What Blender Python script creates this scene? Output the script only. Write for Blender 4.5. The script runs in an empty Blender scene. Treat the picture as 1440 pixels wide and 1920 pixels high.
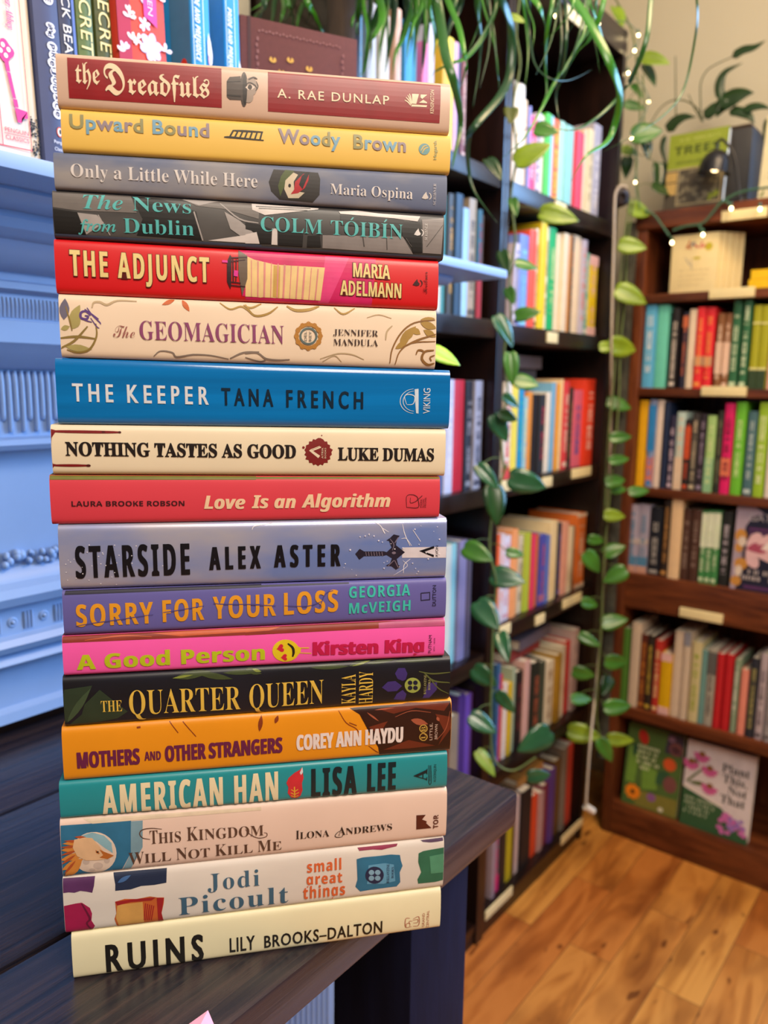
import bpy, bmesh, math, random
from mathutils import Vector, Matrix
SC = bpy.context.scene
COL = SC.collection
# ------------------------------------------------ camera, world, lights, exposure
RT = Vector((0.62247, -0.782543, 0.012596)); DN = Vector((-0.119221, -0.110716, -0.986675)); FW = Vector((0.77351, 0.612674, -0.162213))
cam_data = bpy.data.cameras.new('camera'); cam = bpy.data.objects.new('camera', cam_data); COL.objects.link(cam)
cam.matrix_world = Matrix(((RT.x, -DN.x, -FW.x, 0), (RT.y, -DN.y, -FW.y, 0), (RT.z, -DN.z, -FW.z, 1.2), (0, 0, 0, 1)))
cam_data.sensor_fit = 'VERTICAL'; cam_data.sensor_height = 32.0; cam_data.lens = 1469.28 / 1920 * 32
cam_data.clip_start = .02
cam_data.dof.use_dof = True; cam_data.dof.focus_distance = .462; cam_data.dof.aperture_fstop = 6.6
SC.camera = cam
SC.view_settings.view_transform = 'Standard'; SC.view_settings.look = 'None'; SC.view_settings.gamma = 1; SC.view_settings.use_curve_mapping = False
SC.view_settings.exposure = 0.0
world = bpy.data.worlds.new('world'); SC.world = world; world.use_nodes = True
bgn = world.node_tree.nodes['Background']; bgn.inputs[0].default_value = (1.0, .84, .68, 1); bgn.inputs[1].default_value = .06
def area(name, loc, aim, sx, sy, power, col, spread=180):
    l = bpy.data.lights.new(name, 'AREA'); l.shape = 'RECTANGLE'; l.size = sx; l.size_y = sy; l.energy = power; l.color = col; l.spread = math.radians(spread)
    o = bpy.data.objects.new(name, l); COL.objects.link(o); o.location = loc
    o.rotation_euler = (Vector(aim) - Vector(loc)).to_track_quat('-Z', 'Y').to_euler(); return o
area('window_daylight', (2.235, -.5, 1.65), (.7, -.3, 1.4), 1.2, 1.3, 95, (.30, .56, 1.0), 160)
area('ceiling_lamp', (-.1, -.85, 2.3), (.3, .33, 1.0), .9, .9, 38, (1.0, .87, .72))
area('corner_lamp', (1.15, -.15, 2.62), (1.5, .3, .6), .7, .7, 32, (1.0, .70, .40))
# ------------------------------------------------ helpers
def lin(h):
    if not isinstance(h, str): return h
    out = []
    for i in (1, 3, 5):
        c = int(h[i:i+2], 16) / 255
        out.append(c / 12.92 if c <= .04045 else ((c + .055) / 1.055) ** 2.4)
    return tuple(out)
MATS = {}
def mat(col, rough=.5, metal=0, bump=0, key=None, spec=.5, emit=0, vary=.06, scale=60, coat=0):
    k = key or (col, rough, metal, bump, spec, emit, vary, coat)
    if k in MATS: return MATS[k]
    m = bpy.data.materials.new('paint'); m.use_nodes = True; nt = m.node_tree; b = nt.nodes['Principled BSDF']
    c = lin(col); b.inputs['Roughness'].default_value = rough; b.inputs['Metallic'].default_value = metal; b.inputs['Specular IOR Level'].default_value = spec
    b.inputs['Coat Weight'].default_value = coat; b.inputs['Coat Roughness'].default_value = .12
    if emit:
        b.inputs['Emission Color'].default_value = (*c, 1); b.inputs['Emission Strength'].default_value = emit
    tc = nt.nodes.new('ShaderNodeTexCoord'); nz = nt.nodes.new('ShaderNodeTexNoise'); nz.inputs['Scale'].default_value = scale; nz.inputs['Detail'].default_value = 3
    nt.links.new(tc.outputs['Object'], nz.inputs['Vector'])
    r = nt.nodes.new('ShaderNodeValToRGB'); r.color_ramp.elements[0].position = .3; r.color_ramp.elements[1].position = .7
    r.color_ramp.elements[0].color = (*[x * (1 - vary) for x in c], 1); r.color_ramp.elements[1].color = (*[min(1, x * (1 + vary)) for x in c], 1)
    nt.links.new(nz.outputs['Fac'], r.inputs['Fac']); nt.links.new(r.outputs['Color'], b.inputs['Base Color'])
    if bump:
        bp = nt.nodes.new('ShaderNodeBump'); bp.inputs['Strength'].default_value = bump; bp.inputs['Distance'].default_value = .002
        nt.links.new(nz.outputs['Fac'], bp.inputs['Height']); nt.links.new(bp.outputs['Normal'], b.inputs['Normal'])
    MATS[k] = m; return m
def wood(key, dark, light, axis, rough=.4, stretch=14, scale=6, lines=.5, bump=.15, spec=.5):
    if key in MATS: return MATS[key]
    m = bpy.data.materials.new('wood'); m.use_nodes = True; nt = m.node_tree; b = nt.nodes['Principled BSDF']; b.inputs['Roughness'].default_value = rough; b.inputs['Specular IOR Level'].default_value = spec
    tc = nt.nodes.new('ShaderNodeTexCoord'); mp = nt.nodes.new('ShaderNodeMapping'); s = [stretch] * 3; s[axis] = 1; mp.inputs['Scale'].default_value = s
    nt.links.new(tc.outputs['Object'], mp.inputs['Vector'])
    nz = nt.nodes.new('ShaderNodeTexNoise'); nz.inputs['Scale'].default_value = scale; nz.inputs['Detail'].default_value = 6; nz.inputs['Roughness'].default_value = .65; nz.inputs['Distortion'].default_value = .4
    nt.links.new(mp.outputs['Vector'], nz.inputs['Vector'])
    r = nt.nodes.new('ShaderNodeValToRGB'); e = r.color_ramp.elements; e[0].position = .38; e[1].position = .38 + lines; e[0].color = (*lin(dark), 1); e[1].color = (*lin(light), 1)
    nt.links.new(nz.outputs['Fac'], r.inputs['Fac']); nt.links.new(r.outputs['Color'], b.inputs['Base Color'])
    bp = nt.nodes.new('ShaderNodeBump'); bp.inputs['Strength'].default_value = bump; bp.inputs['Distance'].default_value = .002
    nt.links.new(nz.outputs['Fac'], bp.inputs['Height']); nt.links.new(bp.outputs['Normal'], b.inputs['Normal'])
    MATS[key] = m; return m
def obj(name, bm, m, parent=None, loc=None, smooth=None):
    me = bpy.data.meshes.new(name); bm.to_mesh(me); bm.free()
    for x in (m if isinstance(m, (list, tuple)) else [m]): me.materials.append(x)
    if smooth is not None:
        me.polygons.foreach_set('use_smooth', [True] * len(me.polygons)); me.set_sharp_from_angle(angle=smooth)
    o = bpy.data.objects.new(name, me); COL.objects.link(o)
    if loc is not None: o.location = loc
    if parent is not None: o.parent = parent
    return o
def tag(o, label, cat, group=None, kind=None):
    if label: o['label'] = label
    if cat: o['category'] = cat
    if group: o['group'] = group
    if kind: o['kind'] = kind
    return o
def thing(name, label, cat, loc=(0, 0, 0), rz=0, group=None, kind=None):
    o = bpy.data.objects.new(name, None); COL.objects.link(o); o.location = loc; o.rotation_euler = (0, 0, rz); o.empty_display_size = .02
    return tag(o, label, cat, group, kind)
def box(bm, x0, x1, y0, y1, z0, z1, bev=0, mi=0):
    vs = [bm.verts.new((x, y, z)) for z in (z0, z1) for y in (y0, y1) for x in (x0, x1)]
    fs = [bm.faces.new([vs[i] for i in q]) for q in ((0, 2, 3, 1), (4, 5, 7, 6), (0, 1, 5, 4), (2, 6, 7, 3), (0, 4, 6, 2), (1, 3, 7, 5))]
    for f in fs: f.material_index = mi
    if bev:
        es = list({e for f in fs for e in f.edges})
        bmesh.ops.bevel(bm, geom=es, offset=bev, segments=2, profile=.6, affect='EDGES')
    return bm
def bx(*a, **k): return box(bmesh.new(), *a, **k)
def catmull(pts, n=6):
    pts = [Vector(q) for q in pts]
    if len(pts) < 3: return pts
    P = [pts[0] * 2 - pts[1]] + pts + [pts[-1] * 2 - pts[-2]]; out = []
    for i in range(1, len(P) - 2):
        a, b, c, d = P[i-1:i+3]
        for k in range(n):
            t = k / n
            out.append(.5 * ((2 * b) + (c - a) * t + (2*a - 5*b + 4*c - d) * t*t + (3*b - a - 3*c + d) * t**3))
    return out + [pts[-1]]
def tube(bm, pts, rad, seg=6, n=6, taper=None):
    ps = catmull(pts, n); rings = []; up = Vector((.13, .27, .95))
    for i, q in enumerate(ps):
        t = (ps[min(i+1, len(ps)-1)] - ps[max(i-1, 0)]).normalized()
        a = t.cross(up)
        if a.length < 1e-4: a = t.cross(Vector((1, 0, 0)))
        a.normalize(); b = t.cross(a)
        r = rad if taper is None else rad * (1 + (taper - 1) * i / (len(ps) - 1))
        rings.append([bm.verts.new(q + r * (math.cos(2*math.pi*k/seg) * a + math.sin(2*math.pi*k/seg) * b)) for k in range(seg)])
    for i in range(len(rings) - 1):
        for k in range(seg): bm.faces.new((rings[i][k], rings[i][(k+1) % seg], rings[i+1][(k+1) % seg], rings[i+1][k]))
    bm.faces.new(rings[0][::-1]); bm.faces.new(rings[-1]); return bm
def lathe(bm, prof, cx=0, cy=0, cz=0, seg=24, M=None):
    rings = []
    for r, z in prof:
        rings.append([bm.verts.new((M @ Vector((r*math.cos(2*math.pi*k/seg), r*math.sin(2*math.pi*k/seg), z)) if M else Vector((cx + r*math.cos(2*math.pi*k/seg), cy + r*math.sin(2*math.pi*k/seg), cz + z)))) for k in range(seg)])
    for i in range(len(rings) - 1):
        for k in range(seg): bm.faces.new((rings[i][k], rings[i][(k+1) % seg], rings[i+1][(k+1) % seg], rings[i+1][k]))
    if prof[0][0] > 1e-6: bm.faces.new(rings[0][::-1])
    if prof[-1][0] > 1e-6: bm.faces.new(rings[-1])
    return bm
def blob(bm, c, r, sq=(1, 1, 1), seg=10):
    g = bmesh.ops.create_uvsphere(bm, u_segments=seg, v_segments=max(5, seg*2//3), radius=r)
    for v in g['verts']: v.co = Vector((v.co.x*sq[0], v.co.y*sq[1], v.co.z*sq[2])) + Vector(c)
# ------------------------------------------------ lettering (glyphs of the built-in text object)
STY = {'sans': None, 'serifb': (0x1D400, 0x1D41A), 'serif': (0x1D400, 0x1D41A), 'serifi': (0x1D434, 0x1D44E), 'serifbi': (0x1D468, 0x1D482), 'scriptb': (0x1D4D0, 0x1D4EA),
       'script': (0x1D4D0, 0x1D4EA), 'frak': (0x1D56C, 0x1D586), 'sansb': (0x1D5D4, 0x1D5EE), 'sansbi': (0x1D63C, 0x1D656)}
ACC = {'í': 'i', 'Ó': 'O', 'Í': 'I'}
def glyph(c, sty):
    c = ACC.get(c, c); u = STY[sty]
    if u is None: return c
    if 'A' <= c <= 'Z': return chr(u[0] + ord(c) - 65)
    if 'a' <= c <= 'z': return chr(u[1] + ord(c) - 97) if not (sty == 'serifi' and c == 'h') else c
    return c
REQ = {}
def want(string, sty, w=0, sp=1):
    if sty == 'serif' and w == 0: w = -.007
    if sty == 'script': w = w - .006
    REQ.setdefault((string, sty, round(w, 4), sp), None); return (string, sty, round(w, 4), sp)
def bake_text():
    obs = []
    for k in REQ:
        if REQ[k] is not None: continue
        cu = bpy.data.curves.new('t', 'FONT'); cu.body = ''.join(glyph(c, k[1]) for c in k[0]); cu.size = 1; cu.resolution_u = 3; cu.offset = k[2]; cu.space_character = k[3]
        o = bpy.data.objects.new('t', cu); COL.objects.link(o)
        for i in range(len(cu.body_format)): cu.body_format[i].material_index = i
        obs.append((k, o))
    bpy.context.view_layer.update(); dg = bpy.context.evaluated_depsgraph_get()
    for k, o in obs:
        me = bpy.data.meshes.new_from_object(o.evaluated_get(dg))
        REQ[k] = ([(v.co.x, v.co.y) for v in me.vertices], [(tuple(q.vertices), q.material_index) for q in me.polygons])
        bpy.data.meshes.remove(me)
    for k, o in obs:
        cu = o.data; bpy.data.objects.remove(o); bpy.data.curves.remove(cu)
REFH = {}
def text_bm(key, ref, x0, y0, x1, y1, cap, rot=0, bxs=0, nmat=1, smallcaps=False):
    """glyph outlines fitted between two baseline ends; returns a flat bmesh in (x, y)"""
    vs, fs = REQ[key]; rv = REQ[(ref, key[1], key[2], 1)][0]; rh = max(v[1] for v in rv); lo = min(v[0] for v in vs); hi = max(v[0] for v in vs)
    if rot: ux, uy, wx, wy = (0, (y1 - y0) / (hi - lo)), None, None, None
    if smallcaps:  # every letter but the first of a word is lower
        own = {j: mi for q, mi in fs for j in q}
        vs = [(x, y if own.get(j, 0) == 0 or key[0][own.get(j, 0) - 1] == ' ' else y * .78) for j, (x, y) in enumerate(vs)]
    bm = bmesh.new(); shifts = [0] if not bxs else [-bxs, 0, bxs]
    for si, sh in enumerate(shifts):
        nv = []; zz = si * .00002
        for (x, y) in vs:
            a = (x - lo) / (hi - lo); h = y / rh * cap
            if rot: nv.append(bm.verts.new((x0 - h, y0 + (y1 - y0) * a + sh * cap, zz)))
            else: nv.append(bm.verts.new((x0 + (x1 - x0) * a + sh * cap, y0 + (y1 - y0) * a + h, zz)))
        for q, mi in fs:
            try: f = bm.faces.new([nv[i] for i in q]); f.material_index = mi % nmat
            except ValueError: pass
    if 'í' in key[0] or 'Ó' in key[0] or 'Í' in key[0]:
        n = len(key[0])
        for i, c in enumerate(key[0]):
            if c in ACC:
                xs = [vs[j][0] for q, mi in fs if mi == i for j in q]
                a = ((min(xs) + max(xs)) / 2 - lo) / (hi - lo); X = x0 + (x1 - x0) * a; Y = y0 + (y1 - y0) * a + cap * (1.1 if c != 'í' else .78)
                bm.faces.new([bm.verts.new((X + dx * cap, Y + dy * cap, 0)) for dx, dy in ((-.08, 0), (.02, 0), (.2, .2), (.07, .2))])
    return bm
# ------------------------------------------------ tables of measured sizes
STACK=[
[[.0178,.2275],[1.33821,1.34081],[1.36434,1.36788],[['flat','#cfae98'],'#cfae98','pink-beige hardcover with two dark red title panels, topmost of the tall stack',.35],[['title_lettering','the','frak','#ecd5b4',[9.4,11.9],[21.2,11.9],10.8,0,{'ref':'h','w':0}],['title_lettering','D','frak','#ecd5b4',[23.2,7.5],[33.5,7.7],15.6,0,{'w':.004}],['title_lettering','readfuls','frak','#ecd5b4',[34.8,8.3],[76.4,9.2],10.9,0,{'ref':'h','w':.005}],['author_lettering','A. RAE DUNLAP','sans','#ecd5b4',[112.2,12],[174.1,12.6],4.6,0,{'w':.008,'sp':1.2}],['publisher_lettering','KENSINGTON','sans','#ecd5b4',[200,9.7],[199.7,22.2],2.1,1,{'w':.004}]],[['title_panel','#8c1219',1,[[[5.6,24.5],[82.9,25.1],[82.7,4.8],[5.7,4.2]]],[]],['author_panel','#8c1219',1,[[[107.4,25.2],[204.1,25.3],[203.7,4.9],[107.2,4.7]]],[]],['cover_artwork','#4a3f3a',1,[[[85.5,18.6],[87.1,20.9],[92.9,21.8],[92.9,9.4],[86.9,9.2],[85.4,10.5]],[[96.7,15.3],[96.5,12.5],[96.2,9.9],[95.7,7.9],[95.1,6.5],[94.4,6],[93.7,6.4],[93.2,7.7],[92.7,9.7],[92.5,12.2],[92.4,15],[92.6,17.8],[92.9,20.3],[93.4,22.3],[94,23.7],[94.7,24.2],[95.3,23.8],[95.9,22.5],[96.3,20.6],[96.6,18.1]]],[]],['cover_artwork','#2b2422',2,[[[96.2,15.2],[96.1,12.8],[95.9,10.5],[95.6,8.7],[95.3,7.5],[94.9,7.1],[94.5,7.5],[94.2,8.6],[94,10.4],[93.9,12.6],[93.8,15.1],[93.9,17.6],[94.1,19.8],[94.4,21.6],[94.8,22.7],[95.1,23.2],[95.5,22.8],[95.8,21.7],[96,19.9],[96.2,17.7]]],[[[[85.7,18.2],[92.9,19.1]],.3],[[[85.6,11.4],[92.8,11.4]],.6]]],['cover_artwork','#a08e82',1,[[[101.7,17],[101.5,15.4],[100.9,14],[100.2,12.9],[99.2,12.1],[98.1,11.8],[97,12],[96.1,12.6],[95.3,13.6],[94.9,15],[94.7,16.5],[94.9,18],[95.4,19.4],[96.2,20.5],[97.2,21.3],[98.3,21.6],[99.3,21.4],[100.3,20.8],[101,19.8],[101.5,18.5]],[[99.5,11.8],[99.4,10.7],[99,9.8],[98.4,9],[97.6,8.5],[96.8,8.3],[96,8.4],[95.2,8.8],[94.7,9.5],[94.3,10.4],[94.2,11.4],[94.3,12.4],[94.7,13.3],[95.3,14.1],[96.1,14.6],[96.9,14.8],[97.7,14.7],[98.5,14.3],[99,13.6],[99.4,12.8]]],[]],['cover_artwork','#d8c6b8',2,[[[95.3,16.1],[96.8,17.5],[98.5,17.8],[100.5,16.6],[98.8,15.1],[96.7,14.8]]],[]],['cover_artwork','#3a302c',2,[[[98.9,16.5],[98.8,16.1],[98.6,15.7],[98.4,15.4],[98.1,15.1],[97.7,15],[97.3,15.1],[97,15.3],[96.7,15.5],[96.6,15.9],[96.5,16.3],[96.6,16.7],[96.8,17.1],[97,17.4],[97.4,17.6],[97.7,17.7],[98.1,17.7],[98.4,17.5],[98.7,17.2],[98.8,16.9]]],[[[[95.6,17.6],[97.6,18.7],[100.3,17.6],[101.5,15.6]],.5],[[[97,20.3],[99.6,21.6],[101.7,21]],.7],[[[100.7,14.7],[102,17],[101.1,19.7]],.4]]],['publisher_mark','#ecd5b4',2,[[[187.3,19.4],[191.3,19.5],[189.8,14.1],[187.4,14.1]],[[192.3,19.4],[196.1,19.5],[193.2,17],[192.2,17.8]],[[193.8,16.6],[196,15.5],[196,14.9],[191.4,14.9]],[[187.3,13.7],[196.2,13.8],[195.7,12.8],[186.9,12.6]]],[[[[186.6,13.1],[185.1,14.7],[183.1,15.8]],.5],[[[186.9,13.5],[185.5,15.8],[183.8,17.3]],.5],[[[187.1,13.9],[186,16.6],[184.8,18.5]],.5],[[[187.4,14.1],[186.5,17.3],[185.8,19.3]],.5]]]]],
[[.0189,.2284],[1.31678,1.3193],[1.33771,1.34031],[['flat','#e9be58'],'#dfb24e','mustard yellow hardcover with pastel lettering and a scribbled fence, second from the stack top',.5],[['title_lettering','Upward Bound','sans',['#8f8a5c','#74a0b8','#8f7f88','#74a0b8','#8f7f88','#8f8a5c','#000000','#74a0b8','#8f8a5c','#8f7f88','#74a0b8','#8f7f88'],[4.2,11.3],[74.8,11.2],7.2,0,{'w':.026,'sp':1.06}],['author_lettering','Woody','sans',['#8f7f88','#8f7f88','#74a0b8','#8f8a5c','#74a0b8'],[111.4,10.8],[145.8,10.7],7.6,0,{'w':.026,'sp':1.06}],['author_lettering','Brown','sans',['#8f8a5c','#74a0b8','#8f7f88','#74a0b8','#8f7f88'],[153.1,10.3],[183.2,10.1],7.6,0,{'w':.026,'sp':1.06}],['publisher_lettering','Hogarth','sans','#7f9a7c',[201.3,7],[201.1,17.3],1.9,1,{}]],[['cover_artwork','#1d1712',2,[],[[[[82.5,11.8],[86.7,11.9],[103.6,11.4]],.8],[[[87.1,15.6],[93.9,15.7],[103.3,15.8]],.8],[[[87.4,15.5],[85.3,11.7]],.7],[[[89.9,15.5],[88,11.7]],.7],[[[92.5,15.6],[90.7,11.7]],.7],[[[95,15.6],[93.4,11.7]],.7],[[[97.6,15.7],[96.1,11.7]],.7],[[[100.2,15.7],[98.8,11.7]],.7],[[[102.8,15.8],[101.6,11.7]],.7]]],['publisher_mark','#6f9a9c',2,[[[197.3,12.6],[197.2,11.6],[196.7,10.7],[196,9.9],[195.1,9.4],[194.1,9.2],[193,9.3],[192.1,9.7],[191.4,10.3],[190.9,11.2],[190.7,12.2],[190.8,13.2],[191.3,14.1],[192,14.8],[192.9,15.3],[193.9,15.5],[195,15.4],[195.9,15],[196.6,14.4],[197.1,13.5]]],[]],['publisher_mark','#d9b25a',3,[],[[[[191.8,11.2],[193.5,13.7],[195.3,14.4]],.5],[[[192.7,10.1],[194.1,12.5],[196.3,13.4]],.5]]]]],
[[.0143,.2269],[1.29781,1.29725],[1.31628,1.3188],[['mottle','#96908f','#5f6884'],'#666a80','misty grey-blue hardcover with a red bird picture, lying under the yellow one',.55],[['title_lettering','Only a Little While Here','serif','#d8d0cd',[8.3,6.9],[104.5,7.1],7,0,{}],['author_lettering','María Ospina','serif','#d8d0cd',[144.7,6.3],[192.2,6.2],5.4,0,{}],['publisher_lettering','SCRIBNER','serif','#b9b4bb',[206,3.9],[205.7,15.1],1.6,1,{}]],[['cover_artwork','#2f2b2a',1,[[[113.4,17.6],[137.9,17.2],[139.1,13.8],[138.7,5.4],[135,1.3],[116.5,1.8],[112,5.8],[110.7,10.7]]],[]],['cover_artwork','#4d5a2e',2,[[[119.9,17.7],[124.7,17.5],[122.3,12.9],[118.5,7.3],[116.9,3.3],[115.7,8.7],[117.4,14.1]]],[]],['cover_artwork','#cdbfa6',2,[[[124.3,16.5],[126.8,15.4],[124.3,11.5],[124.7,6.5],[130.4,6.1],[127.1,3],[121.4,2.7],[119.1,7.3],[119.8,12]]],[]],['cover_artwork','#b0202a',3,[[[125.1,11.5],[129.7,16],[132.9,16.5],[132.5,12.7],[130.4,8.4],[126.7,5.6],[122.6,4.8],[124.5,7.3]]],[]],['cover_artwork','#1b1718',4,[[[128.8,14.8],[131.7,17.2],[133.4,17.2],[130.9,11.8],[129.2,7.9],[127.3,10.1]],[[122.8,9.4],[122.8,9.1],[122.7,8.8],[122.5,8.6],[122.3,8.5],[122.1,8.4],[121.8,8.5],[121.6,8.6],[121.5,8.8],[121.4,9],[121.3,9.3],[121.4,9.6],[121.5,9.9],[121.6,10.1],[121.9,10.2],[122.1,10.3],[122.3,10.2],[122.5,10.1],[122.7,9.9],[122.8,9.7]]],[]],['publisher_mark','#cfc6c0',2,[[[197.6,7],[198.6,8.7],[200.2,10.5],[200.6,9],[201.5,7.8],[201.3,7],[199.7,6.6]]],[[[[201.8,10],[202.8,9.1],[203,7.7],[202.1,6.5]],.5]]]]],
[[.0127,.2258],[1.27346,1.27148],[1.29731,1.29675],[['mottle','#54504e','#3a3736'],'#3c4a63','black and white photo hardcover with turquoise lettering, lying above the bright red one',.4],[['title_lettering','The','serifbi','#57b3b2',[15.1,15.8],[35.2,16.4],7.5,0,{'w':-.005}],['title_lettering','News','serifb','#57b3b2',[40.1,16.4],[70.4,16.6],7.4,0,{'w':-.008}],['title_lettering','from','serifi','#57b3b2',[12.2,3.9],[31.2,4.5],6.2,0,{'ref':'f','w':.012}],['title_lettering','Dublin','serifb','#57b3b2',[35.1,4.3],[71.6,4.9],7.6,0,{'w':-.008}],['author_lettering','COLM','serifb','#57b3b2',[107.6,9.6],[142,9.8],7.8,0,{'w':-.006}],['author_lettering','TÓIBÍN','serifb','#57b3b2',[146.6,9.8],[188.3,9.8],7.9,0,{'w':-.006}],['publisher_lettering','SCRIBNER','serif','#cfc9c6',[202.9,10],[202.7,19.2],1.6,1,{}]],[['cover_artwork','#15110f',1,[[[-.3,14.9],[12.2,13.8],[16.1,1.4],[.6,1.8]],[[39.5,24.4],[54.7,23.8],[73.1,18],[76.2,2.6],[57.1,3.1],[41.7,3.3],[45.1,12.4]]],[]],['cover_artwork','#6e6763',1,[[[-.1,23.7],[39.5,24],[42.2,15.3],[12.2,14.6],[-.2,15.6]],[[73.2,21.1],[87.3,20.4],[106.5,16.1],[107.4,25.6],[65.5,24.9]]],[]],['cover_artwork','#a39b98',2,[[[12.2,13.5],[21.8,12.9],[25.3,8.9],[16.1,2.2]],[[88.1,18.9],[96,14.7],[103.9,8.2],[96.6,6.2],[91.1,9.8]],[[65.8,24.1],[85,24.6],[74.7,21.4]]],[[[[71.9,17.9],[76.2,2.6]],.6],[[[85.8,23.4],[96,15.5],[106.4,13.8]],.7],[[[22.5,13],[28.1,2.5]],.4]]],['cover_artwork','#d2c8c4',2,[[[79,2.8],[106,8.3],[107.1,2.8]],[[102.9,24.5],[140,24.1],[139.5,23.4],[109.9,18.4],[103.1,20.9]],[[99.2,7.3],[105.3,8.9],[106.9,2.7],[99.1,2.4]],[[151.3,23],[162.3,24.2],[174.3,23.3],[198.7,23.1],[197,20.1],[183,21.1],[152.1,21.7]],[[113.9,11.3],[116.7,11.5],[116.7,2.6],[113.4,2.6]]],[]],['cover_artwork','#1a1615',2,[[[99.3,13.6],[107.4,12.9],[113.9,10.9],[113.4,3],[106.9,2.7],[105.3,8.9],[99.3,10.1]],[[117.3,11.1],[131.2,10],[130.7,2.4],[117.2,2.5]],[[133.7,8.5],[140.4,9.3],[141.2,2.8],[133.2,2.4]],[[185.6,19.8],[198.8,19.8],[200.1,3],[194.7,2.7],[192.9,8.2],[188.4,11.2]],[[152.1,21.4],[189.1,20.6],[188.3,15.2],[152.2,15.5]]],[]],['cover_artwork','#857d7b',1,[[[142,9.4],[188.4,11.2],[194.8,1.9],[142,2.3]],[[199.7,21.4],[212.5,22.9],[211.7,2.8],[200.5,2.9]]],[]],['cover_artwork','#4a4543',2,[],[[[[105.1,22.9],[135.4,23.6]],.4],[[[106.7,21.9],[133.7,22.5]],.4],[[[202.7,6.4],[212.2,18.9]],.3],[[[165,9.9],[165.9,4.4]],.5],[[[178.8,10.7],[179.3,3.5]],.4],[[[190.2,10.5],[193.8,5.9]],.4]]],['jacket_fold','#3c4a63',3,[[[.6,1.8],[49.3,1.8],[107.9,2.1],[107.9,.7],[49.3,.3],[.5,.1]],[[99.1,1.4],[157.3,1.3],[212.2,1.6],[212,.1],[157.3,-.5],[99.1,-.1]]],[]],['publisher_mark','#d8d2d0',2,[[[195,12.7],[196,14.4],[197.6,16.3],[198,14.7],[199,13.5],[198.7,12.7],[197.1,12.2]]],[[[[199.2,15.8],[200.3,14.8],[200.4,13.4],[199.5,12.1]],.5]]]]],
[[.0123,.223],[1.24526,1.24315],[1.27296,1.27098],[['flat','#d3151c'],'#c4121a','bright red hardcover with cream block title and picture of page edges',.4],[['title_outline','THE ADJUNCT','sansb','#5a1511',[7.6,8.9],[79.8,8.7],14,0,{'w':.02,'bx':.02,'sp':1.25}],['title_lettering','THE ADJUNCT','sansb','#e8d08c',[7.8,9],[79.5,8.9],13.6,0,{'bx':.014,'lay':6,'sp':1.25}],['author_outline','MARIA','sansb','#5a1511',[159.7,16],[181.7,15.6],8.4,0,{'w':.02,'bx':.02}],['author_outline','ADELMANN','sansb','#5a1511',[152.4,5.4],[188.5,5.1],8.7,0,{'w':.02,'bx':.02}],['author_lettering','MARIA','sansb','#e8d08c',[160,16.1],[181.5,15.7],8,0,{'bx':.012,'lay':6}],['author_lettering','ADELMANN','sansb','#e8d08c',[152.6,5.5],[188.2,5.2],8.3,0,{'bx':.012,'lay':6}],['publisher_lettering','Scribner','script','#3a0d12',[204,8.7],[203.7,21.2],2.5,1,{}]],[['cover_artwork','#d01f63',1,[[[99.5,27.9],[173.3,27.1],[171,-.4],[99.1,.4]],[[95.7,27.6],[108.3,27.5],[108,1.9],[97.3,2.4]]],[]],['cover_artwork','#e0417f',2,[[[144.1,27],[157.7,26.9],[145.9,.6],[139.9,.6]]],[]],['cover_artwork','#e8c78a',3,[[[100.5,24.3],[108.2,21.2],[108,1.9],[100.2,2.6]],[[99.5,25.7],[100.9,23.4],[115.7,20.6],[143.7,20.5],[141.2,1.8],[123.9,2.1],[99.1,2.2]]],[]],['cover_artwork','#d98b86',4,[],[[[[102.7,22.3],[102.4,2.2]],.35],[[[106.3,22],[105.9,2.2]],.6],[[[110,21.7],[109.4,2.2]],.85],[[[113.7,21.5],[113,2.2]],.35],[[[117.4,21.2],[116.6,2.2]],.6],[[[121.1,20.9],[120.1,2.1]],.85],[[[124.8,20.6],[123.7,2.1]],.35],[[[128.6,20.3],[127.3,2.1]],.6],[[[132.3,20],[130.9,2.1]],.85],[[[136.1,19.8],[134.6,2.1]],.35],[[[139.9,19.5],[138.2,2.1]],.6]]],['cover_artwork','#caa257',4,[[[114.9,20.2],[118.6,19.8],[117.9,2.4],[114.3,2.7]]],[]],['cover_artwork','#6a5a4c',4,[[[95.7,27.6],[100.5,24.7],[100.3,12],[97.3,2.4],[95.5,14.9]]],[]],['cover_artwork','#33151c',5,[[[91.1,24.8],[91.9,23.5],[91.4,8],[91,5.8],[89.2,9.9],[89.4,21]]],[[[[91.6,23.1],[100.5,23.8]],.5],[[[91.6,21.1],[99.3,22.3]],.4],[[[91.1,9.8],[96.6,9.4]],.5],[[[90.8,8],[99,7.5]],.5],[[[92.6,22.7],[92.6,10]],.5],[[[94.4,22.4],[94,10.1]],.4]]],['cover_artwork','#e0379a',6,[[[93.1,16.4],[95.3,16.1],[95.1,12.9],[92.8,13.2]],[[86.8,21.6],[89.7,21.4],[89.7,20.2],[86.7,20.3]]],[]],['publisher_mark','#3a0d12',2,[[[195.1,13.3],[196.2,14.9],[197.8,16.8],[198.3,15.2],[199.3,14.1],[199,13.2],[197.4,12.8]]],[[[[199.5,16.3],[200.6,15.3],[200.8,13.9],[199.9,12.7]],.5]]]]],
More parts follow.
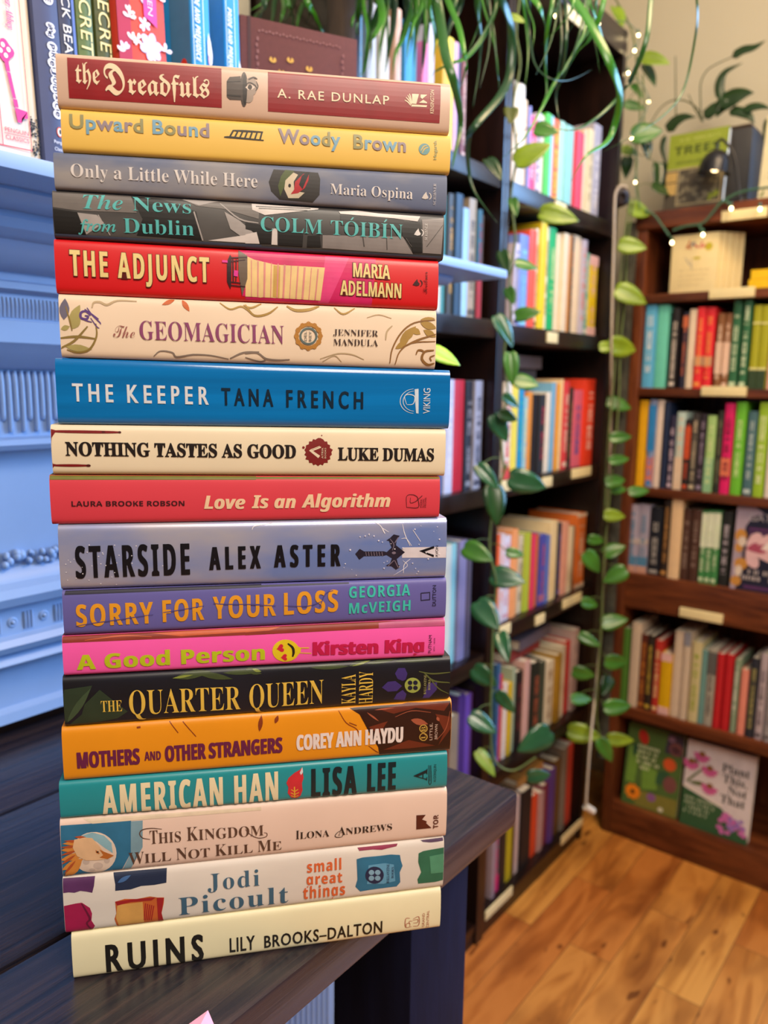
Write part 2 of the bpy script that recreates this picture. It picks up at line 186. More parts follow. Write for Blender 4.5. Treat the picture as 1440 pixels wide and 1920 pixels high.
[[.0131,.2224],[1.21171,1.20862],[1.24476,1.24265],[['flat','#ead2b8'],'#d8bfa4','cream hardcover with golden vines and a purple serif title in the stack',.6],[['title_lettering','The','scriptb','#9a5a52',[27.2,11.5],[38.5,11.6],6.5,0,{'w':-.007}],['title_lettering','GEOMAGICIAN','serifb','#8a3f6c',[41,10.8],[119.5,11.2],10.2,0,{'w':-.006}],['publisher_lettering','DEL','sans','#4d5a58',[132.5,13.3],[132.5,18.9],1.4,1,{}],['publisher_lettering','REY','sans','#4d5a58',[135.2,13.4],[135.3,19],1.4,1,{}],['author_lettering','JENNIFER','serif','#3a2420',[147.8,17.2],[174.1,17.4],3.5,0,{'w':0}],['author_lettering','MANDULA','serif','#3a2420',[147.8,11.4],[174.1,11.8],3.7,0,{'w':0}]],[['cover_artwork','#6a6478',1,[[[2.3,19.9],[3.9,21.7],[5.1,24.1],[5.4,26.4],[4.8,28.8],[4,30.5],[3.3,31.7],[2.4,30.5],[1.3,28.8],[.3,26.4],[.3,24],[1.1,21.7]]],[]],['cover_artwork','#a89a5c',1,[[[5.2,18.1],[7.1,19.1],[9,20.8],[10.3,22.8],[10.8,25.2],[10.9,27.2],[10.8,28.5],[9.7,27.8],[8.1,26.6],[6.4,24.8],[5.4,22.7],[5,20.2]],[[5.8,15],[7.7,15.5],[9.5,16.6],[10.5,18.2],[10.8,20.2],[10.6,21.9],[10.4,23],[9.2,22.6],[7.7,21.8],[6.1,20.6],[5.4,18.9],[5.3,16.8]],[[.6,14.8],[1.5,14.3],[2.5,14.1],[3.5,14.4],[4.3,15.1],[4.8,15.9],[5.2,16.5],[4.6,16.7],[3.8,17],[2.7,17.1],[1.8,16.6],[1.1,15.8]],[[2.4,5.3],[4.2,4.1],[6.8,3.1],[9.5,2.8],[12.3,3.2],[14.5,3.8],[15.9,4.2],[14.6,4.9],[12.7,5.8],[10.1,6.6],[7.4,6.8],[4.5,6.2]]],[]],['cover_artwork','#8a7236',2,[],[[[[6.2,14.2],[5.3,19.7],[3.5,27.4]],.7],[[[0,10],[8.7,11.1],[17.7,10.3]],1.1],[[[-.3,4.4],[7,8.7],[14.2,16.9]],1],[[[18.5,18.6],[18.5,11.5],[14.4,4.2],[8.2,2.4],[3,3.8]],.9]]],['cover_artwork','#5b3b80',2,[],[[[[16,22.9],[13.5,25.1],[11.2,24.2],[11,21.5],[13.6,20.8],[14.8,22.4],[13,22.7]],1.1],[[[14.3,27.1],[16.8,23.3],[20.4,19.5],[21,18.3]],.6],[[[13.1,26.3],[16,24.1],[20.1,21.1]],.6],[[[15.9,21.7],[18.8,17.1],[20.2,16.1]],.5],[[[11,21.5],[13.8,20],[16.6,19.3]],.6]]],['cover_artwork','#c5602c',1,[[[60,33.6],[58.7,33.8],[57.1,33.6],[55.8,33],[54.6,32],[53.7,31.1],[53.2,30.4],[54,30.4],[55.2,30.4],[56.7,30.7],[58,31.4],[59.2,32.5]],[[63.9,33.7],[63.8,32.3],[64.1,30.7],[64.8,29.5],[65.9,28.5],[67,27.8],[67.7,27.4],[67.7,28.3],[67.6,29.5],[67.1,31],[66.3,32.2],[65.1,33.1]]],[]],['cover_artwork','#b9a07c',1,[],[[[[16.9,27.2],[17.8,30],[20.9,30.5],[24.6,29.1],[30,31.7],[40,31.8]],1],[[[140.3,3.4],[150.2,6.7],[158.9,6.5],[166,3.8]],.6],[[[141.6,1.8],[148.5,5.4],[152.8,2.1]],.5],[[[167.5,28.1],[174.5,30.1],[182.1,28.3]],.5],[[[178.7,15.6],[179.5,20.7],[182.6,24.1]],.8]]],['cover_artwork','#857468',1,[],[[[[47.9,1.7],[51.6,4.7],[57.9,4.1],[60.2,1.7],[69,3.3],[78.7,3.2],[88.5,1.5]],.8],[[[89.3,1.9],[96.8,5.4],[105.5,6.1]],.9],[[[97.7,4.9],[104.4,5.5],[109.3,2.4],[116,1.8],[122.8,2.4]],.9],[[[97.7,2.8],[106,.6],[110.2,2.4]],.7]]],['cover_artwork','#a8843c',1,[],[[[[84.2,33],[89.8,29.6],[95.5,31.4],[98.8,30],[102,26.9]],.8],[[[97.2,32.3],[101.3,30.9],[107.1,33.5]],.9],[[[98.2,32.6],[103,26.7],[110.5,27.9],[116.3,32.2]],1],[[[121.3,32.8],[126.3,30.6],[133.9,31.3],[139.9,33.6]],1.4],[[[148.4,33.1],[153.6,29.6],[160.5,33.2]],.8]]],['cover_artwork','#a8843c',1,[[[187.2,14.2],[189.7,14.8],[192.4,16.2],[194.5,18.1],[195.8,20.6],[196.5,22.8],[196.9,24.3],[195.3,23.8],[193.1,22.9],[190.5,21.4],[188.7,19.3],[187.5,16.7]],[[194.2,22.9],[194.4,21.6],[195.1,20.3],[196.1,19.6],[197.6,19.4],[198.8,19.6],[199.7,19.8],[199.4,20.5],[199.1,21.6],[198.3,22.8],[197.1,23.3],[195.6,23.3]],[[199.5,26.5],[200.6,24.9],[202.3,23.5],[204.3,22.8],[206.5,22.8],[208.3,23.2],[209.6,23.5],[208.8,24.4],[207.6,25.7],[205.8,26.9],[203.8,27.4],[201.5,27.2]],[[201.4,22.3],[202.1,20.9],[203.2,19.4],[204.7,18.5],[206.6,18.2],[208.2,18.3],[209.3,18.4],[208.8,19.3],[208,20.5],[206.7,21.8],[205.1,22.5],[203.1,22.7]],[[184.5,10.8],[186.3,10.8],[188.3,11.3],[190,12.3],[191.2,13.8],[192,15.2],[192.5,16.1],[191.4,16],[189.8,15.7],[187.9,15.1],[186.4,13.9],[185.2,12.3]],[[199.5,28.2],[200.9,27.7],[202.8,27.5],[204.6,27.6],[206.4,28.2],[207.7,28.9],[208.5,29.3],[207.6,29.6],[206.2,29.9],[204.3,30],[202.5,29.7],[200.8,29]]],[]],['cover_artwork','#8a5f2a',2,[],[[[[181.5,2.2],[182.8,10.7],[188,20.2],[195.9,26.3],[208.5,28.5]],.8],[[[184.7,1.5],[187.3,9.2],[194.4,14.5],[208.9,15.9]],.7],[[[189,11.8],[197.9,16.3],[209.2,20.1]],.9],[[[208.1,10.7],[202.6,9.7],[200.9,5.4],[204.6,2.1],[208.7,3.1]],1.2],[[[197.2,7.8],[198.5,10.4],[201.7,9.7],[200.4,6.2]],.9],[[[208.6,7.8],[205.9,6.4],[206.8,4.3]],.8]]],['publisher_mark','#b47a2c',2,[],[[[[140.3,16.5],[140.1,14.8],[139.4,13.1],[138.3,11.7],[136.9,10.6],[135.2,9.9],[133.4,9.6],[131.7,9.8],[130,10.4],[128.6,11.4],[127.6,12.7],[126.9,14.3],[126.7,16],[126.9,17.7],[127.6,19.3],[128.7,20.7],[130.1,21.8],[131.7,22.5],[133.5,22.8],[135.2,22.7],[136.9,22.1],[138.3,21.1],[139.4,19.7],[140.1,18.2],[140.3,16.5]],1.6],[[[141.5,16.5],[141.1,15.7],[140.3,15.3],[139.4,15.6],[139.1,16.4],[139.4,17.3],[140.3,17.6],[141.1,17.3],[141.5,16.5]],.5],[[[140.6,13],[140.2,12.2],[139.4,11.8],[138.5,12.1],[138.2,12.9],[138.5,13.8],[139.4,14.1],[140.2,13.8],[140.6,13]],.5],[[[138.1,10.4],[137.7,9.5],[136.9,9.2],[136,9.5],[135.7,10.3],[136,11.1],[136.9,11.5],[137.7,11.2],[138.1,10.4]],.5],[[[134.6,9.3],[134.3,8.5],[133.4,8.1],[132.6,8.4],[132.3,9.2],[132.6,10.1],[133.4,10.4],[134.3,10.1],[134.6,9.3]],.5],[[[131.2,10.1],[130.9,9.3],[130,8.9],[129.2,9.2],[128.9,10],[129.2,10.9],[130,11.2],[130.9,10.9],[131.2,10.1]],.5],[[[128.8,12.6],[128.4,11.7],[127.6,11.4],[126.7,11.7],[126.4,12.5],[126.7,13.3],[127.6,13.7],[128.4,13.4],[128.8,12.6]],.5],[[[127.9,16],[127.5,15.2],[126.7,14.8],[125.8,15.1],[125.5,15.9],[125.8,16.8],[126.7,17.1],[127.5,16.8],[127.9,16]],.5],[[[128.8,19.5],[128.4,18.7],[127.6,18.3],[126.8,18.6],[126.4,19.4],[126.8,20.2],[127.6,20.6],[128.4,20.3],[128.8,19.5]],.5],[[[131.3,22.1],[130.9,21.3],[130.1,20.9],[129.3,21.2],[128.9,22],[129.3,22.9],[130.1,23.2],[130.9,22.9],[131.3,22.1]],.5],[[[134.7,23.2],[134.3,22.4],[133.5,22],[132.6,22.3],[132.3,23.1],[132.7,23.9],[133.5,24.3],[134.3,24],[134.7,23.2]],.5],[[[138.1,22.4],[137.7,21.6],[136.9,21.2],[136,21.5],[135.7,22.3],[136,23.1],[136.9,23.5],[137.7,23.2],[138.1,22.4]],.5],[[[140.6,20],[140.2,19.1],[139.4,18.8],[138.5,19.1],[138.2,19.9],[138.5,20.7],[139.4,21.1],[140.2,20.8],[140.6,20]],.5]]],['publisher_mark','#5a6a68',3,[],[[[[138.1,16.3],[137.9,15.1],[137.4,14.1],[136.7,13.1],[135.8,12.4],[134.6,11.9],[133.5,11.7],[132.3,11.8],[131.2,12.2],[130.2,12.9],[129.5,13.8],[129,14.8],[128.9,16],[129,17.1],[129.5,18.2],[130.2,19.2],[131.2,19.9],[132.3,20.4],[133.5,20.6],[134.7,20.5],[135.8,20.1],[136.7,19.4],[137.5,18.5],[137.9,17.5],[138.1,16.3]],.9]]]]],
[[.0096,.2319],[1.17587,1.17326],[1.21121,1.20812],[['streak','#0a7ac6','#0867aa'],'#0b1418','glossy blue hardcover with white and navy capitals in the middle of the stack',.16],[['title_lettering','THE','sans','#d8dce4',[8.4,12.2],[29.2,12.1],9.8,0,{'w':.01,'bx':.02,'sp':1.6}],['title_lettering','KEEPER','sans','#d8dce4',[36.8,12],[80.3,11.8],10,0,{'w':.01,'bx':.02,'sp':1.6}],['author_lettering','TANA','sans','#16283a',[87.7,11.7],[116.5,11.4],9.8,0,{'w':.01,'bx':.02,'sp':1.6}],['author_lettering','FRENCH','sans','#16283a',[124.2,11.2],[168.9,11],10,0,{'w':.01,'bx':.02,'sp':1.6}],['publisher_lettering','VIKING','sans','#c9d6e4',[209.9,8.7],[209.6,24.2],4.2,1,{'w':.004}]],[['publisher_mark','#c9d6e4',2,[[[200.2,23.4],[202.6,23.8],[202.9,8.6],[201.4,8.9],[200.6,16.4]]],[[[[199.7,8.7],[197.7,9],[195.9,9.7],[194.2,10.7],[192.9,12],[192,13.5],[191.5,15.1],[191.5,16.8],[191.9,18.5],[192.8,20.1],[194.1,21.4],[195.6,22.5],[197.5,23.2],[199.5,23.6]],.35],[[[200,10],[198.4,10.3],[196.9,10.8],[195.5,11.7],[194.5,12.7],[193.7,14],[193.3,15.3],[193.3,16.7],[193.7,18.1],[194.4,19.4],[195.4,20.5],[196.7,21.4],[198.2,22],[199.8,22.3]],.35],[[[195.4,14.1],[194.1,18.9],[196.7,20.2],[200.3,19],[199.5,14.6],[195.7,13.9]],.5]]]]],
[[.0055,.23],[1.14826,1.14438],[1.17537,1.17276],[['flat','#e9d8ba'],'#e9d8ba','ivory hardcover with black serif title and dark red blood drips',.45],[['title_lettering','NOTHING TASTES AS GOOD','serifb','#1d1312',[7.3,10.7],[133.5,10.1],7.8,0,{'w':.012,'bx':.012}],['author_lettering','LUKE DUMAS','serifb','#1d1312',[158.4,9.1],[217.1,8.9],7.6,0,{'w':.012,'bx':.012}],['publisher_lettering','ATRIA','sans','#e7d6b8',[149.6,10],[149.6,16.4],1.1,1,{}],['publisher_lettering','BOOKS','sans','#e7d6b8',[151.2,10.1],[151.2,16.4],.9,1,{}]],[['publisher_mark','#7d1d1c',2,[[[154.4,13.8],[154.7,12.4],[153.5,11.3],[153.8,9.6],[152.2,9],[152.3,7.4],[150.2,7.4],[149.4,5.9],[147.9,6.5],[146.6,5.4],[145.2,6.5],[143.8,5.9],[143,7.3],[141.3,7.3],[141,9],[139,9.5],[139.8,11.2],[138.5,12.2],[139.4,13.7],[138.5,15.1],[139.3,16.2],[139.5,17.8],[141.1,18.4],[141.3,20.1],[143,20.1],[143.6,21.5],[145.4,21],[146.6,22],[147.9,21],[149.4,21.6],[150.5,20.1],[151.9,20.2],[152.2,18.5],[153.7,18],[153.5,16.3],[155.3,15.3]],[[138.8,16.4],[138.6,16],[138.2,15.7],[137.7,15.7],[137.3,16],[137.2,16.4],[137.3,16.9],[137.7,17.2],[138.2,17.2],[138.6,16.9]],[[149.1,23.7],[149,23.4],[148.8,23.3],[148.5,23.4],[148.4,23.7],[148.5,24],[148.8,24.1],[149,24]],[[149.8,20.3],[149.3,19],[148.1,18.3],[146.5,18.3],[145.3,19],[144.9,20.2],[145.3,21.4],[146.6,22.2],[148.1,22.2],[149.3,21.5]]],[]],['publisher_mark','#e7d6b8',3,[[[141.2,14.6],[142.2,15.4],[147.7,11.6],[146.6,10.2]]],[[[[142.2,14.3],[148.2,16.8]],.6],[[[142.2,15.2],[147.5,17.3]],.3]]],['cover_artwork','#7a0f14',2,[[[-.1,25.8],[2.1,25.2],[3.2,24.7],[2,23.3],[.5,20.8],[0,15.4],[-.2,8.8],[.4,5.8],[2.3,5.4],[1.1,4.6],[-.3,3.3],[-.8,8.8],[-.6,18.7]]],[[[[.2,24.5],[7.8,24.4],[27,24.3],[36.4,24.3]],1.3],[[[-.2,4.9],[9.9,4.9],[19.2,4.9]],1.2]]],['cover_artwork','#4d070c',3,[[[36.8,24.3],[36.6,23.9],[36.2,23.7],[35.6,23.7],[35.2,23.9],[35.1,24.3],[35.2,24.7],[35.7,24.9],[36.2,24.9],[36.6,24.7]],[[20,4.9],[19.7,4.4],[19.1,4.2],[18.3,4.2],[17.7,4.4],[17.5,4.9],[17.7,5.3],[18.4,5.6],[19.1,5.6],[19.7,5.3]],[[28.3,24.4],[28.1,24],[27.6,23.8],[27,23.8],[26.6,24],[26.4,24.3],[26.6,24.7],[27.1,24.9],[27.6,24.9],[28.1,24.7]]],[]]]],
[[.0034,.2271],[1.12015,1.1187],[1.14776,1.14388],[['flat','#d63a4a'],'#6c6a1d','coral red hardcover with green upper edge, lying under the ivory one',.55],[['author_lettering','LAURA BROOKE ROBSON','sansb','#3d0a14',[11,9.7],[71.8,9.4],2.9,0,{}],['title_lettering','Love','sansbi','#ecc9a4',[82.9,7.5],[105.8,7.2],7.8,0,{'bx':.035}],['title_lettering','Is an','sansbi','#ecc9a4',[109.9,7.5],[135.1,7.3],7.9,0,{'bx':.035}],['title_lettering','Algorithm','sansbi','#ecc9a4',[139,7.5],[192.2,7.3],8.2,0,{'bx':.035}],['publisher_lettering','PARK','sans','#5e0f1a',[212.4,6.8],[212.3,12.5],1,1,{}],['publisher_lettering','ROW','sans','#5e0f1a',[213.8,6.8],[213.7,12.5],1,1,{}],['publisher_lettering','PROSE','sans','#5e0f1a',[215.1,6.8],[215,13.3],1,1,{}]],[['cover_edge','#6c6a1d',1,[[[.2,26.7],[112.5,26.7],[112.5,24.6],[.1,24.3]],[[112.3,26.2],[223.8,26.5],[223.8,25.4],[112.3,25]]],[]],['publisher_mark','#5e0f1a',2,[],[[[[202.8,6.9],[202.7,14.2],[206.7,15.1],[209.6,13.2],[208.7,10.9],[205.2,9.8],[205.1,13.3]],.4],[[[208.7,10.9],[212.5,14.5]],.4],[[[209.6,13.2],[210.2,6.8],[202.8,6.9]],.4]]]]],
[[.0063,.2322],[1.0827,1.08048],[1.11965,1.1182],[['star','#c2bcc8','#7f95d8'],'#8f88a0','metallic lavender hardcover with black capitals and a sword, mid stack',.28],[['title_lettering','STARSIDE','sansb','#17151b',[8.8,6.3],[70.6,6.5],19.1,0,{'bx':.018,'sp':1.35}],['author_lettering','ALEX','sansb','#17151b',[82.3,9],[111.2,9.2],14,0,{'bx':.035,'sp':1.7}],['author_lettering','ASTER','sansb','#17151b',[119.8,9.5],[158.9,9.2],13.7,0,{'bx':.035,'sp':1.7}],['publisher_lettering','AVON','sans','#17151b',[220.4,13.3],[220.3,20.5],1.6,1,{}]],[['cover_artwork','#d9d0d8',1,[[[197.4,19.9],[226.3,19.6],[226.5,12.5],[197.5,13.3]]],[]],['cover_artwork','#2a2433',2,[[[168.3,16.6],[171,19.7],[173.8,18],[185.8,17.8],[187.8,17.2],[190.9,20.1],[189.2,24.3],[187.5,24.6],[189.8,26.1],[192.1,28.3],[195.9,27.3],[194,25.1],[193.6,21.4],[199.3,16.8],[194.2,12.6],[195.2,8.9],[196.7,7.5],[193.9,5.7],[191,8.1],[187.3,8.4],[190.1,10],[191.2,13.2],[187.7,15.4],[185.8,14.9],[173.8,15],[170.9,12.8]]],[]],['cover_artwork','#7d6f80',3,[[[193.6,16.5],[193.4,16.1],[192.7,15.8],[191.9,15.8],[191.3,16.1],[191,16.6],[191.2,17.1],[191.9,17.4],[192.7,17.4],[193.4,17]]],[[[[189.8,25.6],[192.2,21.9],[191.3,18.3]],.4],[[[194.9,26.4],[192.7,22.8]],.4],[[[188.7,8.2],[192.4,11.8]],.4],[[[195.3,7],[192.8,11.8]],.4],[[[174.7,17.8],[175.2,15.2]],.3],[[[176.4,17.7],[176.8,15.1]],.3],[[[178,17.7],[178.5,15.1]],.3],[[[179.7,17.6],[180.2,15]],.3],[[[181.3,17.6],[181.8,15]],.3],[[[183,17.5],[183.5,15]],.3],[[[184.7,17.5],[185.2,14.9]],.3]]],['publisher_mark','#17151b',3,[[[208.3,17.4],[217.7,20.4],[217.9,18.9],[211.6,16.8],[217.8,14.6],[217.7,13.1]]],[]],['cover_artwork','#e6e2ea',1,[[[5.1,17.3],[5,17.1],[4.6,17.1],[4.6,17.3],[4.6,17.6],[4.9,17.6]],[[35.1,19.9],[34.8,19.6],[34.4,19.6],[34.3,19.9],[34.5,20.2],[34.8,20.2]],[[36.9,12.6],[36.7,12.3],[36.4,12.3],[36.1,12.6],[36.3,12.9],[36.7,12.9]],[[42,24.8],[41.7,24.5],[41.4,24.5],[41.1,24.8],[41.4,25.1],[41.8,25.1]],[[39.3,14.5],[39.1,14.2],[38.7,14.2],[38.6,14.5],[38.7,14.8],[39.1,14.8]],[[30.9,14.9],[30.7,14.7],[30.4,14.7],[30.2,15],[30.4,15.2],[30.7,15.2]],[[51,8.1],[50.7,7.9],[50.3,7.9],[50.1,8.1],[50.4,8.4],[50.7,8.4]],[[30.3,1.6],[30,1.4],[29.6,1.4],[29.5,1.7],[29.6,1.9],[30,1.9]],[[4.2,5.3],[3.9,5],[3.6,5.1],[3.5,5.3],[3.7,5.6],[3.9,5.6]],[[11.3,7.2],[11,6.9],[10.7,6.9],[10.7,7.2],[10.7,7.5],[11.1,7.5]],[[56.2,12.4],[55.9,12.2],[55.6,12.2],[55.3,12.5],[55.6,12.7],[55.8,12.7]],[[52.2,15],[52,14.8],[51.7,14.8],[51.4,15.1],[51.7,15.3],[52.1,15.3]],[[22.4,14.6],[22.3,14.3],[21.9,14.3],[21.7,14.6],[21.9,14.9],[22.3,14.9]],[[17.6,13.6],[17.4,13.3],[17.1,13.3],[16.9,13.6],[17,13.8],[17.4,13.8]],[[6.4,16.2],[6.1,15.9],[5.8,15.9],[5.6,16.2],[5.9,16.5],[6.2,16.4]],[[3.8,15],[3.6,14.7],[3.2,14.7],[3,15],[3.3,15.3],[3.5,15.3]],[[32.4,19.5],[32.2,19.3],[31.9,19.3],[31.8,19.5],[31.9,19.8],[32.2,19.8]],[[62.4,10],[62.2,9.7],[61.8,9.7],[61.8,10],[61.9,10.3],[62.3,10.3]],[[8.8,6.4],[8.6,6.1],[8.3,6.2],[8.1,6.4],[8.4,6.7],[8.7,6.7]],[[19.7,17.8],[19.4,17.6],[19,17.6],[19,17.8],[19.1,18.1],[19.4,18.1]],[[23.8,20.4],[23.7,20.1],[23.4,20.2],[23.1,20.4],[23.3,20.7],[23.7,20.7]],[[21.4,19.1],[21.2,18.9],[20.8,18.9],[20.7,19.2],[20.9,19.4],[21.1,19.4]],[[8.2,17.8],[8,17.6],[7.7,17.6],[7.5,17.8],[7.8,18.1],[8,18.1]],[[21.7,2.5],[21.5,2.2],[21.1,2.2],[20.9,2.5],[21.1,2.8],[21.4,2.8]],[[3.7,10.1],[3.5,9.8],[3.2,9.8],[3.1,10.1],[3.3,10.4],[3.6,10.4]],[[52.2,18.1],[51.9,17.8],[51.5,17.8],[51.4,18.1],[51.5,18.4],[52,18.4]],[[30.3,25.5],[30,25.3],[29.7,25.3],[29.5,25.5],[29.7,25.8],[30.1,25.8]],[[21.9,2.6],[21.7,2.3],[21.4,2.3],[21.1,2.6],[21.4,2.9],[21.7,2.9]],[[12.7,13],[12.4,12.7],[12,12.8],[11.8,13],[12.1,13.3],[12.5,13.3]],[[16.7,26],[16.5,25.7],[16.2,25.7],[16,26],[16.2,26.3],[16.5,26.3]],[[27.8,6.5],[27.7,6.2],[27.5,6.2],[27.4,6.5],[27.5,6.8],[27.8,6.7]],[[15.5,4.9],[15.4,4.6],[15.1,4.7],[14.9,4.9],[15.1,5.2],[15.4,5.2]],[[23.6,21.3],[23.4,21],[23.1,21],[22.9,21.3],[23.1,21.5],[23.4,21.5]],[[15.4,21.8],[15.2,21.5],[14.8,21.5],[14.8,21.8],[14.9,22.1],[15.3,22.1]],[[25.1,13.6],[24.8,13.3],[24.5,13.3],[24.4,13.6],[24.6,13.9],[24.9,13.9]],[[12.5,9],[12.4,8.7],[12.1,8.7],[11.8,9],[12,9.3],[12.4,9.3]],[[39.3,19.1],[39.1,18.8],[38.7,18.8],[38.6,19.1],[38.8,19.4],[39.2,19.3]],[[29.6,9.2],[29.4,8.9],[29.1,8.9],[28.9,9.2],[29.1,9.4],[29.4,9.4]],[[209.4,33.3],[209.3,33.1],[209.1,33.1],[208.9,33.3],[209.1,33.5],[209.3,33.5]],[[166.5,6.7],[166.4,6.5],[166.1,6.5],[166,6.7],[166.1,6.9],[166.3,6.9]],[[161.7,8.1],[161.6,7.9],[161.3,7.9],[161.2,8.1],[161.3,8.4],[161.5,8.3]],[[214.7,12.2],[214.5,11.8],[213.9,11.8],[213.7,12.3],[213.9,12.7],[214.4,12.7]],[[221.8,15.2],[221.6,14.8],[221,14.8],[220.8,15.2],[221,15.7],[221.5,15.7]],[[162.6,10.5],[162.4,10.2],[162,10.2],[161.8,10.6],[162,10.9],[162.4,10.9]],[[205.9,31.3],[205.6,30.9],[205.1,30.9],[204.9,31.3],[205.1,31.7],[205.6,31.7]],[[220,32.5],[219.9,32.3],[219.5,32.3],[219.4,32.5],[219.5,32.8],[219.8,32.8]],[[196.3,7.6],[196.1,7.3],[195.8,7.3],[195.7,7.6],[195.8,7.8],[196.1,7.8]],[[171.6,27.3],[171.4,27],[171,27],[170.7,27.3],[171,27.7],[171.4,27.7]],[[208.4,21.7],[208.2,21.4],[207.9,21.5],[207.7,21.8],[207.9,22],[208.2,22]],[[185.3,23.7],[185.1,23.4],[184.8,23.4],[184.6,23.7],[184.8,24],[185.1,24]],[[165.7,19.3],[165.4,18.8],[164.9,18.8],[164.6,19.3],[164.9,19.8],[165.4,19.8]],[[186.4,10.5],[186.3,10.3],[186,10.3],[185.9,10.6],[186,10.8],[186.3,10.8]],[[204.7,9.7],[204.4,9.3],[204,9.4],[203.8,9.8],[204,10.1],[204.4,10.1]],[[193.2,19.1],[193,18.7],[192.6,18.8],[192.3,19.1],[192.5,19.5],[193,19.5]],[[217.6,29.7],[217.4,29.5],[217.2,29.5],[217.1,29.7],[217.2,29.9],[217.4,29.9]],[[208.5,4.2],[208.3,3.9],[207.9,3.9],[207.7,4.3],[207.9,4.6],[208.3,4.6]],[[188.4,11.4],[188.2,11.2],[188,11.2],[187.8,11.4],[188,11.7],[188.2,11.7]],[[177.1,28.9],[176.9,28.5],[176.5,28.5],[176.3,28.9],[176.5,29.2],[176.9,29.2]],[[180.2,27.7],[179.9,27.3],[179.5,27.3],[179.3,27.7],[179.5,28.1],[179.9,28.1]],[[221.6,24.7],[221.4,24.3],[220.9,24.3],[220.6,24.7],[220.9,25.1],[221.3,25.1]],[[186.7,7],[186.5,6.6],[186,6.7],[185.8,7],[186,7.4],[186.4,7.4]],[[176.9,28.3],[176.8,28.1],[176.6,28.1],[176.5,28.3],[176.6,28.5],[176.8,28.5]],[[190.6,22.5],[190.4,22.3],[190.2,22.3],[190,22.5],[190.2,22.8],[190.4,22.8]],[[183.1,24.7],[182.9,24.3],[182.4,24.3],[182.2,24.7],[182.4,25.1],[182.9,25.1]],[[169.4,2.9],[169.2,2.6],[168.9,2.6],[168.7,3],[168.9,3.3],[169.2,3.3]],[[198.6,19.5],[198.3,19.1],[197.8,19.1],[197.5,19.5],[197.8,20],[198.3,20]],[[213,16.2],[212.8,15.8],[212.5,15.9],[212.3,16.2],[212.4,16.5],[212.8,16.5]],[[206.6,6.3],[206.4,6],[206.1,6],[205.9,6.3],[206,6.6],[206.4,6.6]],[[207.5,2.8],[207.3,2.5],[207,2.5],[206.8,2.8],[207,3.1],[207.3,3.1]],[[174.8,27.8],[174.5,27.4],[174.1,27.4],[173.8,27.8],[174.1,28.2],[174.5,28.2]]],[[[[179.1,36.6],[183.7,34],[186.6,28.9],[185.1,32.1],[188.9,29.8]],.4],[[[197.6,34.6],[199.1,28.2],[202.5,20.7]],.4],[[[196.8,25.5],[200.1,25.4],[203.5,20.7]],.3],[[[202.7,12.4],[199,8.8],[198.6,3.2]],.4],[[[198,11.6],[200.9,7.8],[192.5,2]],.3],[[[106.8,32.9],[108.1,35],[114.2,36.1],[118.9,36.9]],.4],[[[204.2,30.8],[209.1,23.4]],.3]]]]],
[[.0067,.2328],[1.05572,1.05433],[1.0822,1.07998],[['flat','#645fa6'],'#1d1a33','violet hardcover with sliced orange capitals and turquoise author name',.5],[['title_lettering','SORRY','sansb','#e39a24',[7.1,4.9],[49,5],13.1,0,{'bx':.014,'sp':1.15}],['title_lettering','FOR','sansb','#e39a24',[54.5,5.4],[77.8,5.8],13.4,0,{'bx':.014,'sp':1.15}],['title_lettering','YOUR','sansb','#e39a24',[83.1,5.9],[119.7,6.4],13.9,0,{'bx':.014,'sp':1.15}],['title_lettering','LOSS','sansb','#e39a24',[124.8,6.6],[157.3,7.5],14,0,{'bx':.014,'sp':1.15}],['author_lettering','GEORGIA','sansb','#3fc0b4',[164.3,15.8],[202.6,16.1],7.3,0,{'bx':.012,'sp':1.15}],['author_lettering','McVEIGH','sansb','#3fc0b4',[164.3,5.5],[202.9,6],7,0,{'bx':.012,'sp':1.15}],['publisher_lettering','DUTTON','sans','#1d1a33',[219.4,8.3],[219.1,22.2],2.2,1,{'w':.006}]],[['cover_edge','#1d1a33',1,[[[1.7,26],[111.5,26.3],[111.4,24.5],[1.2,23.8]],[[108.2,25.7],[164.4,25.6],[164.4,24.9],[108.1,24.6]]],[]],['title_slits','#4c4689',8,[],[[[[6.6,5.4],[15.5,6.7],[25.2,7.7],[33.4,8.6],[41.6,9.7],[49.2,10.5]],.45],[[[54.7,11.5],[60.8,12.1],[78,14.6]],.45],[[[83.3,15.8],[90.5,15],[111.3,14.1]],.45],[[[101.9,14.5],[110.6,13.6],[119.8,12.8]],.45],[[[124.9,12.6],[139,11.8],[148,14.7]],.45],[[[146.2,11],[149.8,19.2],[154.4,21.1]],.45]]],['publisher_mark','#1d1a33',2,[],[[[[209.7,17.2],[215.3,17.5],[215.4,12.7],[209.8,12.4],[209.7,17.2]],.6]]]]],
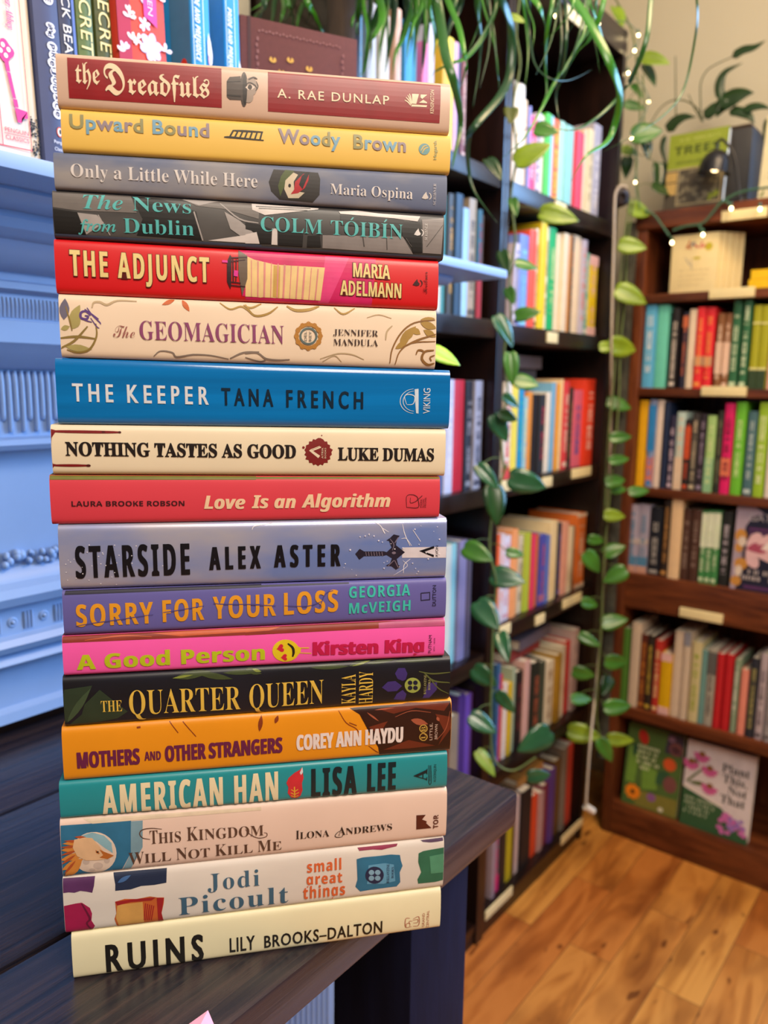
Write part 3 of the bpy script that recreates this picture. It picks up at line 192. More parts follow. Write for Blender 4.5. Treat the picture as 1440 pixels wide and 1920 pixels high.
[[.0053,.2326],[1.03147,1.02875],[1.05522,1.05383],[['flat','#f75cb2'],'#8a3222','hot pink hardcover with lime title and heart-eyed smiley emblem',.5],[['title_lettering','A Good Person','sansb','#bcc61e',[7.5,3.7],[114.1,4.1],9.3,0,{'w':.006,'bx':.03,'sp':1.05}],['author_lettering','Kirsten King','sansb','#c4154c',[143.6,5.4],[213.5,3.8],8.5,0,{'w':.016,'bx':.045}],['publisher_lettering','PUTNAM','sans','#3a1030',[218.7,2.7],[218.5,14.6],2,1,{}],['publisher_lettering','EST. 1838','sans','#3a1030',[220.9,4],[220.6,12.6],.8,1,{}]],[['cover_edge','#8a3222',1,[[[.5,25.4],[112.4,24.9],[112.4,20.3],[-.5,20.9]],[[103,24.8],[184.5,25.1],[197.7,24.9],[226.6,24.8],[227.7,20.1],[184.5,20.5],[102.9,20.2]]],[]],['cover_edge','#c65b32',2,[[[49.1,24],[91.5,24.6],[112.4,23.8],[112.4,22.3],[65.8,21.6]],[[103,24.1],[124.1,24.1],[117,22.4],[102.9,22]]],[[[[12.3,21.9],[32.6,23.5],[49.1,22.2]],.5]]],['cover_edge','#b8527d',2,[[[184.5,23.8],[197.7,24.5],[226.6,24.7],[227.5,20.3],[184.5,20.6]]],[]],['smiley_emblem','#e3c81f',2,[[[135,8.6],[134.8,7],[134.1,5.5],[133.2,4.2],[131.9,3.1],[130.3,2.3],[128.6,1.8],[126.8,1.8],[125,2],[123.3,2.7],[121.8,3.6],[120.5,4.9],[119.6,6.3],[119,7.9],[118.8,9.5],[119,11.1],[119.6,12.6],[120.6,13.9],[121.9,15],[123.4,15.8],[125.1,16.3],[126.9,16.4],[128.7,16.1],[130.4,15.5],[131.9,14.5],[133.2,13.3],[134.2,11.9],[134.8,10.3]],[[133,12.3],[136.1,10.5],[135.9,7.7],[133.4,4.8]]],[[[[133.9,10.6],[141.1,10.2]],.5],[[[133.9,7.4],[142.5,6.6]],.4]]],['smiley_emblem','#d01f3c',3,[[[124.6,11.1],[124.9,11],[125.5,10.7],[125.9,9.9],[125.7,9],[125,8.4],[124,8.6],[123,9.4],[122.1,10.1],[121.5,10.4],[121.2,10.4],[121.4,10.6],[121.9,11.1],[122.5,12.1],[123.1,13.1],[123.9,13.6],[124.8,13.4],[125.4,12.6],[125.3,11.7],[124.9,11.2]],[[126.7,4.8],[127,4.8],[127.5,4.4],[127.7,3.6],[127.4,2.8],[126.7,2.5],[125.9,2.8],[125.1,3.6],[124.4,4.3],[123.9,4.7],[123.7,4.8],[123.9,4.8],[124.3,5.2],[125,6],[125.6,6.8],[126.4,7.1],[127.2,6.8],[127.6,6.1],[127.4,5.3],[127,4.9]]],[]],['smiley_emblem','#20180c',3,[],[[[[128.1,13.8],[131,11],[131.6,7.7],[131,4.9]],1.3]]]]],
[[.0043,.2369],[1.0006,.99969],[1.03097,1.02825],[['mottle','#1b1b28','#15151c'],'#20241d','black hardcover with gold serif title and purple iris emblem in the stack',.4],[['title_lettering','THE','serifb','#e3bb4e',[20.4,7.7],[32.1,7.4],6.9,0,{'w':-.007}],['title_lettering','QUARTER','serifb','#e3bb4e',[36.1,4.6],[100.5,3.2],15.1,0,{'w':-.008}],['title_lettering','QUEEN','serifb','#e3bb4e',[105.7,3],[151,3.5],15.9,0,{'w':-.008}],['author_lettering','KAYLA','serifb','#e3bb4e',[171.1,1.8],[171,21.8],8.8,1,{'w':-.007}],['author_lettering','HARDY','serifb','#e3bb4e',[182.1,.8],[181.9,23.4],8.8,1,{'w':-.007}],['publisher_lettering','BALLANTINE','serif','#a9a36a',[216.7,4.8],[216.4,18.5],1.6,1,{}],['publisher_lettering','BOOKS','serif','#a9a36a',[219.4,7.7],[219.2,15.1],1.5,1,{}]],[['cover_edge','#3f4a2a',1,[[[61.9,25.7],[65.2,25],[69.6,24.6],[73.9,25.1],[78.2,26.3],[81.3,27.6],[83.4,28.6],[81.1,29],[77.7,29.4],[73.3,29.5],[69.1,28.8],[64.9,27.3]],[[74.7,28.2],[77.8,26.4],[81.9,24.7],[86.2,23.6],[90.6,23.2],[94,23.2],[96.3,23.2],[94.2,24.2],[91.1,25.7],[86.8,27.3],[82.5,28.2],[78.1,28.4]],[[90.3,27.3],[93.7,26.4],[98.2,25.7],[102.8,25.6],[107.4,25.9],[110.8,26.5],[113.1,26.9],[110.8,27.4],[107.3,28],[102.7,28.5],[98.2,28.5],[93.6,28]],[[143,27.6],[146.6,26.7],[151.4,26],[156.2,25.9],[161,26.2],[164.6,26.8],[167,27.2],[164.6,27.7],[160.9,28.4],[156.1,29],[151.3,29],[146.6,28.4]],[[167,27.2],[169.5,27.1],[172.7,27.4],[175.7,28.2],[178.6,29.6],[180.6,30.9],[182,31.8],[180.3,31.8],[177.9,31.7],[174.7,31.2],[171.8,30.2],[169,28.7]],[[178.3,28.1],[181.6,27.7],[186.1,27.7],[190.5,28.2],[194.8,29.1],[198,30.1],[200.1,30.8],[197.8,30.9],[194.4,31.1],[190,30.9],[185.6,30.3],[181.4,29.2]],[[195.3,28.6],[200,28],[206.2,27.5],[212.4,27.5],[218.6,27.9],[223.2,28.5],[226.3,28.9],[223.2,29.2],[218.4,29.6],[212.2,29.9],[206,29.8],[199.9,29.3]],[[103.6,28.9],[104.8,27.4],[106.5,26.1],[108.4,25.3],[110.5,25.1],[112.2,25.4],[113.3,25.5],[112.5,26.4],[111.2,27.6],[109.4,28.9],[107.4,29.4],[105.3,29.4]]],[]],['cover_edge','#7f8a3c',2,[[[168.9,27.1],[170.8,27.2],[173.3,27.5],[175.7,28],[178.1,28.8],[179.9,29.4],[181.1,29.9],[179.8,29.8],[177.9,29.6],[175.4,29.2],[173,28.6],[170.6,27.8]],[[61,25.8],[62.9,25.6],[65.3,25.6],[67.7,25.8],[70.1,26.3],[71.8,26.8],[73,27.2],[71.8,27.2],[69.9,27.3],[67.5,27.3],[65.1,26.9],[62.8,26.4]],[[107.8,28.6],[108.5,27.8],[109.5,27.1],[110.5,26.7],[111.6,26.7],[112.5,26.8],[113.1,26.9],[112.7,27.3],[112,27.9],[111,28.5],[109.9,28.8],[108.7,28.8]]],[]],['cover_artwork','#2c3a2a',1,[[[.7,22.6],[16.1,24.1],[11.6,14],[5.5,6.5],[7.7,9.8],[-.4,1.6],[-.6,13.1]],[[11.5,13.1],[20.1,21.4],[35.1,6.9],[29.2,2.9],[15,.8],[2,.5],[9.6,7]]],[]],['cover_artwork','#3f5038',2,[[[1.3,2.4],[4.2,4.7],[7.6,8.2],[10.5,12.2],[12.8,16.6],[14.3,20.2],[15.2,22.6],[13.4,20.9],[10.7,18.4],[7.4,14.7],[4.7,10.6],[2.5,6.1]]],[]],['cover_artwork','#3f2f73',1,[[[187.9,11.6],[191.7,15.3],[196.5,15.5],[200.9,11.7],[197.6,8.4],[191.8,8.3]],[[201.3,15.2],[197.9,16.9],[196.2,20.6],[198.3,24.2],[202.6,24],[204.3,20.1],[203.2,16.1]],[[201.4,8.9],[197.6,6.4],[195.7,2.5],[203,1.1],[203.9,5.9]],[[217.9,12.6],[223.8,12.7],[223.9,7.6],[219.1,1.7],[214.7,1.9],[217,8.1]]],[]],['cover_artwork','#5a5f34',2,[],[[[[214.8,20.4],[221.8,13.9],[233.7,11.8]],.9],[[[211.8,21.1],[220.7,19],[233.5,19.3]],.8],[[[217.3,18.2],[224.8,8.5],[231.9,3.9]],.6]]],['publisher_mark','#9aa44e',2,[[[213.1,11.4],[213,10.1],[212.6,8.9],[211.9,7.9],[210.9,7.1],[209.8,6.6],[208.6,6.3],[207.3,6.4],[206.1,6.8],[204.9,7.5],[204,8.4],[203.3,9.6],[202.8,10.8],[202.6,12.1],[202.7,13.4],[203.2,14.5],[203.9,15.6],[204.8,16.4],[205.9,16.9],[207.1,17.1],[208.4,17],[209.6,16.6],[210.7,16],[211.7,15],[212.5,13.9],[212.9,12.7]]],[]],['publisher_mark','#1a1c33',3,[[[207.6,13.6],[207.4,12.8],[206.9,12.2],[206.1,12.1],[205.3,12.3],[204.7,13],[204.5,13.8],[204.7,14.6],[205.3,15.1],[206,15.3],[206.8,15],[207.4,14.4]],[[207.7,9.9],[207.5,9.1],[206.9,8.6],[206.2,8.4],[205.4,8.7],[204.8,9.3],[204.6,10.1],[204.8,10.9],[205.3,11.5],[206.1,11.7],[206.9,11.4],[207.5,10.8]],[[211.1,13.3],[210.9,12.5],[210.4,12],[209.6,11.8],[208.8,12.1],[208.2,12.7],[208,13.6],[208.2,14.4],[208.8,14.9],[209.5,15.1],[210.3,14.8],[210.9,14.2]],[[211.2,9.7],[211,8.9],[210.4,8.3],[209.7,8.2],[208.9,8.4],[208.3,9.1],[208.1,9.9],[208.3,10.7],[208.8,11.3],[209.6,11.4],[210.4,11.1],[211,10.5]]],[]]]],
[[.0022,.2385],[.96688,.96401],[1.0001,.99919],[['flat','#ea9418'],'#e28a14','orange hardcover with plum capitals and a brown painted end',.42],[['title_lettering','MOTHERS','sansb','#6a2148',[8,8.1],[42.7,7.8],10.5,0,{'bx':.03,'w':.008}],['title_lettering','AND','sansb','#6a2148',[45.7,9.8],[55,9.6],5.9,0,{'bx':.02}],['title_lettering','OTHER','sansb','#6a2148',[57.7,8],[81.2,8],10.4,0,{'bx':.03,'w':.008}],['title_lettering','STRANGERS','sansb','#6a2148',[83.3,8],[127.2,8.2],10.2,0,{'bx':.03,'w':.008}],['author_lettering','COREY ANN HAYDU','sansb','#ecdcd8',[136.4,8.7],[203.9,9],10.3,0,{'bx':.03,'w':.008,'lay':5}],['publisher_lettering','L B','serif','#c9a04a',[219,9.9],[218.8,18.3],2.8,1,{'lay':5}],['publisher_lettering','LITTLE,','sans','#d9b9a8',[223.6,8.6],[223.3,20.3],1.8,1,{'lay':5}],['publisher_lettering','BROWN','sans','#d9b9a8',[227,9.1],[226.7,19.2],1.8,1,{'lay':5}]],[['cover_artwork','#33160f',1,[[[169.7,33.8],[174.9,33.9],[197.8,33.9],[235.6,33.7],[237.6,17.4],[236.8,.5],[189.1,.8],[188.1,6.4],[183.7,13.7],[179.8,21.8],[175.9,29.5]]],[]],['cover_artwork','#6d2c1a',2,[[[188.3,31.9],[207.5,34.4],[235.1,32.9],[231.3,27.8],[212.5,31.1],[197.9,28.3]],[[225.4,26.2],[235.4,23.5],[236.1,15.6],[227.9,4.2],[231.7,13.9]],[[181.7,20.7],[194.1,23.7],[188.5,15.3]],[[191.5,4.2],[208,9.8],[225.9,4.4],[208.1,3.8]]],[]],['cover_artwork','#a4553c',3,[[[209.2,23.5],[210.6,21.8],[212.7,20.2],[214.9,19.4],[217.4,19.2],[219.3,19.5],[220.6,19.7],[219.6,20.7],[218.1,22.1],[215.9,23.5],[213.6,24.1],[211.2,24.1]],[[180.6,30.6],[181.6,29.3],[183,27.9],[184.5,26.6],[186.2,25.4],[187.5,24.6],[188.4,24.1],[187.7,24.9],[186.7,26],[185.2,27.5],[183.6,28.7],[182,29.8]],[[185.4,31.7],[187.4,31.5],[190.1,31.4],[192.8,31.4],[195.5,31.7],[197.5,31.9],[198.8,32.1],[197.5,32.2],[195.4,32.3],[192.7,32.4],[190,32.3],[187.4,32]],[[226.4,24.2],[226.2,23.5],[226.1,22.8],[226.4,22.1],[227,21.6],[227.6,21.3],[228,21.1],[228.1,21.5],[228.2,22.1],[228.1,22.9],[227.8,23.5],[227.1,23.9]]],[[[[198.9,26.2],[209.6,29.4],[222.4,27.4]],.4],[[[226.8,8.3],[232.6,15.8],[235.3,27.5]],.4]]],['cover_artwork','#8a3a18',1,[[[113.5,23.2],[114.5,24.6],[115.3,26.6],[115.7,28.7],[115.6,30.8],[115.3,32.5],[115,33.7],[114.5,32.7],[113.7,31.3],[113,29.3],[112.8,27.1],[113,24.9]],[[123.1,27.7],[124,28.2],[124.8,28.9],[125.3,29.9],[125.4,31.1],[125.2,32],[125.1,32.7],[124.6,32.4],[123.8,31.8],[123.1,31],[122.8,30],[122.8,28.8]]],[[[[162.7,32.9],[167.4,24.7],[173.6,20.4],[176,16.3]],.5],[[[169.3,24.6],[174.1,22.3]],.5],[[[181.8,7.9],[186.7,3.6],[188.6,2.4]],.5],[[[60.6,33.9],[65.5,26.3]],.4],[[[68.3,33.3],[75.8,23.1]],.4],[[[41.9,31.6],[44,31.8]],.9]]],['publisher_mark','#c9a04a',4,[],[[[[220,16.8],[219.9,15.8],[219.4,15.1],[218.6,14.6],[217.6,14.5],[216.7,14.7],[215.9,15.3],[215.3,16.2],[215.1,17.2],[215.3,18.1],[215.8,18.8],[216.6,19.3],[217.5,19.4],[218.5,19.2],[219.3,18.6],[219.8,17.7],[220,16.8]],.5],[[[220.2,11],[220,10.1],[219.5,9.3],[218.7,8.8],[217.8,8.7],[216.8,9],[216,9.6],[215.4,10.4],[215.2,11.4],[215.4,12.3],[215.9,13.1],[216.7,13.6],[217.6,13.7],[218.6,13.4],[219.4,12.8],[220,12],[220.2,11]],.5]]]]],
[[-.0009,.2366],[.94306,.9383],[.96638,.96351],[['flat','#23909a'],'#1f7f8a','teal hardcover with tall cream capitals and a red flame',.4],[['title_lettering','AMERICAN','sansb','#ecdab4',[24,.8],[93.6,.4],19.8,0,{'bx':.02,'sp':1.25}],['title_lettering','HAN','sansb','#ecdab4',[101.2,.5],[127.3,1.1],19.8,0,{'bx':.02,'sp':1.25}],['author_lettering','LISA','sansb','#14252c',[149,1.2],[177.1,1],19.5,0,{'bx':.03,'sp':1.35}],['author_lettering','LEE','sansb','#14252c',[184.9,1.6],[202.5,1.5],19.5,0,{'bx':.03,'sp':1.35}],['publisher_mark','A','serifb','#14252c',[224,6.4],[223.8,14.7],8.9,1,{}],['publisher_lettering','ALGONQUIN','sans','#14252c',[230,4.9],[229.7,17.2],1.7,1,{}]],[['cover_artwork','#d0303a',2,[[[142.7,22.1],[141.4,20.7],[137.9,19],[134.2,15.9],[132.8,12.6],[134.1,9.5],[133.6,5.5],[135.9,1.8],[139.2,1.1],[141.7,2.8],[142.9,6.7],[142.5,11.7],[143.6,15.1],[143,19.1]]],[]],['cover_artwork','#e9a83a',3,[],[[[[138,1.7],[137.8,9.6]],.6],[[[137.9,6.2],[135.8,7.8]],.5],[[[137.9,6.2],[140.1,7.6]],.5],[[[137.9,4],[135.6,5.6]],.5],[[[137.9,4],[140.6,5.4]],.5],[[[138,2.4],[135.7,3.4]],.5],[[[138,2.4],[140.4,3.1]],.5]]],['cover_artwork','#d8d0d4',3,[[[142.9,22.3],[143.3,19.1],[142,17.2],[141.2,18.8]]],[]],['publisher_mark','#14252c',2,[],[[[[224.7,17],[225.3,4.7],[226.9,4.8],[226.4,16.9]],.35],[[[225.7,16.7],[226,5.7]],.3]]]]],
[[-.0017,.2371],[.90541,.90314],[.94256,.9378],[['flat','#eccdbd'],'#d9bda0','pale pink hardcover with a moon and orange bird head at one end',.5],[['title_lettering','THIS','serifb','#5c4033',[50.8,16.6],[69.1,16.3],8.8,0,{'w':-.007,'sc':1}],['title_lettering','KINGDOM','serifb','#5c4033',[72.6,16.4],[119.2,15.2],9,0,{'w':-.007,'sc':1}],['title_lettering','WILL NOT KILL ME','serifb','#5c4033',[38,4.1],[130.3,3.5],8,0,{'w':-.007,'sc':1}],['author_lettering','ILONA','serifb','#2e2320',[139.3,10],[160.7,9.7],6.2,0,{'w':-.007,'sc':1}],['author_lettering','ANDREWS','serifb','#2e2320',[166.4,9.7],[201.8,9.9],6.1,0,{'w':-.007,'sc':1}],['publisher_lettering','TOR','sansb','#5a2417',[233,7.7],[232.8,18.1],3.3,1,{}]],[['cover_artwork','#2f6f94',1,[[[.4,33.2],[18.2,32.9],[40.2,32.7],[43.1,19.1],[39.4,11.8],[33.8,.9],[16.6,-.8],[-.5,-.2]]],[]],['cover_artwork','#7f9fae',1,[[[40.2,32.2],[47,32.1],[46.4,14.9],[38.9,.8],[34.2,.7],[39.4,11.8]]],[]],['cover_artwork','#dfc9ae',1,[[[12.9,35.7],[118,34.2],[118,32.2],[18.2,32.7]]],[]],['cover_artwork','#e5cdbb',2,[[[31.2,12.7],[30.8,9.9],[29.8,7.2],[28.4,4.9],[26.5,3],[24.2,1.5],[21.7,.6],[19.1,.4],[16.4,.7],[13.8,1.6],[11.4,3],[9.4,5],[7.7,7.3],[6.5,9.9],[5.8,12.7],[5.7,15.5],[6.1,18.3],[7,20.9],[8.5,23.2],[10.3,25.1],[12.6,26.5],[15,27.4],[17.6,27.7],[20.3,27.5],[22.9,26.6],[25.3,25.2],[27.4,23.3],[29.1,21],[30.3,18.4],[31,15.6]]],[]],['cover_artwork','#8fb7c4',3,[[[12,26],[18,27.5],[24.6,24.8],[28.6,19.7],[29.1,12.9],[24.2,17.3],[20.2,21.5],[15.3,23.8]]],[]],['cover_artwork','#cdb6a8',3,[[[23.2,5],[22.7,3.9],[21.7,3.1],[20.2,2.9],[18.8,3.4],[17.8,4.4],[17.5,5.7],[17.9,6.9],[19,7.7],[20.4,7.8],[21.8,7.3],[22.9,6.3]],[[15.7,8.7],[15.4,7.8],[14.7,7.2],[13.6,7.1],[12.6,7.5],[11.9,8.2],[11.7,9.2],[12,10.1],[12.8,10.7],[13.8,10.9],[14.8,10.5],[15.5,9.7]],[[27.2,8.4],[27,7.3],[26.3,6.5],[25.4,6.3],[24.6,6.7],[24,7.6],[23.9,8.8],[24.1,9.9],[24.8,10.6],[25.6,10.9],[26.5,10.5],[27.1,9.6]],[[18.7,2.7],[18.3,2.1],[17.3,1.8],[16.2,1.9],[15.3,2.4],[15,3.2],[15.4,3.8],[16.3,4.1],[17.4,3.9],[18.3,3.4]]],[]],['cover_artwork','#d98a3c',4,[[[17.7,21.7],[15.2,22.8],[11.8,23.6],[8.5,23.8],[5.2,23.3],[2.7,22.6],[1,22],[2.7,21.5],[5.2,20.7],[8.5,20],[11.9,20.1],[15.2,20.7]],[[15.8,18.2],[13.3,19.3],[10,20.1],[6.8,20.1],[3.6,19.5],[1.2,18.6],[-.4,18],[1.2,17.4],[3.7,16.6],[7,16],[10.2,16.2],[13.4,17]],[[14,14.6],[11.5,15.4],[8.4,15.6],[5.4,15.1],[2.6,13.8],[.6,12.5],[-.8,11.5],[.8,11.2],[3.2,10.8],[6.3,10.7],[9.2,11.4],[12,12.9]],[[12.1,11],[9.8,11.4],[6.9,11],[4.4,9.9],[2.2,8],[.7,6.2],[-.3,4.9],[1.2,4.9],[3.5,4.9],[6.2,5.4],[8.7,6.8],[10.8,8.9]],[[11.2,9.3],[8.9,8.9],[6.2,7.7],[4,5.9],[2.3,3.4],[1.3,1.2],[.7,-.3],[2.2,0],[4.3,.7],[6.8,2],[8.9,4],[10.4,6.7]],[[10.4,10.3],[8.6,9.4],[6.6,7.9],[5.3,5.8],[4.5,3.3],[4.2,1.2],[4,-.3],[5.2,.4],[6.8,1.4],[8.6,3.1],[9.8,5.3],[10.4,8]]],[]],['cover_artwork','#b4522a',5,[[[11.9,22.3],[10.4,23],[8.4,23.6],[6.5,24],[4.5,24],[3,23.9],[2,23.8],[2.9,23.4],[4.4,22.9],[6.3,22.3],[8.3,22.1],[10.3,22.1]],[[10.1,19.7],[8.5,20.2],[6.5,20.5],[4.5,20.6],[2.4,20.4],[.9,20.1],[-.1,19.8],[.9,19.6],[2.5,19.2],[4.5,18.9],[6.5,19],[8.5,19.3]],[[9.1,17],[7.5,17.1],[5.6,17],[3.6,16.6],[1.8,15.9],[.4,15.2],[-.5,14.8],[.5,14.7],[2,14.8],[4,15],[5.9,15.4],[7.7,16.2]],[[8.1,14.3],[6.6,13.9],[4.7,13],[3,12],[1.4,10.6],[.3,9.5],[-.5,8.7],[.5,9],[1.9,9.6],[3.8,10.5],[5.5,11.6],[7,13.1]],[[7.9,10.6],[6.6,9.6],[4.9,8.1],[3.5,6.4],[2.2,4.5],[1.4,3],[.8,2],[1.7,2.7],[3,3.7],[4.6,5.3],[6,7],[7.2,9]],[[14.5,24.9],[13.5,25.4],[12.2,25.9],[10.9,26.1],[9.5,26],[8.5,25.8],[7.9,25.7],[8.5,25.4],[9.5,25],[10.8,24.6],[12.1,24.5],[13.5,24.6]]],[]],['cover_artwork','#e6b98e',6,[[[7.8,24.1],[13.7,24.9],[17.8,24.1],[21.8,18.5],[23.7,15],[29.5,11.5],[25.6,9.5],[19.7,9.4],[13.8,9.9],[8.9,13.3],[6.7,19.1]]],[]],['cover_artwork','#bd6a2a',7,[[[21.7,16.4],[24.1,14.6],[29.7,11.5],[26,9.5],[21.4,11],[23.6,12.4]],[[19.5,16.4],[21.7,13.8],[21.1,13.4],[19.5,14.5]]],[]],['cover_artwork','#3a2014',8,[[[21.2,14.8],[21,14.4],[20.5,14.3],[20.1,14.5],[19.9,14.9],[20.1,15.3],[20.6,15.4],[21.1,15.2]]],[]],['title_lettering','#5c4033',2,[],[[[[50.9,19.7],[46.6,21.1],[45,24.1],[46.8,26.4],[52,26.8],[58,25.7]],.5],[[[107.9,20.4],[111.5,16],[116.1,13.5],[120.7,14],[121.2,16.2],[119.3,17]],.4]]],['author_lettering','#2e2320',2,[],[[[[169.7,13.4],[166.4,12.2],[164.5,9.8],[165.4,8.4],[168.8,8.3],[169.3,9.8]],.4]]],['publisher_mark','#5a2417',2,[[[218.1,19],[224.4,18.7],[221.9,15.4],[225.2,13.7],[224.8,12.2],[228.6,8.2],[218.3,8.2]]],[]]]],
[[-.0021,.236],[.86782,.86643],[.90491,.90264],[['mottle','#e9ded4','#e0d5cc'],'#e3d8ce','white hardcover with watercolour paint swatches, second from the bottom of the stack',.65],[['author_lettering','Jodi','serif','#3f637c',[84.7,18.7],[116.5,18.2],11.3,0,{'w':-.005,'sp':1.15}],['author_lettering','Picoult','serif','#3f637c',[66.8,3.5],[134.7,3.1],12.5,0,{'w':-.005,'sp':1.12}],['title_lettering','small','sansb','#dc6430',[146.8,23.4],[168.9,23.1],8.3,0,{'ref':'l','w':.006,'sp':1.15}],['title_lettering','great','sansb','#dc6430',[146.5,14.7],[169.5,13.6],7.1,0,{'ref':'t','w':.006,'sp':1.15}],['title_lettering','things','sansb','#dc6430',[144.2,4.3],[171.5,3.8],8.2,0,{'ref':'t','w':.006,'sp':1.15}],['publisher_lettering','BALLANTINE','serif','#1e2448',[200.8,8.8],[200.6,23],1.8,1,{}],['publisher_lettering','BOOKS','serif','#1e2448',[203.8,12.1],[203.7,20.5],1.5,1,{}]],[['watercolour_swatch','#5a2c5e',1,[[[.1,36.6],[18.5,36.1],[17.8,30.5],[16.6,26],[13.4,27.2],[9.9,28.1],[6.5,27.3],[3.2,28],[.1,27.9]]],[]],['watercolour_swatch','#1e2a48',1,[[[29,36.8],[60.4,36.3],[59.9,27.2],[52.8,26.6],[45,26.9],[38.8,25.4],[29.8,25.6],[30,30]]],[]],['watercolour_swatch','#a8154c',1,[[[0,19.4],[7,20.2],[10.4,20.3],[14.8,16.2],[15.9,12.1],[15.3,7.3],[17.1,3.1],[15.4,-.2],[.1,.1]]],[]],['watercolour_swatch','#c8622a',1,[[[29.5,18.4],[35.1,19.5],[42.1,18.5],[50,19.2],[54.3,17.9],[58.3,17.4],[57.9,13.4],[56.4,6.6],[57.4,-.2],[30,-.3],[28.6,6.4],[29.8,10.2]]],[]],['watercolour_swatch','#2c6f93',1,[[[179,28.8],[182.9,29.6],[193.7,29.4],[201.7,29.5],[207.9,28.4],[208.6,24.2],[209.8,20.3],[207.9,15.6],[208.5,8],[206.1,5],[194,5],[187.1,4.8],[181.6,4.5],[178.3,8.7],[179.6,13.9]]],[]],['watercolour_swatch','#2e6b50',1,[[[220.6,28.1],[223.8,29.4],[238.1,30.4],[238.5,5.7],[232.5,4.8],[220.8,5.1],[220.2,8.6],[222.6,13.8],[220.4,21.7]]],[]],['watercolour_swatch','#8f2c4c',1,[[[179.7,36.3],[206.6,36.2],[205.6,34.7],[199.6,34],[195.7,33.4],[189.7,34.3],[180.9,34.3]]],[]],['watercolour_swatch','#4a2c4c',1,[[[222.1,36.6],[237.5,36.8],[237.6,35.1],[232.9,34.8],[228.8,34.8],[223.7,35.6]]],[]],['watercolour_swatch','#3f6a50',1,[[[180.2,-.2],[208.2,.2],[207.7,-.4],[194.1,-.5]]],[]],['watercolour_swatch','#d9a155',2,[[[30.7,16.1],[45.5,16.1],[45.8,1],[30.9,1.1],[29.5,7.3]]],[]],['watercolour_swatch','#a31d1f',2,[[[53.9,17.8],[58.1,17.2],[56.4,6.6],[57.3,.2],[54.2,.2]],[[29.5,18.4],[38.6,18.8],[53.4,18.2],[50.7,16.4],[38.5,17],[30.7,15.6]]],[[[[47.2,14.9],[45.9,3]],.5],[[[48.4,14.3],[46.9,2.8]],.5],[[[49.6,13.7],[48,2.7]],.5],[[[50.8,13.2],[49,2.5]],.5],[[[52,12.6],[50.1,2.4]],.5]]],['watercolour_swatch','#6b0d33',2,[],[[[[10.3,20],[13.4,12.5],[14.5,8.4],[12.6,5.7],[15,.4]],1]]],['watercolour_swatch','#5f9cc0',2,[[[186.9,23.6],[197.8,23.9],[203.8,22.1],[205,9.5],[197,8.4],[186,9.8]]],[]],['watercolour_swatch','#40659a',2,[[[31.3,30.8],[32.8,30.7],[34.6,31],[36.2,31.7],[37.6,32.9],[38.6,34],[39.2,34.7],[38.2,34.7],[36.8,34.6],[35.1,34.2],[33.5,33.4],[32.2,32.1]]],[]],['watercolour_swatch','#4f9070',2,[[[228,25.1],[237.8,26.1],[238.1,11.8],[229.3,11.9]]],[]],['publisher_mark','#1e2448',3,[[[197.1,15.1],[196.9,13.5],[196.4,12.1],[195.6,11],[194.5,10.1],[193.2,9.5],[191.7,9.3],[190.3,9.5],[188.8,10.1],[187.5,11],[186.4,12.2],[185.5,13.5],[185,15.1],[184.8,16.6],[185,18.1],[185.5,19.5],[186.3,20.7],[187.4,21.6],[188.7,22.1],[190.1,22.3],[191.6,22.1],[193,21.6],[194.4,20.7],[195.5,19.5],[196.4,18.2],[196.9,16.6]]],[]],['publisher_mark','#7fa6c0',4,[[[190.7,18],[190.5,17.1],[189.8,16.5],[188.8,16.3],[187.9,16.7],[187.2,17.5],[186.9,18.5],[187.2,19.4],[187.9,20],[188.8,20.2],[189.7,19.8],[190.4,19]],[[190.7,13.7],[190.5,12.8],[189.8,12.2],[188.9,12],[187.9,12.4],[187.2,13.2],[187,14.2],[187.2,15.1],[187.9,15.8],[188.8,15.9],[189.8,15.5],[190.5,14.7]],[[194.9,17.5],[194.6,16.6],[194,15.9],[193,15.8],[192.1,16.2],[191.4,17],[191.1,18],[191.3,18.9],[192,19.5],[193,19.7],[193.9,19.3],[194.6,18.5]],[[194.9,13.2],[194.7,12.3],[194,11.6],[193.1,11.5],[192.1,11.9],[191.4,12.7],[191.1,13.7],[191.4,14.6],[192.1,15.2],[193,15.4],[194,15],[194.7,14.2]]],[]]]],
[[.001,.2347],[.8363,.8363],[.86732,.86593],[['flat','#f3e9c2'],'#efe2b4','pale yellow hardcover with black hand-drawn capitals at the bottom of the stack',.5],[['title_lettering','RUINS','sans','#16110d',[19.7,2.1],[77.7,.9],19.1,0,{'w':.018,'bx':.02,'sp':1.45}],['author_lettering','LILY','sans','#16110d',[94.2,4.1],[110,3.8],10.5,0,{'w':.014,'bx':.006,'sp':1.1}],['author_lettering','BROOKS–DALTON','sans','#16110d',[116,3.8],[193.5,3.2],9.1,0,{'w':.014,'bx':.006,'sp':1.12}],['publisher_lettering','GRAND','sans','#b2644c',[222.6,2.8],[222.3,14],1.6,1,{}],['publisher_lettering','CENTRAL','sans','#b2644c',[225.7,1.9],[225.4,15.6],1.7,1,{}]],[['publisher_mark','#b2644c',2,[],[[[[212.5,11.3],[209.5,11.2],[209.6,4.5],[213.7,4.4]],.45],[[[210.1,4.7],[210.1,7.2],[212.4,7.1],[212.5,4.6]],.4],[[[214.1,8.8],[212.1,8.9],[212.1,6.9]],.4],[[[214.6,10.4],[218.5,11.6],[218.6,4.8],[214.7,4.5]],.45],[[[214.4,9.3],[217.7,9.6],[217.8,7.2],[214.7,7.1]],.4]]]]]]
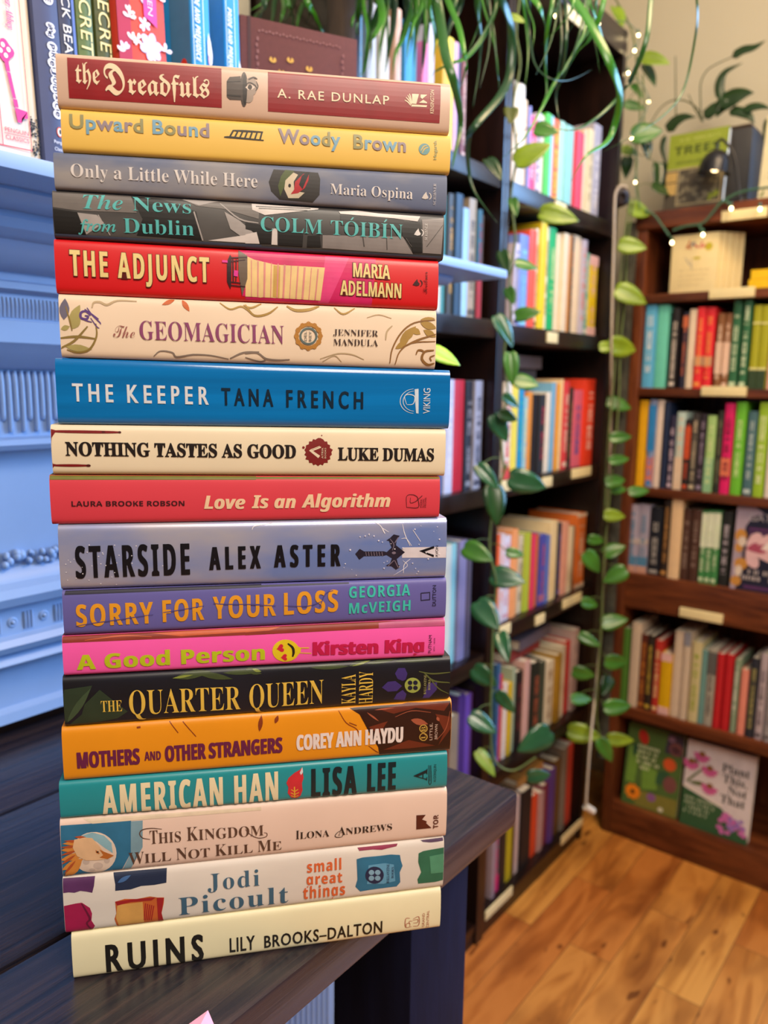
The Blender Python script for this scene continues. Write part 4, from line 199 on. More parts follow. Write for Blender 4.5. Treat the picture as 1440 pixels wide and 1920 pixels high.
ROWS=[
['tall bookcase','top book shelf',1.579,[[1.3945,1.413,.188,'#e8d6b8','tall cream book',0],[1.4137,1.4349,.188,'#efe6d8','off-white book',0],[1.4358,1.4525,.167,'#e6c79c','peach book',0],[1.4531,1.4605,.158,'#8f93d6','periwinkle book',0],[1.4612,1.4907,.145,'#ee3f78','hot pink book','#f6c3cf'],[1.4942,1.5083,.158,'#cfc3dc','pale lilac book','#5a3a4a'],[1.509,1.529,.158,'#e2cdbc','beige-pink book',0],[1.5316,1.5524,.167,'#4fc63f','bright green book',0],[1.5531,1.5665,.167,'#8fd0d8','light blue book',0],[1.568,1.595,.166,'#f0682e','orange book','#f4c63c'],[1.5969,1.6242,.169,'#a5d8c6','mint book',0],[1.6314,1.6686,.17,'#8fcdc6','aqua book',0],[1.6706,1.7054,.166,'#e8445f','raspberry red book',0],[1.7062,1.7234,.178,'#d6c4a2','thin beige book',0],[1.7247,1.7553,.184,'#dccba0','straw-coloured book','#a89a78'],[1.7571,1.8001,.204,'#a8a4b0','grey lilac book','#dcd8d8']]],
['tall bookcase','second shelf',1.316,[[1.4153,1.4359,.16,'#cfc4d6','lilac-white book','#3d3560'],[1.4385,1.4762,.181,'#7a92d8','periwinkle blue book','#8fd4e0'],[1.4783,1.5095,.195,'#f2563c','coral book',0],[1.5102,1.5225,.202,'#e6d6bc','dotted cream book','#6a5a4a'],[1.5232,1.5513,.217,'#efcf0c','bright yellow book',0],[1.552,1.5686,.212,'#e9ddc0','cream book','#8a7a5a'],[1.5698,1.6018,.214,'#0fae62','emerald green book','#d8e8a0'],[1.6026,1.6296,.207,'#ecd6ae','wide cream book',0],[1.6304,1.6572,.211,'#e9d8b8','ivory book',0],[1.6581,1.668,.209,'#c98a44','tan book',0],[1.6688,1.6814,.21,'#2c2420','black book','#c8743c'],[1.683,1.7216,.215,'#ead3ae','pale peach book',0],[1.7233,1.7507,.211,'#bdb4c0','lilac-grey book','#e8734a'],[1.7516,1.775,.186,'#5fa896','sea green book','#e0dccb'],[1.7764,1.8224,.184,'#e2c312','short yellow book','#e8b8b0']]],
['tall bookcase','third shelf',1.008,[[1.4019,1.4311,.198,'#e9e4dc','white book with red foot','#d84a4a'],[1.4321,1.4555,.198,'#eadc55','lemon yellow book',0],[1.4576,1.4816,.184,'#1f8fc8','cobalt blue book','#3fc0c0'],[1.4823,1.4996,.167,'#9cc6cc','pale blue book','#e8e0a0'],[1.5017,1.5252,.178,'#e0913c','orange book',0],[1.5327,1.5584,.17,'#1d181b','black book',0],[1.5592,1.5855,.172,'#2c303a','charcoal book','#a83a52'],[1.5871,1.6101,.177,'#ece4d6','white book',0],[1.6109,1.6335,.198,'#7ab6dc','sky blue book',0],[1.6347,1.6591,.195,'#f2a324','amber book',0],[1.66,1.6734,.206,'#ecd2a0','cream book',0],[1.6743,1.7017,.201,'#e0444e','coral red book','#f2d0c0'],[1.7069,1.7297,.188,'#3a3230','dark brown book','#8a7a4a'],[1.7315,1.7823,.182,'#e46a86','pink and blue patterned book','#5a5ab0'],[1.7851,1.8391,.208,'#e63c1c','big scarlet book','#f8c8b8']]],
['tall bookcase','fourth shelf',.7,[[1.3944,1.4059,.193,'#e2622e','thin orange-red book',0],[1.4066,1.4229,.193,'#dcd2de','pale lilac book','#e89a8a'],[1.4236,1.4544,.184,'#e0def0','white book','#d8a8b8'],[1.4572,1.4838,.194,'#f0a46a','peach orange book',0],[1.4948,1.517,.175,'#cfc4a8','putty-coloured book','#5a4a4a'],[1.5185,1.5436,.178,'#b0c23c','lime book',0],[1.5459,1.5645,.171,'#de3a64','pink-red book',0],[1.5653,1.5842,.168,'#d0701c','burnt orange book',0],[1.5866,1.6123,.165,'#4a50b0','royal blue book','#c85a6a'],[1.6131,1.6337,.159,'#5a74c0','cornflower book',0],[1.6362,1.6733,.188,'#ecd6a4','tall cream book',0],[1.688,1.7054,.178,'#2c2f4a','navy book','#7a6ab0'],[1.7063,1.7321,.177,'#e0a08c','salmon book',0],[1.733,1.7594,.162,'#e2cdac','beige book',0],[1.7621,1.7788,.16,'#6a6a52','thin olive book',0],[1.7826,1.8352,.187,'#dc6f28','orange book with pale edge','#e6c8a8']]],
['tall bookcase','fifth shelf',.375,[[1.4129,1.4277,.231,'#2f5a86','navy blue book','#7a6ab0'],[1.4291,1.4472,.2,'#c23044','crimson book',0],[1.4483,1.4664,.177,'#dcd0c8','white book',0],[1.4679,1.4874,.171,'#cfae1c','golden yellow book',0],[1.4881,1.505,.2,'#9aa98c','sage book',0],[1.5096,1.5387,.184,'#1e1716','black book','#6a2a30'],[1.5434,1.5726,.2,'#cfa49a','dusty pink book',0],[1.5766,1.6108,.188,'#20261f','black-green book','#a8583c'],[1.6121,1.6507,.175,'#3a4436','dark green book',0],[1.6554,1.6985,.165,'#d8ccb2','cream book','#a88a6a'],[1.7008,1.7295,.173,'#a87e20','ochre book',0],[1.7341,1.7571,.186,'#dccdb0','ivory book',0],[1.758,1.7881,.191,'#c8302c','red book',0],[1.7919,1.8267,.214,'#bfa39c','tall mauve book','#9a8480']]],
['tall bookcase','bottom shelf',.05,[[1.3639,1.4064,.2,'#4a2a1c','dark brown book',0],[1.4173,1.4345,.2,'#9a8690','mauve grey book',0],[1.4354,1.4588,.2,'#8a7a7c','grey book with pink foot','#d02e70'],[1.4606,1.4863,.2,'#2a1d18','blackish book',0],[1.4891,1.5183,.2,'#b7a516','mustard yellow book',0],[1.5202,1.526,.2,'#5a3c22','thin brown book',0],[1.5269,1.5502,.2,'#c9b3ae','pinkish white book',0],[1.5541,1.6012,.2,'#1a1618','black book',0],[1.6115,1.6459,.16,'#d0431c','orange-red book',0],[1.647,1.6716,.157,'#b08a86','pinkish grey book',0],[1.6738,1.7,.164,'#7a2a3c','wine red book',0],[1.7011,1.7257,.199,'#5a3a86','purple book',0],[1.7336,1.768,.206,'#6a4a22','olive brown book',0],[1.7704,1.7939,.227,'#84786c','grey-brown book',0],[1.7951,1.8397,.222,'#c84430','brick red book',0]]],
['bookcase beside the mantel','top shelf',1.587,[[.9205,.9355,.116,'#4a6ad8','blue book','#e0d870'],[.938,.9533,.142,'#8fc4dc','pale blue patterned book','#e8e0d0'],[.9585,.9809,.165,'#d8d0c8','grey-white book',0],[.9849,1.0012,.167,'#e2d4b8','cream book',0],[1.0026,1.0206,.164,'#e8dccb','ivory book',0],[1.0249,1.0406,.178,'#f0c0a0','peach book',0],[1.0493,1.0714,.171,'#3fa0d8','bright blue book',0],[1.0729,1.085,.174,'#2f8a9a','teal book',0],[1.1004,1.1161,.156,'#f07aa8','pink book',0],[1.1208,1.1385,.19,'#c6c8d8','grey-lilac book',0],[1.1516,1.1683,.168,'#d8ac10','golden yellow book',0],[1.169,1.187,.184,'#efe04a','lemon yellow book',0],[1.1877,1.2009,.182,'#d8a8c4','pale pink book',0],[1.2016,1.215,.183,'#2a2c40','navy book',0],[1.2157,1.2311,.174,'#7a3424','rust brown book','#d8b0a0']]],
['bookcase beside the mantel','second shelf',1.32,[[1.1573,1.1676,.201,'#e4dccc','ivory book',0],[1.1686,1.1806,.201,'#3f8a8a','dark teal book',0],[1.1827,1.2005,.206,'#3a3220','black book with gold pattern','#c8962c'],[1.2046,1.2278,.21,'#1f3a52','midnight blue book',0],[1.2286,1.2487,.19,'#9cc8e8','pale blue book',0],[1.2521,1.2774,.211,'#b09a7c','tan book','#5a4a38'],[1.2804,1.2966,.196,'#2a5a68','petrol blue book','#b02018'],[1.2981,1.3086,.19,'#6a5448','brown-grey book',0]]],
['bookcase beside the mantel','third shelf',1,[[1.1737,1.1872,.209,'#4a5a8c','blue-grey book',0],[1.1887,1.2162,.208,'#c4c8e0','blue-white book','#e8e8f0'],[1.2177,1.2582,.208,'#c41c30','crimson book',0],[1.2606,1.2853,.206,'#26222a','black book','#8a8a94'],[1.287,1.3158,.207,'#a4a4b4','silver grey book','#4a4a5a']]],
['bookcase beside the mantel','fourth shelf',.66,[[1.1866,1.1976,.247,'#b8c8b0','pale green book',0],[1.1991,1.2246,.24,'#d4dcd4','misty white book',0],[1.2262,1.2474,.238,'#8ac8d0','aqua book',0],[1.249,1.2775,.241,'#8a86b0','lavender-grey book',0],[1.2792,1.2946,.239,'#5a5468','slate book',0]]],
['bookcase beside the mantel','fifth shelf',.375,[[1.2052,1.2297,.197,'#7a2a26','maroon book',0],[1.2314,1.2634,.172,'#9a8a72','taupe book',0],[1.2651,1.2912,.206,'#4a2f7c','dark violet book',0],[1.2929,1.3233,.197,'#6a4ab0','violet book',0]]],
['low bookcase','second shelf',1.197,[[.7278,.7007,.199,'#5fb6e2','sky blue book','#e8f0f4'],[.6991,.6713,.198,'#6fd4bc','mint book',0],[.6616,.6453,.189,'#201a1e','black book with white title','#e2d6c8'],[.6378,.6255,.179,'#24243a','navy book with orange top','#c86a44'],[.6237,.6059,.185,'#ecd8bc','cream book',0],[.6041,.5848,.188,'#ec2c34','red book','#f49a4a'],[.5827,.5636,.187,'#ea2a34','red book','#f49a4a'],[.5561,.5423,.172,'#8a5a34','brown book','#eccab0'],[.5415,.527,.172,'#8c5c38','brown book','#eccab0'],[.525,.5067,.202,'#2f6a44','dark green book','#cfe0b8'],[.5018,.4853,.2,'#2f6a44','dark green book','#cfe0b8'],[.4806,.4639,.187,'#a8a81c','olive lime book',0],[.4632,.4448,.186,'#a8a81c','olive lime book',0],[.4421,.4282,.162,'#e8b0a0','pink book',0]]],
['low bookcase','third shelf',.951,[[.7296,.707,.215,'#eeb414','yellow book',0],[.7031,.6859,.217,'#8f9cc0','white book with blue panel','#2f8ad0'],[.6848,.669,.217,'#ead6c6','off-white book',0],[.6653,.6529,.212,'#1e2c4c','navy book',0],[.6499,.6361,.18,'#2f2c48','indigo book','#d8c0d0'],[.6352,.6152,.189,'#c3dad0','pale aqua book','#e8c8a8'],[.6133,.5989,.172,'#241e20','black book with orange title','#d8562c'],[.597,.5808,.188,'#3a3634','charcoal book','#c8b898'],[.5794,.5649,.186,'#2e2530','plum black book','#9a8aa0'],[.562,.5421,.183,'#a8d080','pale green book','#d4e2a0'],[.5384,.5258,.195,'#2c3026','olive black book','#7a7a5a'],[.5242,.5034,.213,'#e01a6a','magenta book','#7a1030'],[.5008,.4781,.216,'#6cbf30','grass green book','#cfe8a0'],[.4736,.4535,.196,'#4a7078','teal-grey book','#c0d0cc'],[.4509,.429,.217,'#9ac22c','lime book','#e2ecb4'],[.426,.4086,.211,'#e8dcd0','white book',0]]],
['low bookcase','fourth shelf',.728,[[.7389,.7136,.175,'#a8a0b4','lilac seascape book','#5a86a8'],[.7128,.6866,.177,'#a8a0b4','lilac seascape book','#5a86a8'],[.6823,.6537,.173,'#161c28','blue-black book','#a8a4a0'],[.6505,.6325,.195,'#2c211c','brown-black book','#c08a4a'],[.6307,.6045,.202,'#e8c69a','cream book',0],[.6025,.5828,.177,'#4a2e24','brown book','#8a7468'],[.5802,.5593,.179,'#4a2e24','brown book','#8a7468'],[.5573,.544,.178,'#3f8a4c','green book','#cfe0b8'],[.5433,.5294,.18,'#3f8a4c','green book','#cfe0b8'],[.5287,.5139,.181,'#3f8a4c','green book','#cfe0b8'],[.5111,.4887,.181,'#1e2220','black book','#b0a8b0']]],
['low bookcase','fifth shelf',.369,[[.7327,.7145,.207,'#4a7a2c','leaf green book',0],[.7098,.6872,.227,'#cdb9a2','tall cream book',0],[.6864,.6672,.199,'#5c2418','brown-red book','#b8702c'],[.6661,.6499,.201,'#2c241e','black book with yellow title','#c8a83c'],[.6474,.6312,.192,'#b83028','red book','#e8c890'],[.6301,.6025,.162,'#dcae08','short yellow book',0],[.6008,.577,.226,'#d8c4ac','cream book',0],[.5764,.5598,.228,'#cfbda6','cream book with grey top',0],[.5556,.5323,.209,'#d0c492','olive-cream book','#a8b450'],[.5323,.5188,.191,'#6a9a96','teal book',0],[.5177,.4971,.196,'#a8a294','grey book','#5a5a58'],[.4951,.4788,.192,'#c01c26','red book',0],[.4762,.4586,.194,'#c01c26','red book',0],[.4546,.4427,.185,'#8aa084','grey-green book','#e0e0d0'],[.4383,.4216,.165,'#e8907c','short salmon book',0],[.4187,.4007,.199,'#262c38','navy book','#a8a060'],[.3983,.3821,.212,'#b8aab0','lilac-grey book','#6a6068'],[.3783,.3631,.209,'#a8a4a6','grey book','#6a6468']]]]
BLADES=[[.0105,[[.8988,.5495,1.7047],[.961,.5171,1.7011],[.9668,.4793,1.6687],[.9418,.4373,1.6135],[.943,.4156,1.5732],[.9788,.4173,1.5475],[.9937,.4291,1.5178],[.9648,.4258,1.493],[.9139,.4271,1.4673],[.9017,.4381,1.439]]],[.006,[[1.0384,.4628,1.764],[1.0621,.4174,1.7231],[1.0172,.4006,1.6657],[.9906,.3929,1.6097],[1.0024,.4129,1.5751],[1.0222,.4352,1.5647],[.9905,.4497,1.5339],[.9337,.4548,1.506],[.9026,.4803,1.5083]]],[.006,[[.9982,.5169,1.7643],[.995,.4555,1.7145],[.9646,.4377,1.6569],[.9681,.4541,1.6207],[.9866,.4854,1.6111],[.9684,.4998,1.5781],[.921,.4911,1.535],[.885,.4944,1.4916],[.8892,.5254,1.4756]]],[.0105,[[.8988,.6542,1.7661],[.9077,.5781,1.7164],[.9263,.5576,1.6752],[.9637,.5633,1.6512],[.9667,.5644,1.6029],[.926,.5549,1.5606],[.8796,.5579,1.5185],[.8851,.5734,1.505],[.9129,.5902,1.4804],[.9169,.5817,1.4483],[.8998,.5353,1.4012]]],[.006,[[.8946,.6099,1.7448],[.9216,.5633,1.7115],[.9504,.5769,1.6888],[.9546,.5965,1.6557],[.9154,.5974,1.6154],[.8723,.5918,1.593],[.8638,.6098,1.5858],[.8894,.6378,1.591]]],[.012,[[.8154,.6244,1.7059],[.8535,.6199,1.6899],[.8831,.6259,1.678],[.8702,.6085,1.6373],[.8373,.5784,1.5884],[.8346,.5657,1.56],[.8651,.5758,1.5391],[.8836,.5848,1.5193],[.8563,.5744,1.4786],[.8226,.5543,1.4531]]],[.008,[[.8707,.6671,1.7587],[.9216,.6525,1.737],[.9217,.6353,1.6941],[.8941,.5982,1.6426],[.8802,.58,1.6044],[.904,.5926,1.5964],[.9217,.614,1.5751]]],[.004,[[.971,.5554,1.7651],[1.0023,.5166,1.7225],[.9699,.4917,1.6731],[.9419,.4734,1.6223],[.9536,.4816,1.591],[.9784,.5022,1.5719],[.9757,.4971,1.5428],[.9433,.4723,1.5114]]],[.005,[[.9679,.5771,1.7705],[.9736,.5133,1.7169],[.9383,.4921,1.662],[.9381,.498,1.627],[.9673,.5138,1.6022],[.9745,.5138,1.5732],[.939,.5009,1.5453]]],[.003,[[1.0504,.4479,1.7827],[1.0521,.3708,1.7178],[1.0505,.3562,1.6657],[1.0824,.3653,1.6393],[1.0873,.3765,1.5809],[1.0442,.3815,1.5405],[.9842,.3939,1.5038],[.9597,.4291,1.4814]]],[.0025,[[.9163,.6241,1.7393],[.9179,.5916,1.6997],[.9447,.5992,1.6736],[.9651,.6173,1.6655],[.9419,.614,1.6325]]],[.0025,[[.9046,.5759,1.7086],[.9577,.5411,1.6942],[.9878,.5515,1.6697],[.9822,.5449,1.6432],[.9482,.5171,1.5973],[.9428,.4934,1.5751],[.9852,.4876,1.5841],[1.0346,.4807,1.6092]]],[.0045,[[.9526,.5292,1.7376],[1.0224,.4967,1.7244],[1.0248,.4883,1.6625],[.9776,.4812,1.6111],[.9369,.4814,1.5672]]],[.003,[[.9593,.6529,1.7514],[.9962,.6289,1.7321],[.9736,.6056,1.6988],[.9451,.5776,1.6486],[.9508,.5734,1.6002],[.9853,.5867,1.591]]],[.01,[[.9602,.6113,1.7399],[.9669,.5661,1.7107],[.9474,.5234,1.6735],[.9506,.5132,1.6568],[.9858,.5225,1.646]]],[.007,[[.765,.8387,1.7308],[.7442,.7939,1.6857],[.7338,.7812,1.6603],[.7506,.8073,1.6543],[.7658,.8303,1.6426],[.7538,.8136,1.6157],[.727,.7811,1.586]]],[.008,[[.8211,.8068,1.7429],[.8058,.7775,1.6908],[.8277,.784,1.6808],[.858,.7987,1.6747],[.8564,.7903,1.6641]]],[.009,[[.8484,.7368,1.7333],[.8823,.7101,1.7129],[.9024,.7388,1.6948],[.8951,.7474,1.6541],[.8613,.7253,1.6121],[.8369,.7128,1.5945]]],[.009,[[.8725,.739,1.7559],[.9353,.7154,1.7469],[.9489,.7177,1.7188],[.9177,.7005,1.6703],[.8798,.687,1.6288],[.8826,.6941,1.605]]],[.01,[[.9364,.7734,1.7772],[.97,.7657,1.7528],[.9512,.7473,1.7065],[.9131,.7243,1.6543],[.9049,.7247,1.6194]]],[.01,[[.8667,.7248,1.7368],[.8642,.7025,1.6916],[.8319,.6724,1.6477],[.8136,.6709,1.623],[.8315,.6979,1.6239]]],[.01,[[.9643,.7766,1.7957],[.9629,.7082,1.7416],[.9438,.6842,1.6882],[.9574,.6977,1.662],[.9795,.7176,1.6382]]],[.009,[[.8888,.7913,1.7709],[.8765,.7467,1.7208],[.8823,.7542,1.6918],[.9076,.7796,1.6863],[.9076,.7834,1.6664]]],[.009,[[.8655,.8097,1.7607],[.8463,.8318,1.733],[.8637,.8649,1.7206],[.8666,.8841,1.7089]]],[.006,[[.8488,.794,1.7564],[.8446,.8505,1.7509],[.8415,.8903,1.7334],[.8115,.8909,1.7094]]],[.008,[[.88,.8646,1.7819],[.8808,.9092,1.7594],[.8664,.9036,1.7244],[.8342,.8747,1.6855]]],[.009,[[.9465,.8638,1.8069],[.9236,.8856,1.7684],[.8845,.8673,1.7249],[.863,.8528,1.693]]],[.00754,[[.9431,.8447,1.8214],[.9497,.7891,1.8248],[.9477,.7288,1.762],[.9566,.731,1.725],[.9888,.7427,1.7007],[.9867,.7453,1.6698]]],[.00547,[[.8673,.8029,1.7792],[.8666,.7486,1.7788],[.8889,.7152,1.7361],[.9162,.7327,1.7113],[.9242,.736,1.6673],[.8939,.7159,1.6174]]],[.00991,[[.9472,.8871,1.8356],[.9848,.8325,1.8522],[1.048,.7969,1.8189],[1.0654,.805,1.7823],[1.0475,.7862,1.7456],[1.012,.764,1.7068]]],[.00764,[[.8166,.7133,1.7327],[.8683,.6991,1.7644],[.9186,.6795,1.7371],[.907,.6664,1.6908],[.8666,.6477,1.6515],[.8536,.6417,1.6281]]],[.0072,[[.9386,.8683,1.8267],[.9857,.8769,1.8662],[.9966,.8519,1.8152],[.964,.8194,1.7507],[.9338,.8117,1.6996],[.947,.8281,1.6766]]],[.00729,[[.8852,.7863,1.7814],[.9284,.7581,1.8067],[.9275,.6941,1.7446],[.8997,.6689,1.6889],[.9064,.6747,1.6513],[.9311,.6968,1.6312]]],[.00658,[[.9101,.7616,1.7838],[.9378,.6919,1.7903],[.9456,.6108,1.7278],[.9465,.6066,1.6889],[.9783,.6172,1.6591],[.9852,.6246,1.6289]]],[.00923,[[.8919,.8151,1.7925],[.8719,.781,1.7908],[.8683,.7619,1.7415],[.8919,.7784,1.7148],[.9103,.7872,1.6881],[.888,.7726,1.6495]]],[.00955,[[.9127,.7676,1.7866],[.9397,.7089,1.7962],[.9973,.6711,1.7643],[1.022,.6827,1.7351],[1.0001,.6843,1.6988],[.9621,.662,1.6574]]],[.00889,[[.8656,.726,1.7558],[.9032,.7154,1.7835],[.9489,.708,1.7566],[.9461,.7013,1.7135],[.9031,.6829,1.6532],[.8801,.6693,1.6117]]],[.00559,[[.8315,.7791,1.7581],[.881,.7858,1.796],[.903,.766,1.7557],[.8744,.7376,1.698],[.8517,.7055,1.6382],[.858,.7148,1.6084]]],[.0078,[[.8874,.83,1.7952],[.914,.8389,1.8256],[.8967,.8074,1.7651],[.8661,.7758,1.7051],[.8733,.7743,1.7029],[.8994,.8024,1.7117]]],[.00558,[[.9035,.8358,1.8032],[.9301,.7833,1.8151],[.9282,.7094,1.7492],[.9197,.6985,1.7036],[.9361,.7235,1.6731],[.9495,.738,1.6469]]],[.00652,[[.9746,.8991,1.85],[.9649,.8533,1.8506],[.9621,.8149,1.7918],[.981,.8263,1.7584],[1.0069,.8324,1.716],[.9903,.8234,1.6683]]],[.0055,[[.9695,.8946,1.8466],[.974,.8497,1.8531],[1.0061,.8287,1.8122],[1.0319,.845,1.7811],[1.031,.8328,1.7297],[.9943,.8078,1.6758]]],[.00648,[[.8023,.7401,1.735],[.8253,.7307,1.7567],[.8644,.734,1.7322],[.8702,.7348,1.6958],[.844,.7058,1.6489],[.8162,.6866,1.6113]]],[.00686,[[.8605,.8059,1.7775],[.9195,.7974,1.8151],[.9605,.7695,1.7783],[.937,.7462,1.7221],[.8987,.7249,1.6628],[.8971,.7278,1.6312]]],[.00591,[[.8707,.7322,1.7596],[.921,.7242,1.7934],[.927,.6797,1.7403],[.8919,.6496,1.6811],[.8815,.6403,1.6289],[.9037,.6599,1.6042]]],[.0087,[[1.022,.8649,1.8585],[1.0644,.8108,1.8777],[1.0683,.7288,1.8073],[1.0504,.7114,1.7526],[1.066,.7312,1.7328],[1.0873,.7499,1.7185]]],[.00711,[[.8508,.7865,1.7679],[.8677,.7125,1.7682],[.8816,.6399,1.712],[.8954,.6456,1.6813],[.926,.6569,1.6552],[.9193,.6557,1.6217]]],[.00628,[[.9409,.8868,1.8331],[.9645,.8066,1.8361],[1.0132,.7485,1.7922],[1.0415,.7643,1.7633],[1.0387,.772,1.7154],[1.0046,.7507,1.6625]]],[.00534,[[.8477,.7458,1.7546],[.8641,.7267,1.7712],[.9041,.7256,1.7447],[.9179,.7323,1.7118],[.8861,.7181,1.6533],[.8521,.6945,1.6042]]],[.00959,[[.8374,.7402,1.7489],[.9023,.7157,1.7832],[.9604,.6803,1.7531],[.9439,.664,1.703],[.9088,.6369,1.6548],[.8995,.6339,1.6275]]],[.00588,[[.8573,.8102,1.7775],[.9026,.8178,1.8145],[.9093,.7894,1.7647],[.8762,.7566,1.7036],[.8591,.7452,1.6719],[.877,.7655,1.6629]]],[.0099,[[.9533,.8412,1.8244],[.9719,.8349,1.8477],[.9491,.7928,1.7806],[.9252,.7684,1.7238],[.9317,.7798,1.6768],[.9528,.8021,1.6476]]],[.00509,[[1.0092,.8775,1.8572],[1.0211,.8211,1.8634],[1.0188,.7554,1.7962],[1.0237,.7541,1.7544],[1.0451,.7836,1.7444],[1.0481,.7905,1.7251]]],[.00741,[[.965,.838,1.8281],[.8988,.8638,1.827],[.853,.9066,1.7767],[.8757,.927,1.748],[.8797,.9525,1.7428],[.8574,.9344,1.7171]]],[.00869,[[.9506,.8655,1.8306],[.9019,.9111,1.8427],[.8766,.9825,1.807],[.8934,.9975,1.7726],[.8723,.9941,1.7526],[.8421,.9658,1.7226]]],[.00676,[[.9242,.799,1.8005],[.9153,.8552,1.8311],[.9054,.9137,1.7984],[.898,.9023,1.7493],[.8716,.8674,1.7135],[.8559,.8572,1.6894]]],[.00932,[[.9251,.7836,1.7962],[.9216,.857,1.8341],[.8841,.9018,1.787],[.8551,.8685,1.7255],[.8327,.8509,1.6983],[.8439,.8679,1.6917]]],[.0054,[[.9471,.8303,1.8188],[.9441,.8683,1.8467],[.8978,.8659,1.782],[.8699,.8351,1.7219],[.8769,.841,1.7139],[.9014,.87,1.7166]]],[.00868,[[.9692,.8115,1.8219],[.9196,.8462,1.8301],[.8501,.8588,1.7621],[.8463,.8512,1.7179],[.875,.8739,1.7256],[.886,.8905,1.7232]]],[.00515,[[.9369,.8404,1.8177],[.8752,.8585,1.8159],[.8269,.8869,1.7613],[.8464,.9041,1.7317],[.8572,.9342,1.7284],[.8412,.9227,1.7054]]],[.00807,[[.9682,.8641,1.8371],[.94,.8677,1.8449],[.939,.8964,1.8061],[.9616,.9136,1.7745],[.9584,.9052,1.7602],[.9257,.8798,1.7306]]],[.00487,[[.8346,.6393,1.7296],[.8797,.6037,1.725],[.938,.5854,1.7116],[.9455,.5768,1.6808],[.9015,.5652,1.6313],[.8611,.5671,1.5888]]],[.00405,[[.9313,.7134,1.791],[.9947,.6931,1.7968],[1.0319,.6646,1.7686],[1.0092,.6356,1.7184],[.9841,.598,1.644],[.9908,.5938,1.5932]]],[.00401,[[.9439,.723,1.7989],[1.0078,.6828,1.7989],[1.0224,.6214,1.753],[.9917,.5891,1.7001],[.9934,.5796,1.6711],[1.0208,.5983,1.6562]]],[.00454,[[.8993,.6888,1.7706],[.9645,.5875,1.7535],[.9918,.4801,1.7022],[.9834,.4636,1.6644],[1.019,.4621,1.6397],[1.0444,.4669,1.6127]]],[.00547,[[.9488,.7268,1.802],[.9472,.6639,1.7694],[.9479,.618,1.7244],[.972,.6198,1.7013],[.9949,.6293,1.6433],[.9755,.626,1.5749]]],[.00408,[[.8689,.6656,1.7514],[.9152,.5538,1.7242],[.9924,.4734,1.7005],[1.0313,.479,1.6851],[1.0296,.4828,1.6609],[.9826,.4766,1.6192]]],[.00423,[[.8524,.6529,1.7409],[.8868,.6131,1.7306],[.9426,.5973,1.7167],[.9593,.5943,1.6902],[.9263,.5729,1.6223],[.8854,.5591,1.5607]]],[.00276,[[.8139,.6235,1.7165],[.9073,.5603,1.723],[.9882,.4931,1.7045],[.9709,.472,1.6622],[.9417,.437,1.605],[.9422,.4276,1.5669]]],[.0045,[[.8711,.6672,1.7527],[.9696,.5951,1.7578],[1.0222,.5032,1.7199],[.9879,.4737,1.6686],[.9627,.4727,1.6056],[.9717,.5008,1.5638]]],[.00409,[[.857,.6565,1.7438],[.9216,.5742,1.7327],[.9419,.479,1.6833],[.9242,.4581,1.6423],[.937,.4781,1.6309],[.951,.5111,1.6208]]],[.00266,[[.9412,.721,1.7973],[.985,.6094,1.7681],[1.0177,.5098,1.7201],[1.035,.5051,1.6933],[1.0634,.5256,1.6845],[1.0525,.5395,1.659]]],[.00533,[[.9662,.7401,1.8131],[.985,.6533,1.7811],[1.028,.5975,1.7484],[1.065,.6045,1.7297],[1.076,.5998,1.6733],[1.0393,.5822,1.6048]]],[.00313,[[.817,.6258,1.7184],[.8657,.55,1.7036],[.9441,.5009,1.6903],[.97,.5018,1.6697],[.9401,.4929,1.6165],[.8905,.4846,1.5619]]],[.00345,[[.853,.6534,1.7413],[.9228,.6093,1.7436],[.9903,.5701,1.7268],[.983,.5525,1.6875],[.9505,.5227,1.644],[.9373,.5159,1.6131]]],[.00515,[[.875,.6702,1.7552],[.9672,.6131,1.7622],[1.0202,.5385,1.729],[.9881,.5086,1.6778],[.9643,.4908,1.6157],[.9773,.5038,1.5761]]],[.00576,[[.9434,.7226,1.7986],[1.0238,.6378,1.7918],[1.0546,.5363,1.7412],[1.0295,.5102,1.6927],[1.0527,.5024,1.6784],[1.0891,.5127,1.6705]]]]
LV1=[[[1.2514,.72,1.8029],.0303,20,'y'],[[1.2159,.705,1.6407],.0407,95,'o'],[[1.2703,.69,1.592],.0658,-25,'y'],[[1.3579,.7125,1.6531],.0442,15,'g'],[[1.1565,.6975,1.5428],.0483,65,'d'],[[1.2643,.72,1.5067],.0391,80,'g'],[[1.4092,.705,1.5128],.0741,15,'y'],[[1.2639,.69,1.4046],.0428,0,'g'],[[1.3164,.7125,1.3289],.0468,-5,'g'],[[1.2012,.6975,1.4038],.0486,75,'d'],[[1.2648,.72,1.3559],.0361,70,'g'],[[1.2209,.705,1.2908],.063,60,'b'],[[1.2217,.69,1.227],.0575,85,'g'],[[1.3233,.7125,1.2038],.0477,10,'g'],[[1.2394,.6975,1.1706],.0379,30,'b'],[[1.2444,.72,1.1213],.0559,60,'b'],[[1.2452,.705,1.1438],.0382,20,'d'],[[1.157,.69,1.043],.0567,50,'b'],[[1.2224,.7125,.9841],.0752,85,'d'],[[1.3159,.6975,1.0187],.0723,15,'b'],[[1.1831,.72,.9007],.0593,30,'g'],[[1.2684,.705,.8408],.0641,15,'b'],[[1.2638,.69,.8918],.0336,10,'g'],[[1.2116,.7125,.7807],.0667,55,'b'],[[1.249,.6975,.7128],.0621,75,'b'],[[1.2226,.72,.6561],.0542,35,'b'],[[1.2793,.705,.5909],.0538,50,'b'],[[1.17,.69,.5895],.0563,35,'b'],[[1.4191,.7125,.4578],.0833,150,'b'],[[1.1994,.6975,.4986],.056,60,'y'],[[1.4672,.72,.3571],.0536,-5,'b']]
